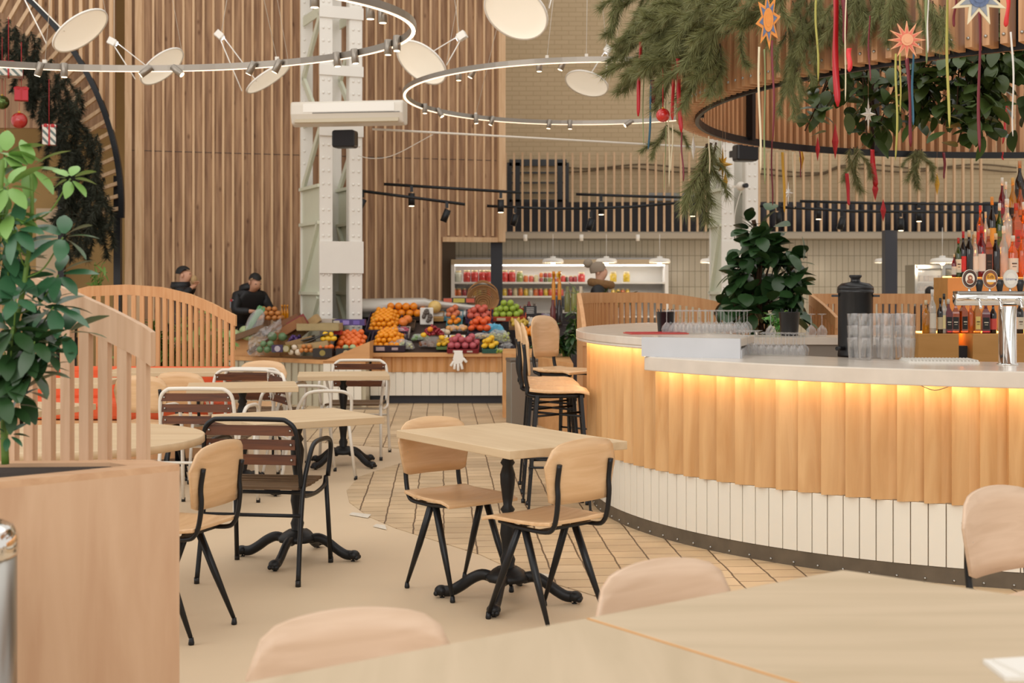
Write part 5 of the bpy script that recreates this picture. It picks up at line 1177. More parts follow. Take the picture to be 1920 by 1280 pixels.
px_row([(1789, 44, 9, 'red', '#C8B898', '#D8D0C0', False, 'smallest at the left end'), (1797, 74, 12, 'green', '#A83028', '#D8D0B8', False, 'slim at the left end'), (1806, 86, 12, 'dark', '#B82830', '#C8302E', False, 'with a red panel'), (1817, 88, 15, 'dark', '#C8B898', None, False, 'with a dull sheen right of the red-panelled one'),
        (1828, 86, 13, 'clear', '#CFC0A0', '#E0D8C8', False, 'covered by a white label'), (1840, 96, 17, 'red', '#B02A30', '#D8D0C4', False, 'with a white band and red capsule'), (1853, 90, 16, 'amber', '#C8B090', '#2A1C14', True, 'with a slanted dark label'), (1867, 82, 16, 'dark', '#D0B890', None, False, 'unlabelled, before the clear one'),
        (1882, 96, 17, 'clear', '#E0DCD0', None, False, 'tall and see-through beside the orange one'), (1899, 78, 20, 'orange', '#D8D0C0', '#E0D8C8', False, 'wide, with a cream label'), (1916, 84, 16, 'orange', '#C84A30', None, False, 'at the right edge')], Y2+.08, z2+.001, 'second step')
px_row([(1838, 92, 13, 'amber', '#C84028', '#C83028', False, 'with a red neck at the left end'), (1848, 80, 11, 'clear', '#D0B890', None, False, 'small, behind the red-necked one'), (1860, 108, 15, 'dark', '#D08A3A', '#C8963A', False, 'with a gold foil neck'), (1874, 96, 14, 'green', '#D8D4C8', '#4A6A30', False, 'with a green label band'),
        (1888, 104, 20, 'clear', '#D8D0C0', None, False, 'round-shouldered and see-through'), (1905, 96, 18, 'orange', '#B83A28', '#B03A2C', True, 'with a red slanted label'), (1919, 98, 15, 'amber', '#D8D0C0', None, False, 'at the right edge')], Y3+.08, z3+.001, 'third step')
px_row([(1879, 104, 13, 'red', '#D8CFC0', '#7A2030', False, 'with a plum label at the left end'), (1886, 96, 12, 'clear', '#E0D8C8', None, False, 'with a long pale neck'), (1899, 104, 15, 'gold', '#C89A50', '#1E1A16', False, 'with a black and gold neck'), (1913, 96, 15, 'amber', '#2A2018', '#B05A28', False, 'at the right edge')], Y4+.08, z4+.001, 'fourth step')
px_row([(1912, 98, 17, 'dark', '#B07A50', '#2A2420', False, 'topmost in the pyramid')], Y5+.08, z5+.001, 'fifth step')

# ================================================================== JAR FRIDGE
FY = 23.3; k_ = FY/F
def fx(px): return (px-960)*k_
def fz(py): return HC+(YH-py)*k_
t = thing('display_fridge', (fx(1049), FY, 0), 0, 'long open white display fridge with lit shelves of preserve jars', 'fridge'); ox = fx(1049)
x0, x1 = fx(847)-ox, fx(1252)-ox; zt_ = fz(487); zb = fz(620)
M_fr = mat('fridge_white', '#D5D3D0', rough=.4); M_frg = mat('fridge_header', '#A8977C', rough=.5)
m = MB(); m.box(((x0+x1)/2, .62, (zt_+.05)/2), (x1-x0, .04, zt_+.05)); m.box((x0+.02, .3, (zt_)/2), (.06, .64, zt_)); m.box((x1-.02, .3, zt_/2), (.06, .64, zt_)); m.box(((x0+x1)/2, .3, .3), (x1-x0, .62, .6)); m.build('body', M_fr, t)
m = MB(); m.box(((x0+x1)/2, .3, fz(491)), (x1-x0+.02, .66, .09)); m.build('header', M_frg, t)
m = MB(); m.box(((x0+x1)/2, .05, fz(497)), (x1-x0-.1, .04, .025)); m.build('light_tube', mat('cool_tube', '#FFFFFF', emis=4, ecol='#FFFBF4'), t)
l = bpy.data.lights.new('fridge_light', 'AREA'); l.shape = 'RECTANGLE'; l.size = x1-x0-.2; l.size_y = .15; l.energy = 9; l.color = (1, .97, .92); lo = bpy.data.objects.new('fridge_light', l); col.objects.link(lo); lo.location = (ox+(x0+x1)/2, FY+.2, fz(500)); lo.rotation_euler = (R(-8), 0, 0)
SH = {1: fz(528.5), 2: fz(554.5), 3: fz(592)}
for k, z in SH.items():
    m = MB(); m.box(((x0+x1)/2, .28, z-.015), (x1-x0-.08, .56, .03)); m.build('shelf', M_fr, t)
M_lid = mat('jar_lid', '#C9B98E', rough=.4, metal=.4)
JM = {'tomato': ('#C4261A', 'red tomatoes'), 'white': ('#C4C6B4', 'pale mushrooms'), 'green': ('#8E9A4A', 'green pickles'), 'orange': ('#D86A1E', 'orange vegetables'), 'coral': ('#D8503A', 'coral preserve'), 'yellow': ('#DDB424', 'yellow vegetables'),
      'red': ('#9E1A24', 'dark red preserve'), 'olive': ('#4A4A1E', 'olive-coloured preserve'), 'cream': ('#D2C49A', 'cream-coloured vegetables')}
def jarmat(k):
    nm = 'jar_'+k
    if nm in MATS: return MATS[nm]
    c = JM[k][0]; m = mat(nm, c, rough=.15, coat=.6); nt = m.node_tree; b = nt.nodes['Principled BSDF']; vo = nt.nodes.new('ShaderNodeTexVoronoi'); vo.inputs['Scale'].default_value = 26; tc = nt.nodes.new('ShaderNodeTexCoord'); nt.links.new(tc.outputs['Object'], vo.inputs['Vector'])
    cr = nt.nodes.new('ShaderNodeValToRGB'); lc = lin(c); cr.color_ramp.elements[0].color = tuple(min(1, v*1.5+.08) for v in lc[:3])+(1,); cr.color_ramp.elements[1].color = tuple(v*.55 for v in lc[:3])+(1,); cr.color_ramp.elements[1].position = .7
    nt.links.new(vo.outputs['Distance'], cr.inputs[0]); nt.links.new(cr.outputs[0], b.inputs['Base Color']); return m
ORD = ['leftmost', 'second', 'third', 'fourth', 'fifth', 'sixth', 'seventh', 'eighth', 'ninth', 'tenth', 'eleventh', 'twelfth', 'thirteenth', 'fourteenth', 'fifteenth', 'sixteenth', 'seventeenth', 'eighteenth', 'nineteenth', 'twentieth']
JP = {}
def jar(px, w_, h_, k, z, label):
    if k not in JP:
        r = .5; m = MB(); m.lathe([(.46, 0), (.5, .04), (.5, .70), (.44, .80), (.36, .86)], n=14); b = m.build('preserve_jar', jarmat(k)); m = MB(); m.lathe([(.37, .85), (.40, .86), (.40, .98), (.36, 1.0)], n=14); l_ = m.build('lid', M_lid, b); JP[k] = b; c = b
    else: c = dup(JP[k], (0, 0, 0), 0, None)
    c.location = (fx(px), FY+.14, z+.001); c.scale = (w_*k_, w_*k_, h_*k_); tag(c, label, 'jar')
top = [(859, 13, 21, 'white'), (875, 14, 22, 'tomato'), (889.5, 14, 22, 'tomato'), (904, 14, 22, 'tomato'), (916, 14, 22, 'tomato'), (946, 14, 22, 'tomato'), (960, 14, 22, 'tomato'), (974.5, 13, 20, 'green'), (986, 9.5, 13, 'orange'), (996, 9.5, 13, 'coral'), (1005.5, 9.5, 13, 'cream')]
st = [(1015, 'red', 'orange'), (1023, 'olive', 'red'), (1031, 'green', 'coral'), (1039, 'red', 'orange'), (1047, 'orange', 'yellow')]
top2 = [(1056.5, 9.5, 13, 'tomato'), (1063.5, 5, 11, 'olive'), (1071, 8.5, 12, 'red'), (1079, 8, 12, 'red'), (1091, 14, 18, 'tomato'), (1151, 13, 19, 'yellow'), (1176, 13, 19, 'yellow')]
i = 0
for px, w_, h_, k in top: jar(px, w_, h_, k, SH[1], f"{'large' if w_ > 12 else 'small'} jar of {JM[k][1]}, {ORD[i]} from the left on the top fridge shelf"); i += 1
for j, (px, a, b) in enumerate(st):
    jar(px, 7.5, 8.5, a, SH[1], f"lower jar of {JM[a][1]} in the {['first', 'second', 'third', 'fourth', 'fifth'][j]} stacked pair on the top shelf"); jar(px, 7.5, 9.5, b, SH[1]+8.6*k_, f"upper jar of {JM[b][1]} in the {['first', 'second', 'third', 'fourth', 'fifth'][j]} stacked pair on the top shelf")
for j, (px, w_, h_, k) in enumerate(top2): jar(px, w_, h_, k, SH[1], f"jar of {JM[k][1]}, {['just right of the stacked pairs', 'slim one second after the pairs', 'third after the stacked pairs', 'fourth after the stacked pairs', 'large one beside the fur-collared coat', 'nearer the fur-collared person on the right', 'last at the right'][j]}, on the top shelf")
row = [(851.5, 'orange'), (860, 'orange'), (870, 'red'), (880, 'red'), (889, 'yellow'), (898.5, 'green'), (908.5, 'olive'), (917, 'tomato'), (946, 'yellow'), (956, 'red'), (966, 'cream'), (976, 'orange'), (986, 'yellow'), (995, 'white'), (1004.5, 'orange'), (1014, 'tomato'), (1023.5, 'yellow'), (1032.5, 'coral'), (1043, 'red'), (1053, 'coral')]
for j, (px, k) in enumerate(row): jar(px, 9, 14 if j not in (11,) else 15.5, k, SH[2], f"jar of {JM[k][1]}, {ORD[j]} from the left on the lower fridge shelf")
for px, k, lb in ((1066, 'orange', 'first of four short ones'), (1074.5, 'olive', 'second of four short ones'), (1083, 'green', 'third of four short ones'), (1091, 'olive', 'fourth of four short ones')): jar(px, 7.5, 9.5, k, SH[2], f"short jar of {JM[k][1]}, {lb} before the coat, lower shelf")
for px, k, lb in ((1151, 'yellow', 'nearest the coat'), (1160, 'yellow', 'second'), (1169, 'orange', 'third'), (1178, 'yellow', 'last')): jar(px, 8.5, 13, k, SH[2], f"jar of {JM[k][1]}, {lb} right of the fur-collared person, lower shelf")
# second fridge at the right
t = thing('display_fridge', ((1755-960)*20/F, 20.0, 0), 0, 'small steel-framed glass fridge of packaged food behind the bottle stand', 'fridge')
kk = 20/F; m = MB(); xa = -37*kk; m.box((0, .5, .88), (74*kk, .04, 1.76)); m.box((xa, .25, .88), (.04, .5, 1.76)); m.box((-xa, .25, .88), (.04, .5, 1.76)); m.box((0, .25, HC+(YH-500)*kk), (74*kk, .5, .05)); m.box((0, .25, .3), (74*kk, .5, .6)); m.box((14*kk, 0, .9), (.05, .04, 1.7)); m.build('body', M_steel, t)
for z in (HC+(YH-529)*kk, HC+(YH-547)*kk): m = MB(); m.box((0, .25, z), (72*kk, .46, .02)); m.build('shelf', M_steel, t)
m = MB(); m.box((-12*kk, .02, HC+(YH-530)*kk), (46*kk, .01, 46*kk)); m.build('glass_door', M_film, t)
for r_, z in enumerate((HC+(YH-529)*kk, HC+(YH-547)*kk)):
    for j in range(7): 
        o_ = MB(); o_.box((0, 0, .045), (.062, .08, .09)); b = o_.build('food_package', mat('pack_'+str((j+r_) % 3), ['#8A6A4A', '#A8927A', '#6A4A34'][(j+r_) % 3], rough=.3), loc=((1755-960)*20/F+(-30+j*9)*kk, 20.2, z+.012), bevel=.01)
        tag(b, ['brown wrapped food package on the upper shelf of the small fridge', 'brown wrapped food package on the lower shelf of the small fridge'][r_], 'package', ['packages on the upper fridge shelf', 'packages on the lower fridge shelf'][r_])

# ================================================================== FRUIT AND VEGETABLE STAND
SY = 16.3
def S(px, py):
    """point on the sloping display surface seen at that pixel"""
    Y = 6.40/(.343+(py-YH)/F); return V((px-960)*Y/F, Y, HC+(YH-py)*Y/F)
SLP = math.atan(.343); MS = Matrix.Rotation(SLP, 3, 'X')
t = thing('market_stand', (0, 0, 0), 0, 'fruit stand with fluted wood front, cream tiles and dark kick board', 'market stand')
a_, b_ = (694-960)*SY/F, (941-960)*SY/F; zr = HC+(YH-661)*SY/F
M_st = wood('stand_wood', '#BE8A56', '#D09E68', 'x', 1.3, .5, stretch=7); M_stz = wood('stand_wood_z', '#C08A54', '#D2A06A', 'z', 1.3, .5, stretch=7)
m = MB(); m.box(((a_+b_)/2, SY+.02, zr-.025), (b_-a_, .12, .05)); m.build('top_rail', M_st, t, bevel=.004)
m = MB(); pts = []; x = a_+.02
while x < b_: pts += [(x, SY+.0), (x+.04, SY+.03), (x+.105, SY+.03)]; x += .128
pts += [(b_, SY+.03), (b_, SY+.08), (a_, SY+.08)]; m.prism(pts, .39, zr-.05); m.build('fluted_front', M_stz, t)
m = MB(); x = a_
while x < b_-.05: m.box((x+.05, SY+.05, .245), (.101, .03, .285)); x += .104
m.build('base_tiles', M_tile, t); m = MB(); m.box(((a_+b_)/2, SY+.08, .245), (b_-a_, .03, .29)); m.build('tile_grout', M_grout, t)
m = MB(); m.box(((a_+b_)/2, SY+.10, .05), (b_-a_, .05, .10)); m.build('kick_board', M_dark, t)
aL = (437-960)*SY/F; m = MB(); dd = 1.7
for x0_, x1_, zo_ in ((a_, b_, 0),):
    vs = [V(x0_, SY+.05, zr-.004), V(x1_, SY+.05, zr-.004), V(x1_, SY+1.35, zr-.004+1.3*.343), V(x0_, SY+1.35, zr-.004+1.3*.343), V(x0_, SY+.05, .1), V(x1_, SY+.05, .1), V(x1_, SY+1.35, .1), V(x0_, SY+1.35, .1)]
    m.add(vs, [(0, 1, 2, 3), (0, 4, 5, 1), (1, 5, 6, 2), (2, 6, 7, 3), (3, 7, 4, 0), (7, 6, 5, 4)])
m.build('sloping_bed', mat('stand_bed', '#3A2A22', rough=.8), t)
t = thing('market_stand', (0, 0, 0), 0, 'vegetable counter with pale vertical boards running left from the fruit stand', 'market stand')
zL = .565
poly = [((694-960)*15.9/F, 15.9), ((605-960)*15.9/F, 15.9), ((600-960)*15.9/F, 16.0), ((432-960)*16.9/F, 16.9), ((440-960)*18.2/F, 18.1), ((560-960)*17.2/F, 17.9), ((560-960)*16.8/F, 16.8), (a_, 16.8)]
poly = [((694-960)*15.9/F, 15.9), ((605-960)*15.9/F, 15.9), ((432-960)*16.9/F, 16.9), ((432-960)*16.9/F, 17.55), (-2.78, 17.55), (-2.74, 16.78), (a_-.005, 16.78), (a_-.005, 15.9)][1:]
poly = [((605-960)*15.9/F, 15.9), (a_-.01, 15.9), (a_-.01, 16.75), (-2.72, 16.75), (-2.95, 17.5), ((430-960)*17.2/F, 17.5), ((432-960)*16.9/F, 16.8)]
m = MB(); m.prism(poly, 0, zL-.05); m.build('boards', mat('greenish_boards', '#B4AC94', rough=.4), t)
m = MB(); m.prism([(x, y-.02) if y < 16.85 else (x, y) for x, y in poly], zL-.05, zL); m.build('worktop', M_st, t)
m = MB(); x = (606-960)*15.88/F
while x < a_-.06: m.box((x+.045, 15.885, .27), (.086, .02, .50)); x += .0915
m.build('base_tiles', M_tile, t)
m = MB(); p0, p1 = V(poly[-1][0], poly[-1][1]-.012, 0), V(poly[0][0], poly[0][1]-.012, 0)
for k in range(14): q_ = p0.lerp(p1, (k+.5)/14); m.box((q_.x, q_.y, .26), (.006, .012, .5))
m.build('board_joints', M_grout, t)
# wedge side board
m = MB(); pa, pb, pc = P(605, 677, 15.86), P(693, 677, 15.86), P(693, 640, 15.86)
m.add([pa, pb, pc, pa+V(0, .5, 0), pb+V(0, .5, 0), pc+V(0, .5, 0)], [(0, 1, 2), (5, 4, 3), (0, 3, 4, 1), (1, 4, 5, 2), (2, 5, 3, 0)]); tag(m.build('wedge_board', M_st), 'triangular wooden side board between the vegetable counter and the fruit stand', 'board')
# white sheet behind
m = MB(); NX = 30
for s in range(1):
    vs = []; 
    for i in range(NX+1):
        px = 668+i*(893-668)/NX; top_ = 563+((0 if px < 700 else 0))+(-2*sin((px-668)/80) if px < 800 else (px-800)*.12)
        for j in range(7):
            py = top_+j*(594-top_)/6; Yq = 17.55-.0*j; q_ = P(px, py, Yq+.10*sin(j*1.2+px*.02)+(.25 if j == 0 else 0)); vs.append(q_)
    fs = [(i*7+j, (i+1)*7+j, (i+1)*7+j+1, i*7+j+1) for i in range(NX) for j in range(6)]; m.add(vs, fs, True)
o = m.build('white_cloth', M_sheet); sd = o.modifiers.new('thick', 'SOLIDIFY'); sd.thickness = .02; tag(o, 'white cloth draped over the rear of the fruit stand', 'cloth')
m = MB(); m.box(((775-960)*17.9/F, 17.95, .55), (1.75, .3, 1.1)); tag(m.build('rear_cabinet', mat('rear_dark', '#2C2426', rough=.7)), 'dark low cabinet carrying the white cloth behind the fruit', 'cabinet')

FM = {'orange': ('#DE8212', 'orange'), 'mandarin': ('#E8920E', 'mandarin'), 'apricot': ('#E2702E', 'apricot'), 'pomelo': ('#93A83A', 'pomelo'), 'grapefruit': ('#DA7A30', 'grapefruit'), 'peach': ('#C8704A', 'peach'), 'redapple': ('#C25A48', 'red apple'), 'persimmon': ('#DC5A26', 'persimmon'),
      'greenapple': ('#94AC3A', 'green apple'), 'pear': ('#C2A03A', 'pear'), 'plum': ('#A8485A', 'pink plum'), 'pinkapple': ('#B0525A', 'pink apple'), 'lemon': ('#E2B428', 'lemon'), 'onion': ('#B8763A', 'onion'), 'cabbage': ('#A2B080', 'cabbage'), 'tomato': ('#C8361E', 'tomato'), 'melon': ('#D2B26A', 'melon'), 'garlic': ('#D2C4B0', 'garlic bulb'), 'broccoli': ('#5E7A54', 'green vegetable')}
FP = {}
def fruit(kind, p, r, label, group=None):
    if kind not in FP:
        m = MB(); sq = {'cabbage': (1, 1, .85), 'persimmon': (1, 1, .82), 'pear': (.85, .85, 1), 'lemon': (1.2, .85, .85), 'onion': (1, 1, .9)}.get(kind, (1, 1, .94)); n = 10
        prof = [(sin(PI*i/n)*(1-.1*(i == n)), -cos(PI*i/n)*(1-.12*(i == n))+(.0)) for i in range(n+1)]
        if kind == 'pear': prof = [(sin(PI*i/n)*(1 if i < 5 else 1-.09*(i-4)), -cos(PI*i/n)*(1 if i < 5 else 1.25)) for i in range(n+1)]
        m.lathe(prof, n=14, M=Matrix.Diagonal(Vector(sq)), cap=False); fm = mat('fruit_'+kind, FM[kind][0], rough=.4, noise=.22, nscale=2.5, bump=.15, bscale=25)
        nm = {'redapple': 'red_apple', 'greenapple': 'green_apple', 'pinkapple': 'pink_apple', 'garlic': 'garlic_bulb', 'broccoli': 'broccoli'}.get(kind, kind); o = m.build(nm, fm); FP[kind] = o
        if kind in ('redapple', 'greenapple', 'pinkapple', 'pear', 'persimmon', 'melon'):
            m = MB(); m.tube([(0, 0, .85), (.05, 0, 1.15)], .06, 5); m.build('stem', M_bark, o)
        c = o
    else: c = dup(FP[kind], (0, 0, 0), 0, None)
    c.location = p; c.scale = (r, r, r); c.rotation_euler = (random.uniform(-.4, .4)-.2, random.uniform(-.4, .4), random.uniform(0, 6))
    return tag(c, label, 'fruit' if kind not in ('onion', 'cabbage', 'tomato', 'garlic', 'broccoli') else 'vegetable', group)
def crate(px0, px1, py0, py1, colr, hgt, label, name='crate', print_=None):
    """open tray lying on the slope; py0 back edge, py1 front edge"""
    f, b = S((px0+px1)/2, py1), S((px0+px1)/2, py0); k = f.y/F; w_ = (px1-px0)*k; d = max(.12, (b-f).length)
    c = (f+b)/2; t = thing(name, c, 0, label, 'crate'); m = MB(); th = .012; up = MS @ V(0, 0, 1)
    for cc, sz in (((0, 0, .006), (w_, d, .012)), ((0, -d/2, hgt/2), (w_, th, hgt)), ((0, d/2, hgt/2), (w_, th, hgt)), ((-w_/2, 0, hgt/2), (th, d, hgt)), ((w_/2, 0, hgt/2), (th, d, hgt))): m.box(tuple(MS @ Vector(cc)), sz, MS)
    m.build('tray', mat('crate_'+colr, colr, rough=.6, noise=.15, nscale=20), t)
    if print_:
        m = MB(); m.box(tuple(MS @ V(-w_*.2, -d/2-.008, hgt*.5)), (w_*.25, .003, hgt*.6), MS); m.build('printed_panel', mat('print_'+print_, print_, rough=.5), t); m = MB(); m.box(tuple(MS @ V(w_*.22, -d/2-.008, hgt*.5)), (w_*.18, .003, hgt*.4), MS); m.build('printed_panel', mat('print_'+print_, print_, rough=.5), t)
    return t, c, w_, d
def fill(kind, c, w_, d, r, layers, label, group, z0=.02, jit=.22, fullness=1):
    nx = max(1, int(w_*.96/(2*r))); ny = max(1, int(d*.96/(2*r)))
    for l_ in range(layers):
        ax, ay = nx-l_, ny-l_
        if ax < 1 or ay < 1: break
        for i in range(ax):
            for j in range(ay):
                if random.random() > fullness: continue
                q_ = V((i-(ax-1)/2+(.25 if j % 2 else -.25))*2*r*1.0+random.uniform(-jit, jit)*r, (j-(ay-1)/2)*2*r*.92+random.uniform(-jit, jit)*r, z0+r+l_*r*1.5)
                fruit(kind, c+MS @ q_, r*random.uniform(.93, 1.05), label, group)
def cf(px0, px1, py0, py1, colr, kind, r, layers, place, hgt=.07, print_=None, **kw):
    t_, c, w_, d = crate(px0, px1, py0, py1, colr, hgt, f"{place[0]}", print_=print_)
    fill(kind, c, w_, d, r, layers, f"{FM[kind][1]} {place[1]}", f"{FM[kind][1]}s {place[1]}", **kw)
# mandarins in three stacked crates, left of the stand
cf(697, 762, 632, 659, '#2E2436', 'mandarin', .034, 3, ('dark purple printed crate heaped with mandarins at the front left of the fruit stand', 'in the front left purple crate'), .08, '#B8A8B0')
cf(690, 752, 594, 628, '#3A2E40', 'mandarin', .034, 3, ('purple crate heaped with mandarins above the front left one', 'in the upper heaped crate on the left'), .07)
cf(628, 690, 632, 668, '#15141A', 'apricot', .040, 2, ('black tilted crate of apricots behind the wedge board', 'in the black crate behind the wedge board'), .07)
cf(717, 800, 588, 601, '#3A2A20', 'orange', .052, 2, ('brown crate of large oranges in the back row before the white cloth', 'in the back row before the white cloth'), .05)
cf(702, 738, 604, 616, '#4A3A2A', 'pomelo', .058, 2, ('crate of green pomelos left of the grapefruits', 'in the crate left of the grapefruits'), .04)
cf(742, 778, 605, 619, '#4A3A2A', 'grapefruit', .062, 1, ('crate of grapefruits below the large oranges', 'in the crate below the large oranges'), .04)
t_, c, w_, d = crate(798, 832, 590, 602, '#B08A54', .05, 'small wooden crate carrying the single melon'); fruit('melon', c+V(0, 0, .145), .088, 'single large pale yellow melon before the white cloth')
cf(832, 868, 588, 601, '#4A7A8A', 'peach', .040, 2, ('blue-green crate of peaches right of the melon', 'in the crate right of the melon'), .05, '#B08A60')
cf(838, 866, 604, 615, '#3A7A80', 'orange', .036, 2, ('teal crate of small oranges in front of the peaches', 'in the teal crate in front of the peaches'), .04)
cf(874, 924, 588, 606, '#3A2440', 'redapple', .046, 2, ('purple crate of red and yellow apples in front of the basket', 'in the purple crate in front of the basket'), .06, '#C8B8A8')
cf(878, 928, 610, 630, '#2E2A3A', 'persimmon', .048, 2, ('dark crate of persimmons in the middle right of the stand', 'in the dark crate in the middle right'), .05)
cf(920, 986, 586, 602, '#B0472A', 'greenapple', .044, 3, ('orange-red printed crate piled with green apples', 'in the orange-red crate'), .06, '#D8C8A8')
cf(955, 995, 606, 618, '#7A5A3A', 'pear', .036, 1, ('crate of yellow-green pears under the green apples', 'in the crate under the green apples'), .04)
cf(976, 1014, 620, 640, '#1E1A18', 'orange', .045, 1, ('black crate of oranges at the right end, behind the stools', 'in the black crate at the right end'), .06)
cf(840, 898, 642, 662, '#7A1A20', 'pinkapple', .044, 2, ('red crate of pink apples in the front row', 'in the front row red crate'), .05, '#C8BCB0', fullness=.85)
cf(905, 932, 644, 662, '#2E5A50', 'lemon', .040, 2, ('teal crate of yellow quinces in the front row', 'in the front row teal crate'), .05)
cf(712, 768, 619, 634, '#A89A92', 'plum', .024, 1, ('pale tray of pink plums under clear film', 'in the film-covered pale tray'), .05)
cf(820, 842, 640, 655, '#5A7A4A', 'lemon', .03, 1, ('small green punnet between the bowl and the pink apples', 'in the small green punnet'), .03)
# film over trays and bags
def bag(px, py, w_, h_, dep, label, m_=M_film, inner=None, ri=.014, n_=26, nm='plastic_bag', up=.0, cat='bag'):
    c = S(px, py)+MS @ V(0, 0, up); t = thing(nm, c, 0, label, cat); k = c.y/F; a, b = w_*k/2, h_*k/2; m = MB(); N = 9; vs = []; rnd = random.Random(px)
    for i in range(N+1):
        for j in range(N+1):
            u, v = -1+2*i/N, -1+2*j/N; z = dep*(1-u**4)*(1-v**4)*(.75+.35*rnd.random()); vs.append(MS @ V(u*a*(1-.1*v*v), v*b*1.6, z+.01))
    m.add(vs, [(i*(N+1)+j, (i+1)*(N+1)+j, (i+1)*(N+1)+j+1, i*(N+1)+j+1) for i in range(N) for j in range(N)], False)
    if inner:
        mb = MB()
        for q_ in range(n_): mb.ball(tuple(MS @ V(rnd.uniform(-.8, .8)*a, rnd.uniform(-.8, .8)*b*1.5, dep*rnd.uniform(.15, .7))), ri*rnd.uniform(.8, 1.2), 6)
        mb.build('contents', mat('in_'+inner, inner, rough=.5, noise=.3, nscale=10), t)['kind'] = 'stuff'
    m.build('film', m_, t); return t
bag(750, 652, 56, 12, .10, 'clear bag of pale green grapes in the front row', inner='#A8AC84', ri=.018, n_=60)
bag(740, 627, 58, 8, .075, 'clear film stretched over the pale tray of plums', nm='film_cover')
bag(935, 640, 48, 14, .14, 'blue-printed clear bag of green grapes', inner='#9AA05A', ri=.018, n_=60); bag(925, 622, 44, 9, .10, 'light blue plastic bag above the grapes', m_=mat('blue_film', '#5AA8C8', rough=.2))
bag(950, 655, 34, 8, .07, 'bunch of black grapes in a loose film at the front right', inner='#1E1826', ri=.016, n_=60); bag(938, 661, 22, 4, .05, 'pale green grapes at the very front right', inner='#8A9A3A', ri=.016, n_=30)
bag(905, 634, 40, 7, .06, 'teal-edged net tray of small fruit', inner='#B8A078', ri=.018, n_=40); bag(800, 648, 30, 9, .06, 'brown clear-lidded tray beside the green grapes', inner='#7A4A2A', ri=.02, n_=30)
bag(788, 636, 36, 8, .06, 'green and white vegetable pack under film', inner='#7E9A66', ri=.022, n_=30); bag(1000, 608, 22, 26, .07, 'white mesh sack of garlic', inner='#CFC4B4', ri=.02, n_=70); bag(1025, 606, 24, 24, .12, 'purple mesh sack of red onions beside the stools', inner='#5A3A6A', ri=.022, n_=70)
bag(832, 626, 22, 8, .06, 'foam tray of pale fruit in film, left of two alike', inner='#CDB89A', ri=.03, n_=10, nm='wrapped_tray', cat='tray'); bag(848, 620, 18, 7, .07, 'foam tray with orange fruit in film, middle one', inner='#D8A060', ri=.03, n_=10, nm='wrapped_tray', cat='tray'); bag(866, 620, 18, 7, .07, 'foam tray with orange fruit in film, right one', inner='#D8A060', ri=.03, n_=10, nm='wrapped_tray', cat='tray')
for px, lb in ((832, 'left of three'), (850, 'middle of three'), (865, 'right of three')):
    c = S(px, 636); t = thing('wrapped_tray', c, 0, 'white foam tray with yellow paper label, '+lb+' alike', 'tray'); m = MB(); m.box(tuple(MS @ V(0, 0, .02)), (.10, .11, .04), MS); m.build('foam_tray', M_wpap, t, bevel=.006); m = MB(); m.box(tuple(MS @ V(0, 0, .042)), (.055, .055, .003), MS); m.build('label', mat('yellow_label', '#D8B44A'), t)
# punnet of mushrooms and bowl of cherries
c = S(800, 610); t = thing('mushroom_tray', c, 0, 'white edged tray of dark mushrooms standing in front of the melon', 'tray'); m = MB(); m.box((0, 0, .12), (.17, .02, .22)); m.build('tray', M_wpap, t, bevel=.01); m = MB()
for i in range(12): m.ball((random.uniform(-.055, .055), -.025, .12+random.uniform(-.07, .08)), .026, 6)
m.build('mushrooms', mat('mushroom', '#5A5048', rough=.5), t)['kind'] = 'stuff'
c = S(812, 650); t = thing('glass_bowl', c, 0, 'clear basket heaped with red grapes, a lemon and an orange', 'bowl'); m = MB(); m.lathe([(.07, 0), (.12, .10), (.125, .13)], n=20, cap=False); m.build('bowl', M_film, t)
for i in range(70):
    pass
m = MB()
for i in range(80): a = random.random()*6.28; rr = .13*math.sqrt(random.random()); m.ball((rr*cos(a), rr*sin(a), .13+.13*(1-(rr/.13)**2)*random.random()+.02), .018, 6)
m.build('grapes', mat('red_grape', '#8A1626', rough=.25), t)['kind'] = 'stuff'
fruit('lemon', c+V(-.11, -.08, .15), .035, 'lemon at the left of the red grapes'); fruit('orange', c+V(-.03, -.10, .22), .035, 'orange lying on the red grapes'); fruit('lemon', c+V(.11, -.08, .12), .035, 'lemon at the right of the red grapes')
# wicker basket
c = S(905, 578)+V(0, .1, .0); t = thing('wicker_basket', c, 0, 'round wicker basket tipped on its side behind the apples', 'basket'); M = Matrix.Rotation(R(62), 3, 'X'); m = MB()
for k in range(9): rr = .21*(1-.05*k*k/8)-.01*k; m.tube([tuple(M @ V(rr*cos(a*PI/12), rr*sin(a*PI/12), -.016*k)+V(0, 0, .12)) for a in range(24)], .010, 6, closed=True)
m.lathe([(0, -.13), (.14, -.135)], (0, 0, .12), n=24, M=M, cap=False); m.build('body', mat('wicker', '#9A6E42', rough=.8, noise=.3, nscale=60, bump=.5, bscale=120), t)
m = MB()
for dz in (0, .018): m.tube(bez([M @ V(-.21, 0, 0)+V(0, 0, .12), V(-.17, -.02, .27), V(0, -.02, .35+dz), V(.17, -.02, .27), M @ V(.21, 0, 0)+V(0, 0, .12)], 6), .009, 6)
m.build('handle', MATS['wicker'], t)
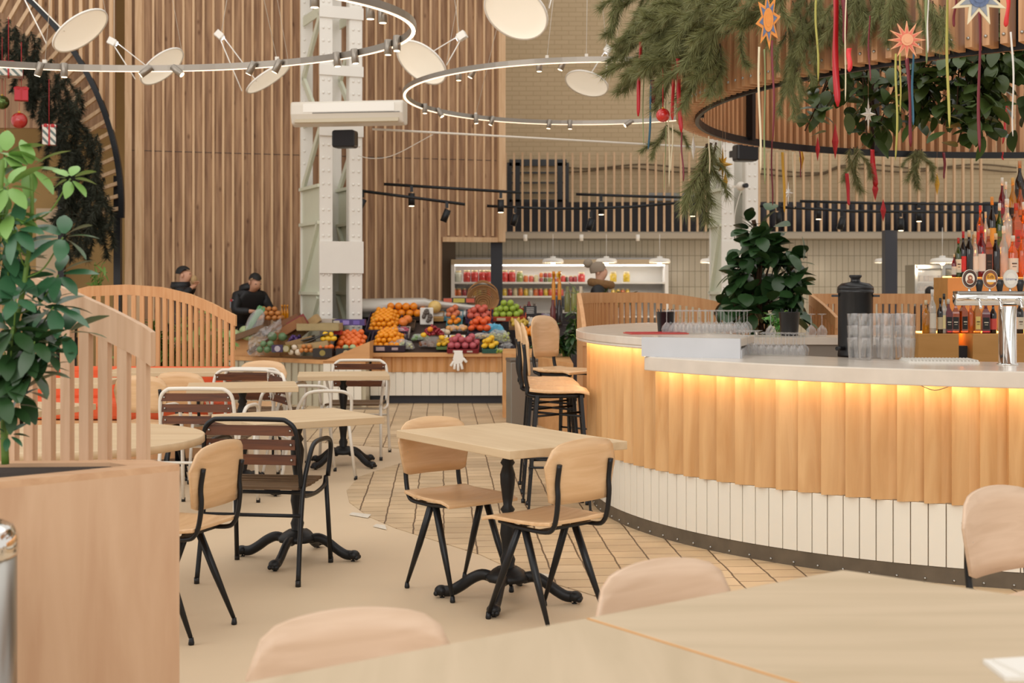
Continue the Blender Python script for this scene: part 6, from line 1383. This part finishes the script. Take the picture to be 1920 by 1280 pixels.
# glove hanging at the front
c = P(859, 657, SY-.065); t = thing('rubber_glove', c, 0, 'white glove hanging fingers-down from the rail of the fruit stand', 'glove'); k = (SY-.06)/F; m = MB(); 
m.prism([(-9*k, 0), (9*k, 0), (8*k, -3*k), (11*k, -16*k), (7*k, -24*k), (-7*k, -26*k), (-10*k, -16*k), (-7*k, -4*k)], -.018, .018, M=Matrix(((1, 0, 0), (0, 0, 1), (0, 1, 0))))
for x0_, y0_, x1_, y1_ in ((-8, -20, -14, -29), (-6, -24, -7, -35), (0, -24, 0, -38), (5, -23, 8, -35), (9, -14, 16, -22)): m.tube(bez([(x0_*k, 0, y0_*k), ((x0_+x1_)/2*k, -.006, (y0_+y1_)/2*k), (x1_*k, 0, y1_*k)], 3), .018, 8)
m.build('glove_body', M_lampw, t, bevel=.006)
# box with colourful print on the cloth, price board, scale, sauce jars
m = MB(); m.box((0, 0, 0), (.42, .15, .07)); o = m.build('carton', mat('dark_carton', '#2A211C', rough=.5), loc=P(861, 563, 17.75)); tag(o, 'flat dark carton with red and yellow print lying on the white cloth', 'carton')
for dx, cc in ((-.15, '#B8543A'), (0, '#B0A040'), (.15, '#B8543A')):
    m = MB(); m.box((dx, -.078, 0), (.11 if dx else .15, .002, .055)); m.build('print', mat('pr_'+cc, cc), o)
c = P(1005, 580, 17.6); t = thing('kitchen_scale', (c.x+.32, c.y, .95), 0, 'dark grey scale with a black display behind the green apples', 'scale'); m = MB(); m.box((0, 0, .08), (.05, .05, .2)); m.box((0, .02, .27), (.13, .05, .18), Matrix.Rotation(R(-10), 3, 'X')); m.build('body', mat('scale_grey', '#4A4C50', rough=.4), t, bevel=.01); m = MB(); m.box((0, -.012, .28), (.09, .01, .11), Matrix.Rotation(R(-10), 3, 'X')); m.build('display', M_blk, t)
t = thing('price_board', P(994, 582, 17.45), 0, 'black board with pale lines of writing behind the garlic sack', 'sign'); m = MB(); m.box((0, 0, 0), (.17, .015, .12)); m.build('board', M_blk, t); m = MB()
for k in range(4): m.box((0, -.009, .035-k*.022), (.10, .002, .006))
m.build('writing', M_wpap, t)
m = MB(); m.box((0, 0, 0), (1.5, .3, .5)); tag(m.build('rear_shelf', mat('rear_dark', '#2C2426'), loc=(.12, 18.3, .82)), 'dark rear shelf with sauce bottles behind the green apples', 'shelf')
for j, (px, h_, cc, ds) in enumerate(((948, 24, '#3A1A16', 'dark brown'), (957, 20, '#2A1612', 'near-black'), (966, 16, '#4A2018', 'brown'), (975, 18, '#6A1E1E', 'maroon'), (984, 20, '#8A6A4A', 'tan'), (992, 26, '#6A1A1A', 'red-brown'), (1002, 22, '#4A3A2A', 'grey-brown'))):
    kq = 18.2/F; m = MB(); h = (h_-4)*kq; m.lathe([(.028, 0), (.03, .01), (.03, h*.7), (.018, h*.85), (.018, h)], n=12); o = m.build('sauce_bottle', mat('sauce_'+cc, cc, rough=.15), loc=((px-960)*kq, 18.22, 1.07)); tag(o, f'{ds} sauce bottle, {ORD[j]} in the row on the rear shelf' if j else 'dark brown sauce bottle at the left end of the rear shelf row', 'bottle')
for px in (1038, 1049): lathe_thing('oil_bottle', [(.022, 0), (.024, .01), (.024, .34), (.014, .38), (.014, .45), (.02, .45), (.02, .50)], ((px-960)*17.0/F, 17.0, HC+(YH-582)*17.0/F), mat('golden_oil', '#C8800E', rough=.1), 'tall golden oil bottle, '+('left of the two' if px < 1040 else 'right of the two'), 'bottle')
for px, cc, ds in ((1037, '#5A1E1A', 'red-brown'), (1049, '#1E1614', 'black'), (1064, '#6A6A3A', 'olive'), (1076, '#7A7A40', 'pale olive'), (1089, '#B8A890', 'beige')):
    lathe_thing('sauce_bottle', [(.035, 0), (.037, .01), (.037, .20), (.02, .26), (.02, .32)], ((px-960)*16.6/F, 16.6, HC+(YH-(610 if px < 1055 else 585))*16.6/F), mat('sauce_'+cc, cc, rough=.15), f'{ds} bottle behind the planter greenery', 'bottle')
m = MB(); m.box((.72, 16.8, .48), (.62, .3, .95)); tag(m.build('rear_shelf', mat('rear_dark', '#2C2426')), 'dark stand under the bottles behind the planter greenery', 'shelf')
# vegetables on the left counter
def L(px, py, Y): return P(px, py, Y)
def heap(kind, px, py, Y, w_, d, r, layers, label, group):
    c = P(px, py, Y); nx = max(1, int(w_/(2*r))); ny = max(1, int(d/(2*r)))
    for l_ in range(layers):
        for i in range(nx-l_):
            for j in range(max(1, ny-l_)):
                fruit(kind, c+V((i-(nx-l_-1)/2)*2*r, (j-(max(1, ny-l_)-1)/2)*2*r, r+l_*r*1.5)+V(random.uniform(-.2, .2)*r, 0, 0), r*random.uniform(.9, 1.08), label, group)
m = MB(); m.prism([(-3.5, 16.85), (-2.9, 16.65), (-2.75, 17.45), (-3.5, 17.45)], zL, .78); tag(m.build('raised_shelf', M_st), 'raised wooden shelf at the left rear of the vegetable counter', 'shelf')
heap('onion', 505, 601, 17.2, .42, .3, .038, 3, 'brown onion in the heap behind the tilted crates', 'onions in the heap behind the crates')
heap('cabbage', 462, 634, 16.9, .30, .15, .085, 1, 'pale green cabbage beside the leek bag', 'cabbages beside the leek bag')
heap('cabbage', 452, 641, 16.72, .34, .18, .085, 1, 'pale cabbage at the front left of the counter', 'cabbages at the front left of the counter')
heap('broccoli', 500, 662, 16.1, .3, .12, .045, 2, 'small green vegetable heaped at the front of the counter', 'small greens at the front of the counter')
heap('onion', 575, 661, 16.0, .22, .12, .03, 2, 'small pale root vegetable near the white bulbs', 'root vegetables near the white bulbs')
heap('garlic', 552, 666, 16.0, .2, .1, .038, 2, 'white bulb vegetable at the front edge of the counter', 'white bulbs at the front edge')
heap('broccoli', 520, 640, 16.25, .28, .1, .06, 1, 'green vegetable wrapped in film between the crates', 'green wrapped vegetables between the crates')
heap('lemon', 616, 640, 16.1, .25, .2, .035, 2, 'lemon left of the black apricot crate', 'lemons left of the black apricot crate')
def boxtray(px, py, Y, w_, d, h, tilt, rz, colr, label):
    t = thing('wooden_crate', P(px, py, Y), 0, label, 'crate'); M = RZ(R(rz)) @ Matrix.Rotation(R(tilt), 3, 'Y'); m = MB(); th = .012
    for cc, sz in (((0, 0, 0), (w_, d, th)), ((0, -d/2, h/2), (w_, th, h)), ((0, d/2, h/2), (w_, th, h)), ((-w_/2, 0, h/2), (th, d, h)), ((w_/2, 0, h/2), (th, d, h))): m.box(tuple(M @ Vector(cc)), sz, M)
    m.build('tray', mat('ct_'+colr, colr, rough=.7, noise=.2, nscale=12), t); return t
boxtray(520, 632, 16.5, .78, .22, .06, -32, 8, '#5A3A26', 'long dark crate propped steeply over the cabbages'); boxtray(548, 622, 16.35, .4, .25, .10, -30, -5, '#8A5A34', 'brown crate propped against the dark long one')
boxtray(575, 622, 16.6, .45, .25, .10, -38, 0, '#A88A5C', 'pale wooden crate tilted up beside the riveted column'); boxtray(600, 618, 16.3, .5, .4, .08, 0, 0, '#9C8A62', 'flat straw-coloured crate in front of the column'); boxtray(492, 650, 16.4, .30, .2, .07, 25, 0, '#9A7A4E', 'cardboard flap crate at the front of the vegetable counter')
m = MB(); m.box((0, 0, 0), (.24, .03, .14), Matrix.Rotation(R(-30), 3, 'Y')); tag(m.build('red_carton', mat('red_carton', '#7E2A26', rough=.5), loc=P(558, 606, 16.4)), 'dark red carton sticking up from the tilted crates', 'carton')
for px, py, w_, cc, lb in ((655, 604, 60, '#4A3A78', 'purple printed carton standing in front of the riveted column'), (612, 603, 34, '#B8AA9A', 'pale carton left of the purple one before the column'), (634, 620, 13, '#B83028', 'small red carton under the purple one')):
    Yq = 16.75 if py < 610 else 16.5; m = MB(); m.box((0, 0, 0), (w_*Yq/F, .2, (11 if py < 610 else 13)*Yq/F)); o = m.build('carton', mat('cn_'+cc, cc, rough=.5), loc=P(px, py, Yq)); tag(o, lb, 'carton')
    if cc == '#4A3A78':
        for dx, c2 in ((-.15, '#B8B0A0'), (-.03, '#8A7AB8'), (.10, '#6A5AA8')): m = MB(); m.box((dx, -.102, 0), (.08, .002, .05)); m.build('print', mat('cp_'+c2, c2), o)
for px, py, w_, cc, c2, lb in ((650, 661, 38, '#1A1816', '#B09A70', 'black printed carton tray at the front of the vegetable counter'), (606, 661, 36, '#241C16', '#8A7A3A', 'dark brown printed carton tray left of the black one'), (522, 653, 22, '#3A2A4A', '#A8A0A8', 'small purple printed carton at the counter edge'), (538, 653, 12, '#7A6A2A', '#A8A080', 'small olive carton at the counter edge')):
    Yq = 15.98; h_ = 16 if px > 560 else 13; m = MB(); m.box((0, 0, 0), (w_*Yq/F, .14, h_*Yq/F)); o = m.build('carton', mat('cn_'+cc, cc, rough=.5), loc=P(px, py, Yq)); tag(o, lb, 'carton'); m = MB(); m.lathe([(.035, 0), (.035, .002)], (0, -.071, 0), n=20, M=frame(V(0, -1, 0))); m.build('round_print', mat('cp_'+c2, c2), o)
heap('apricot', 612, 655, 16.05, .2, .08, .032, 1, 'apricot in the dark brown carton tray', 'apricots in the dark brown tray'); heap('cabbage', 655, 657, 16.02, .16, .08, .04, 1, 'small green vegetable in the black carton tray', 'greens in the black tray')
for x_, y_, Y_, w_, a_, cc_, lb_ in ((470, 628, 16.75, .42, -20, '#6E5238', 'tilted crate of greens behind the leek bag'), (590, 652, 16.15, .36, -8, '#A88C60', 'low pale crate between the white bulbs and the black lids'), (530, 612, 16.95, .5, -24, '#7A4E30', 'reddish brown crate beneath the onions'), (565, 645, 16.25, .32, -14, '#94744A', 'cardboard tray left of the black lids')):
    boxtray(x_, y_, Y_, w_, .24, .07, a_, 0, cc_, lb_)
# leek bunch, film, dark sheets, bottles
c = P(478, 602, 16.7); t = thing('leek_bunch', c, 0, 'bunch of long green leeks in a clear bag leaning on the counter', 'vegetable'); m = MB()
for k in range(16): m.tube(bez([(-.14+random.uniform(-.03, .03), 0, -.22), (-.03+random.uniform(-.03, .03), -.02, -.02), (.08+random.uniform(-.05, .05), 0, .16+random.uniform(-.04, .04))], 4), .011, 5)
m.build('leaves', mat('leek_green', '#5A8A5C', rough=.5, noise=.3), t); m = MB(); m.ball((.0, 0, -.02), .13, 8, (.8, .5, 1.5), M=Matrix.Rotation(R(25), 3, 'Y')); m.build('film', M_film, t)
for px, py, w_, lb in ((497, 625, 60, 'crumpled clear film over the dark long crate'), (480, 655, 30, 'crumpled clear bag hanging over the counter edge')):
    c = P(px, py, 16.15); t = thing('plastic_bag', c, 0, lb, 'bag'); m = MB(); rnd = random.Random(px); vs = []
    for i in range(13):
        for j in range(7): vs.append(V((-.5+i/12)*w_*.0066*1.0, rnd.uniform(-.05, .05), (-.5+j/6)*.14+(.22*(-.5+i/12) if px > 490 else 0)+rnd.uniform(-.02, .02)))
    m.add(vs, [(i*7+j, (i+1)*7+j, (i+1)*7+j+1, i*7+j+1) for i in range(12) for j in range(6)]); m.build('film', M_film, t)
c = P(552, 636, 16.2); t = thing('vegetable_net', c, 0, 'purple mesh bag of small vegetables among the crates', 'bag'); m = MB()
for k in range(30): m.ball((random.uniform(-.06, .06), random.uniform(-.05, .05), random.uniform(-.04, .04)), .02, 6)
m.build('contents', mat('purple_net', '#4A2E66', rough=.5, noise=.5, nscale=40), t)['kind'] = 'stuff'
for px, py, rz, lb in ((592, 631, 14, 'upper black plastic lid slanting beside the straw-coloured crate'), (580, 640, 24, 'lower grey plastic lid slanting beside the straw-coloured crate')):
    m = MB(); m.box((0, 0, 0), (.34, .25, .012), Matrix.Rotation(R(-rz), 3, 'Y')); tag(m.build('crate_cover', mat('lid_grey', '#3A3A38', rough=.4), loc=P(px, py, 16.15)), lb, 'lid')
for j, px in enumerate((529, 534, 539)): lathe_thing('oil_bottle', [(.016, 0), (.017, .15), (.008, .19), (.008, .22), (.012, .22), (.012, .25)], ((px-960)*17.4/F, 17.4, HC+(YH-607)*17.4/F), mat('golden_oil', '#C8800E'), 'small golden bottle behind the onions, '+['left', 'middle', 'right'][j]+' of three', 'bottle')
for px, py, s, lb in ((500, 668, 1, 'left'), (600, 668, 1, 'right')): pass

# ================================================================== PEOPLE
def skin(name, pts, edges, rad, m_, parent, sub=2):
    me = bpy.data.meshes.new(name); me.from_pydata([tuple(p) for p in pts], edges, []); o = bpy.data.objects.new(name, me); col.objects.link(o)
    o.modifiers.new('s', 'SKIN'); 
    for i, r_ in enumerate(rad): me.skin_vertices[0].data[i].radius = r_ if hasattr(r_, '__len__') else (r_, r_)
    me.skin_vertices[0].data[0].use_root = True
    sb = o.modifiers.new('u', 'SUBSURF'); sb.levels = sub; sb.render_levels = sub; dg = bpy.context.evaluated_depsgraph_get(); m2 = bpy.data.meshes.new_from_object(o.evaluated_get(dg)); bpy.data.objects.remove(o)
    m2.materials.clear(); m2.materials.append(m_); m2.polygons.foreach_set('use_smooth', [True]*len(m2.polygons)); r_ = bpy.data.objects.new(name, m2); col.objects.link(r_); r_.parent = parent; return r_
def person(loc, face, H, label, lean=0, headpitch=0, armL=None, armR=None, hat=False, hood=False, hairc=None, skinm=None):
    """local: faces +y. lean = forward bend in degrees at the hips"""
    t = thing('person', loc, R(face-90), label, 'person'); s = H/1.75; ls = R(lean)
    def U(x, y, z):  # upper-body point, bent about the hip
        z0 = .95; dz = z-z0; return V(x*s, (y*cos(ls)+dz*sin(ls))*s, (z0+dz*cos(ls)-y*sin(ls))*s)
    hp = R(headpitch); hb = U(0, .0, 1.50)
    def Hd(x, y, z): return hb+V(x*s, (y*cos(hp)+z*sin(hp))*s, (z*cos(hp)-y*sin(hp))*s)
    pelv, ch, sh_ = U(0, 0, .95), U(0, .0, 1.2), U(0, 0, 1.40)
    pts = [pelv, ch, sh_, hb, Hd(0, .02, .07), Hd(0, .015, .14), Hd(0, .0, .205)]; ed = [(0, 1), (1, 2), (2, 3), (3, 4), (4, 5), (5, 6)]
    rad = [(.15*s, .11*s), (.14*s, .10*s), (.12*s, .085*s), .055*s, (.066*s, .075*s), (.073*s, .09*s), (.06*s, .075*s)]
    n0 = len(pts); pts += [Hd(0, .105, .115)]; ed.append((5, n0)); rad.append(.012*s)
    armd = []
    for sd, tgt in ((-1, armL), (1, armR)):
        shd = U(sd*.19, 0, 1.40); hand = V(*tgt)*s if tgt else V(sd*.26*s, .12*s, .85*s); mid = (shd+hand)/2; off = V(sd*.12, -.06, -.10)*s*max(.1, 1-(shd-hand).length/(.62*s)); elb = mid+off*2
        b = len(pts); dh = (hand-elb).normalized(); pts += [shd, elb, hand, hand+dh*.06*s]; ed += [(2, b), (b, b+1), (b+1, b+2), (b+2, b+3)]; rad += [.055*s, .042*s, .027*s, (.042*s, .018*s)]; armd.append((shd, elb, hand))
        pn = hand+dh*.07*s; sidev = dh.cross(V(0, 0, 1)).normalized() if abs(dh.z) < .9 else V(1, 0, 0)
        for f in range(4):
            b2 = len(pts); q_ = pn+sidev*(f-1.5)*.02*s; dn = dh-V(0, 0, .4); L_ = [.05, .06, .056, .042][f]*s; pts += [q_+dh*L_*.5, q_+dh*L_*.5+dn.normalized()*L_*.6]; ed += [(b+3, b2), (b2, b2+1)]; rad += [.009*s, .0075*s]
        b2 = len(pts); pts += [hand+dh*.03*s-sidev*.045*s*sd]; ed.append((b+2, b2)); rad.append(.010*s)
    lg = []
    for sd in (-1, 1):
        b = len(pts); hipj = V(sd*.09*s, 0, .90*s); kn = V(sd*.10*s, .02*s, .48*s); an = V(sd*.10*s, -.02*s, .08*s); toe = V(sd*.11*s, .13*s, .03*s); pts += [hipj, kn, an, toe]; ed += [(0, b), (b, b+1), (b+1, b+2), (b+2, b+3)]; rad += [.09*s, .06*s, .04*s, .03*s]; lg.append((hipj, kn, an, toe))
    skin('body', pts, ed, rad, skinm or M_skin, t)
    # jacket
    jp = [U(0, 0, .84), U(0, 0, 1.0), U(0, .01, 1.2), U(0, 0, 1.40), U(0, -.01, 1.475)]; je = [(0, 1), (1, 2), (2, 3), (3, 4)]; jr = [(.19*s, .14*s), (.185*s, .135*s), (.19*s, .14*s), (.165*s, .12*s), (.085*s, .075*s)]
    for shd, elb, hand in armd: b = len(jp); jp += [shd, elb, hand-(hand-elb)*.06]; je += [(3, b), (b, b+1), (b+1, b+2)]; jr += [.082*s, .064*s, .046*s]
    skin('jacket', jp, je, jr, M_jacket, t)
    tp = [V(0, 0, .93*s)]; te = []; tr = [(.16*s, .12*s)]
    for a in lg: b = len(tp); tp += [a[0], a[1], a[2]]; te += [(0, b), (b, b+1), (b+1, b+2)]; tr += [.10*s, .075*s, .055*s]
    skin('trousers', tp, te, tr, M_jacket, t)
    for a in lg: m = MB(); m.ball(tuple(a[2]+V(0, .06*s, -.035*s)), .06*s, 8, (.8, 1.9, .7)); m.build('shoe', M_blk, t)
    # hair, eyes, ears, mouth
    Mh = Matrix.Rotation(-hp, 3, 'X')
    m = MB(); n = 12; cen = Hd(0, -.012, .155); vs = []; fs = []
    hs = (.082*s, .102*s, .098*s)
    for i in range(n+1):
        for j in range(20):
            a = 2*PI*j/20; fr = sin(a); lim = R(58) if fr > .25 else R(100) if fr < -.1 else R(76); ph = lim*i/n; vs.append(Mh @ V(hs[0]*sin(ph)*cos(a), hs[1]*sin(ph)*sin(a), hs[2]*cos(ph))+cen)
    for i in range(n):
        for j in range(20): fs.append((i*20+j, (i+1)*20+j, (i+1)*20+(j+1) % 20, i*20+(j+1) % 20))
    m.add(vs, fs, True); m.build('hair', hairc or M_hair, t)
    m = MB()
    for sd in (-1, 1): m.ball(tuple(Hd(sd*.03, .083, .135)), .010*s, 6)
    m.build('eyes', M_hair, t); m = MB()
    for sd in (-1, 1): m.ball(tuple(Hd(sd*.078, -.005, .12)), .024*s, 6, (.4, .8, 1.2))
    m.build('ears', skinm or M_skin, t); m = MB(); m.ball(tuple(Hd(0, .088, .075)), .016*s, 6, (1.6, .5, .35)); m.build('mouth', mat('lips', '#8A4A40'), t)
    m = MB()
    for sd in (-1, 1): m.ball(tuple(Hd(sd*.032, .086, .155)), .016*s, 6, (1.2, .4, .3))
    m.build('eyebrows', M_hair, t)
    if hood:
        m = MB(); m.lathe([(.10*s, 0), (.135*s, .03*s), (.12*s, .10*s)], tuple(U(0, -.03, 1.44)), n=20, cap=False, M=Matrix.Rotation(ls*.6, 3, 'X') @ Matrix.Diagonal(V(1.1, 1, 1))); o = m.build('hood', M_jacket, t); o.modifiers.new('t', 'SOLIDIFY').thickness = .02
    if hat:
        m = MB(); m.lathe([(.094*s, 0), (.098*s, .03*s), (.097*s, .06*s), (.088*s, .09*s), (.06*s, .125*s), (0, .14*s)], tuple(Hd(0, -.015, .125)), n=22, M=Mh @ Matrix.Rotation(R(12), 3, 'X') @ Matrix.Diagonal(V(1, 1.1, 1)), cap=False); m.build('hat', mat('knit_hat', '#8A7C6C', rough=.9, bump=.5, bscale=90), t)
        m = MB(); m.ball(tuple(Hd(0, -.15, .24)), .062*s, 10); m.build('pompom', mat('fur_grey', '#8E8272', rough=1, bump=.8, bscale=120), t)
        m = MB(); m.tube([tuple(U(.13*cos(a), .13*sin(a)+.02, 1.475-.02*sin(a))) for a in [2*PI*i/20 for i in range(20)]], .055*s, 10, closed=True); m.build('fur_collar', mat('fur_brown', '#7A5A38', rough=1, noise=.4, nscale=40, bump=1, bscale=150), t)
    return t
q_ = P(343, 600, 17.0); g1 = person((q_.x, 17.0, 0), 0, 1.70, 'man in black jacket with cropped hair in profile, holding a sandwich to his mouth', headpitch=6, armL=(.01, .15, 1.49), armR=(.08, .14, 1.47), hood=True)
m = MB(); m.ball((0, 0, 0), .06, 8, (.7, 1, 1)); o = m.build('sandwich', mat('bread_wrap', '#A88A60', rough=.8), loc=(q_.x+.155, 16.95, 1.52)); tag(o, 'wrapped sandwich held at the mouth of the man in profile', 'sandwich')
q_ = P(462, 600, 17.95); g2 = person((q_.x-.06, 17.85, 0), -50, 1.74, 'man in black jacket with sleeve badge bending over the vegetable counter', lean=36, headpitch=34, armL=(-.12, .50, 1.13), armR=(.12, .52, 1.12), hood=True)
m = MB(); m.box((.0, 0, 0), (.09, .012, .05)); m.box((0, 0, -.055), (.08, .012, .055)); 
o = m.build('sleeve_badge', mat('badge_grey', '#9AA0A8', rough=.6), g2); o.location = (.272, .27, 1.24); o.rotation_euler = (0, 0, R(90)); o = MB(); o.box((0, 0, 0), (.05, .014, .03)); o = o.build('badge_red', mat('badge_redm', '#B83A34'), g2); o.location = (.279, .27, 1.255); o.rotation_euler = (0, 0, R(90))
q_ = P(1124, 600, 17.4); person((q_.x, 17.4, 0), -12, 1.75, 'person in knitted pompom hat, dark coat and brown fur collar, seen from the side', hat=True, hairc=mat('red_hair', '#4A2218', rough=.7), skinm=mat('pale_skin', '#C89A80', rough=.5), armL=(-.2, .12, .95), armR=(.2, .12, .95))
q_ = P(118, 600, 14.6); person((q_.x, 14.6, 0), 70, 1.545, 'person with black hood seen from behind over the left booth screen', lean=5, headpitch=8, hood=True, skinm=M_jacket)
q_ = P(1745, 600, 16.5); person((q_.x, 16.5, 0), 80, 1.44, 'dark-haired person seen from behind, low before the small fridge', lean=5, headpitch=4, skinm=M_hair)
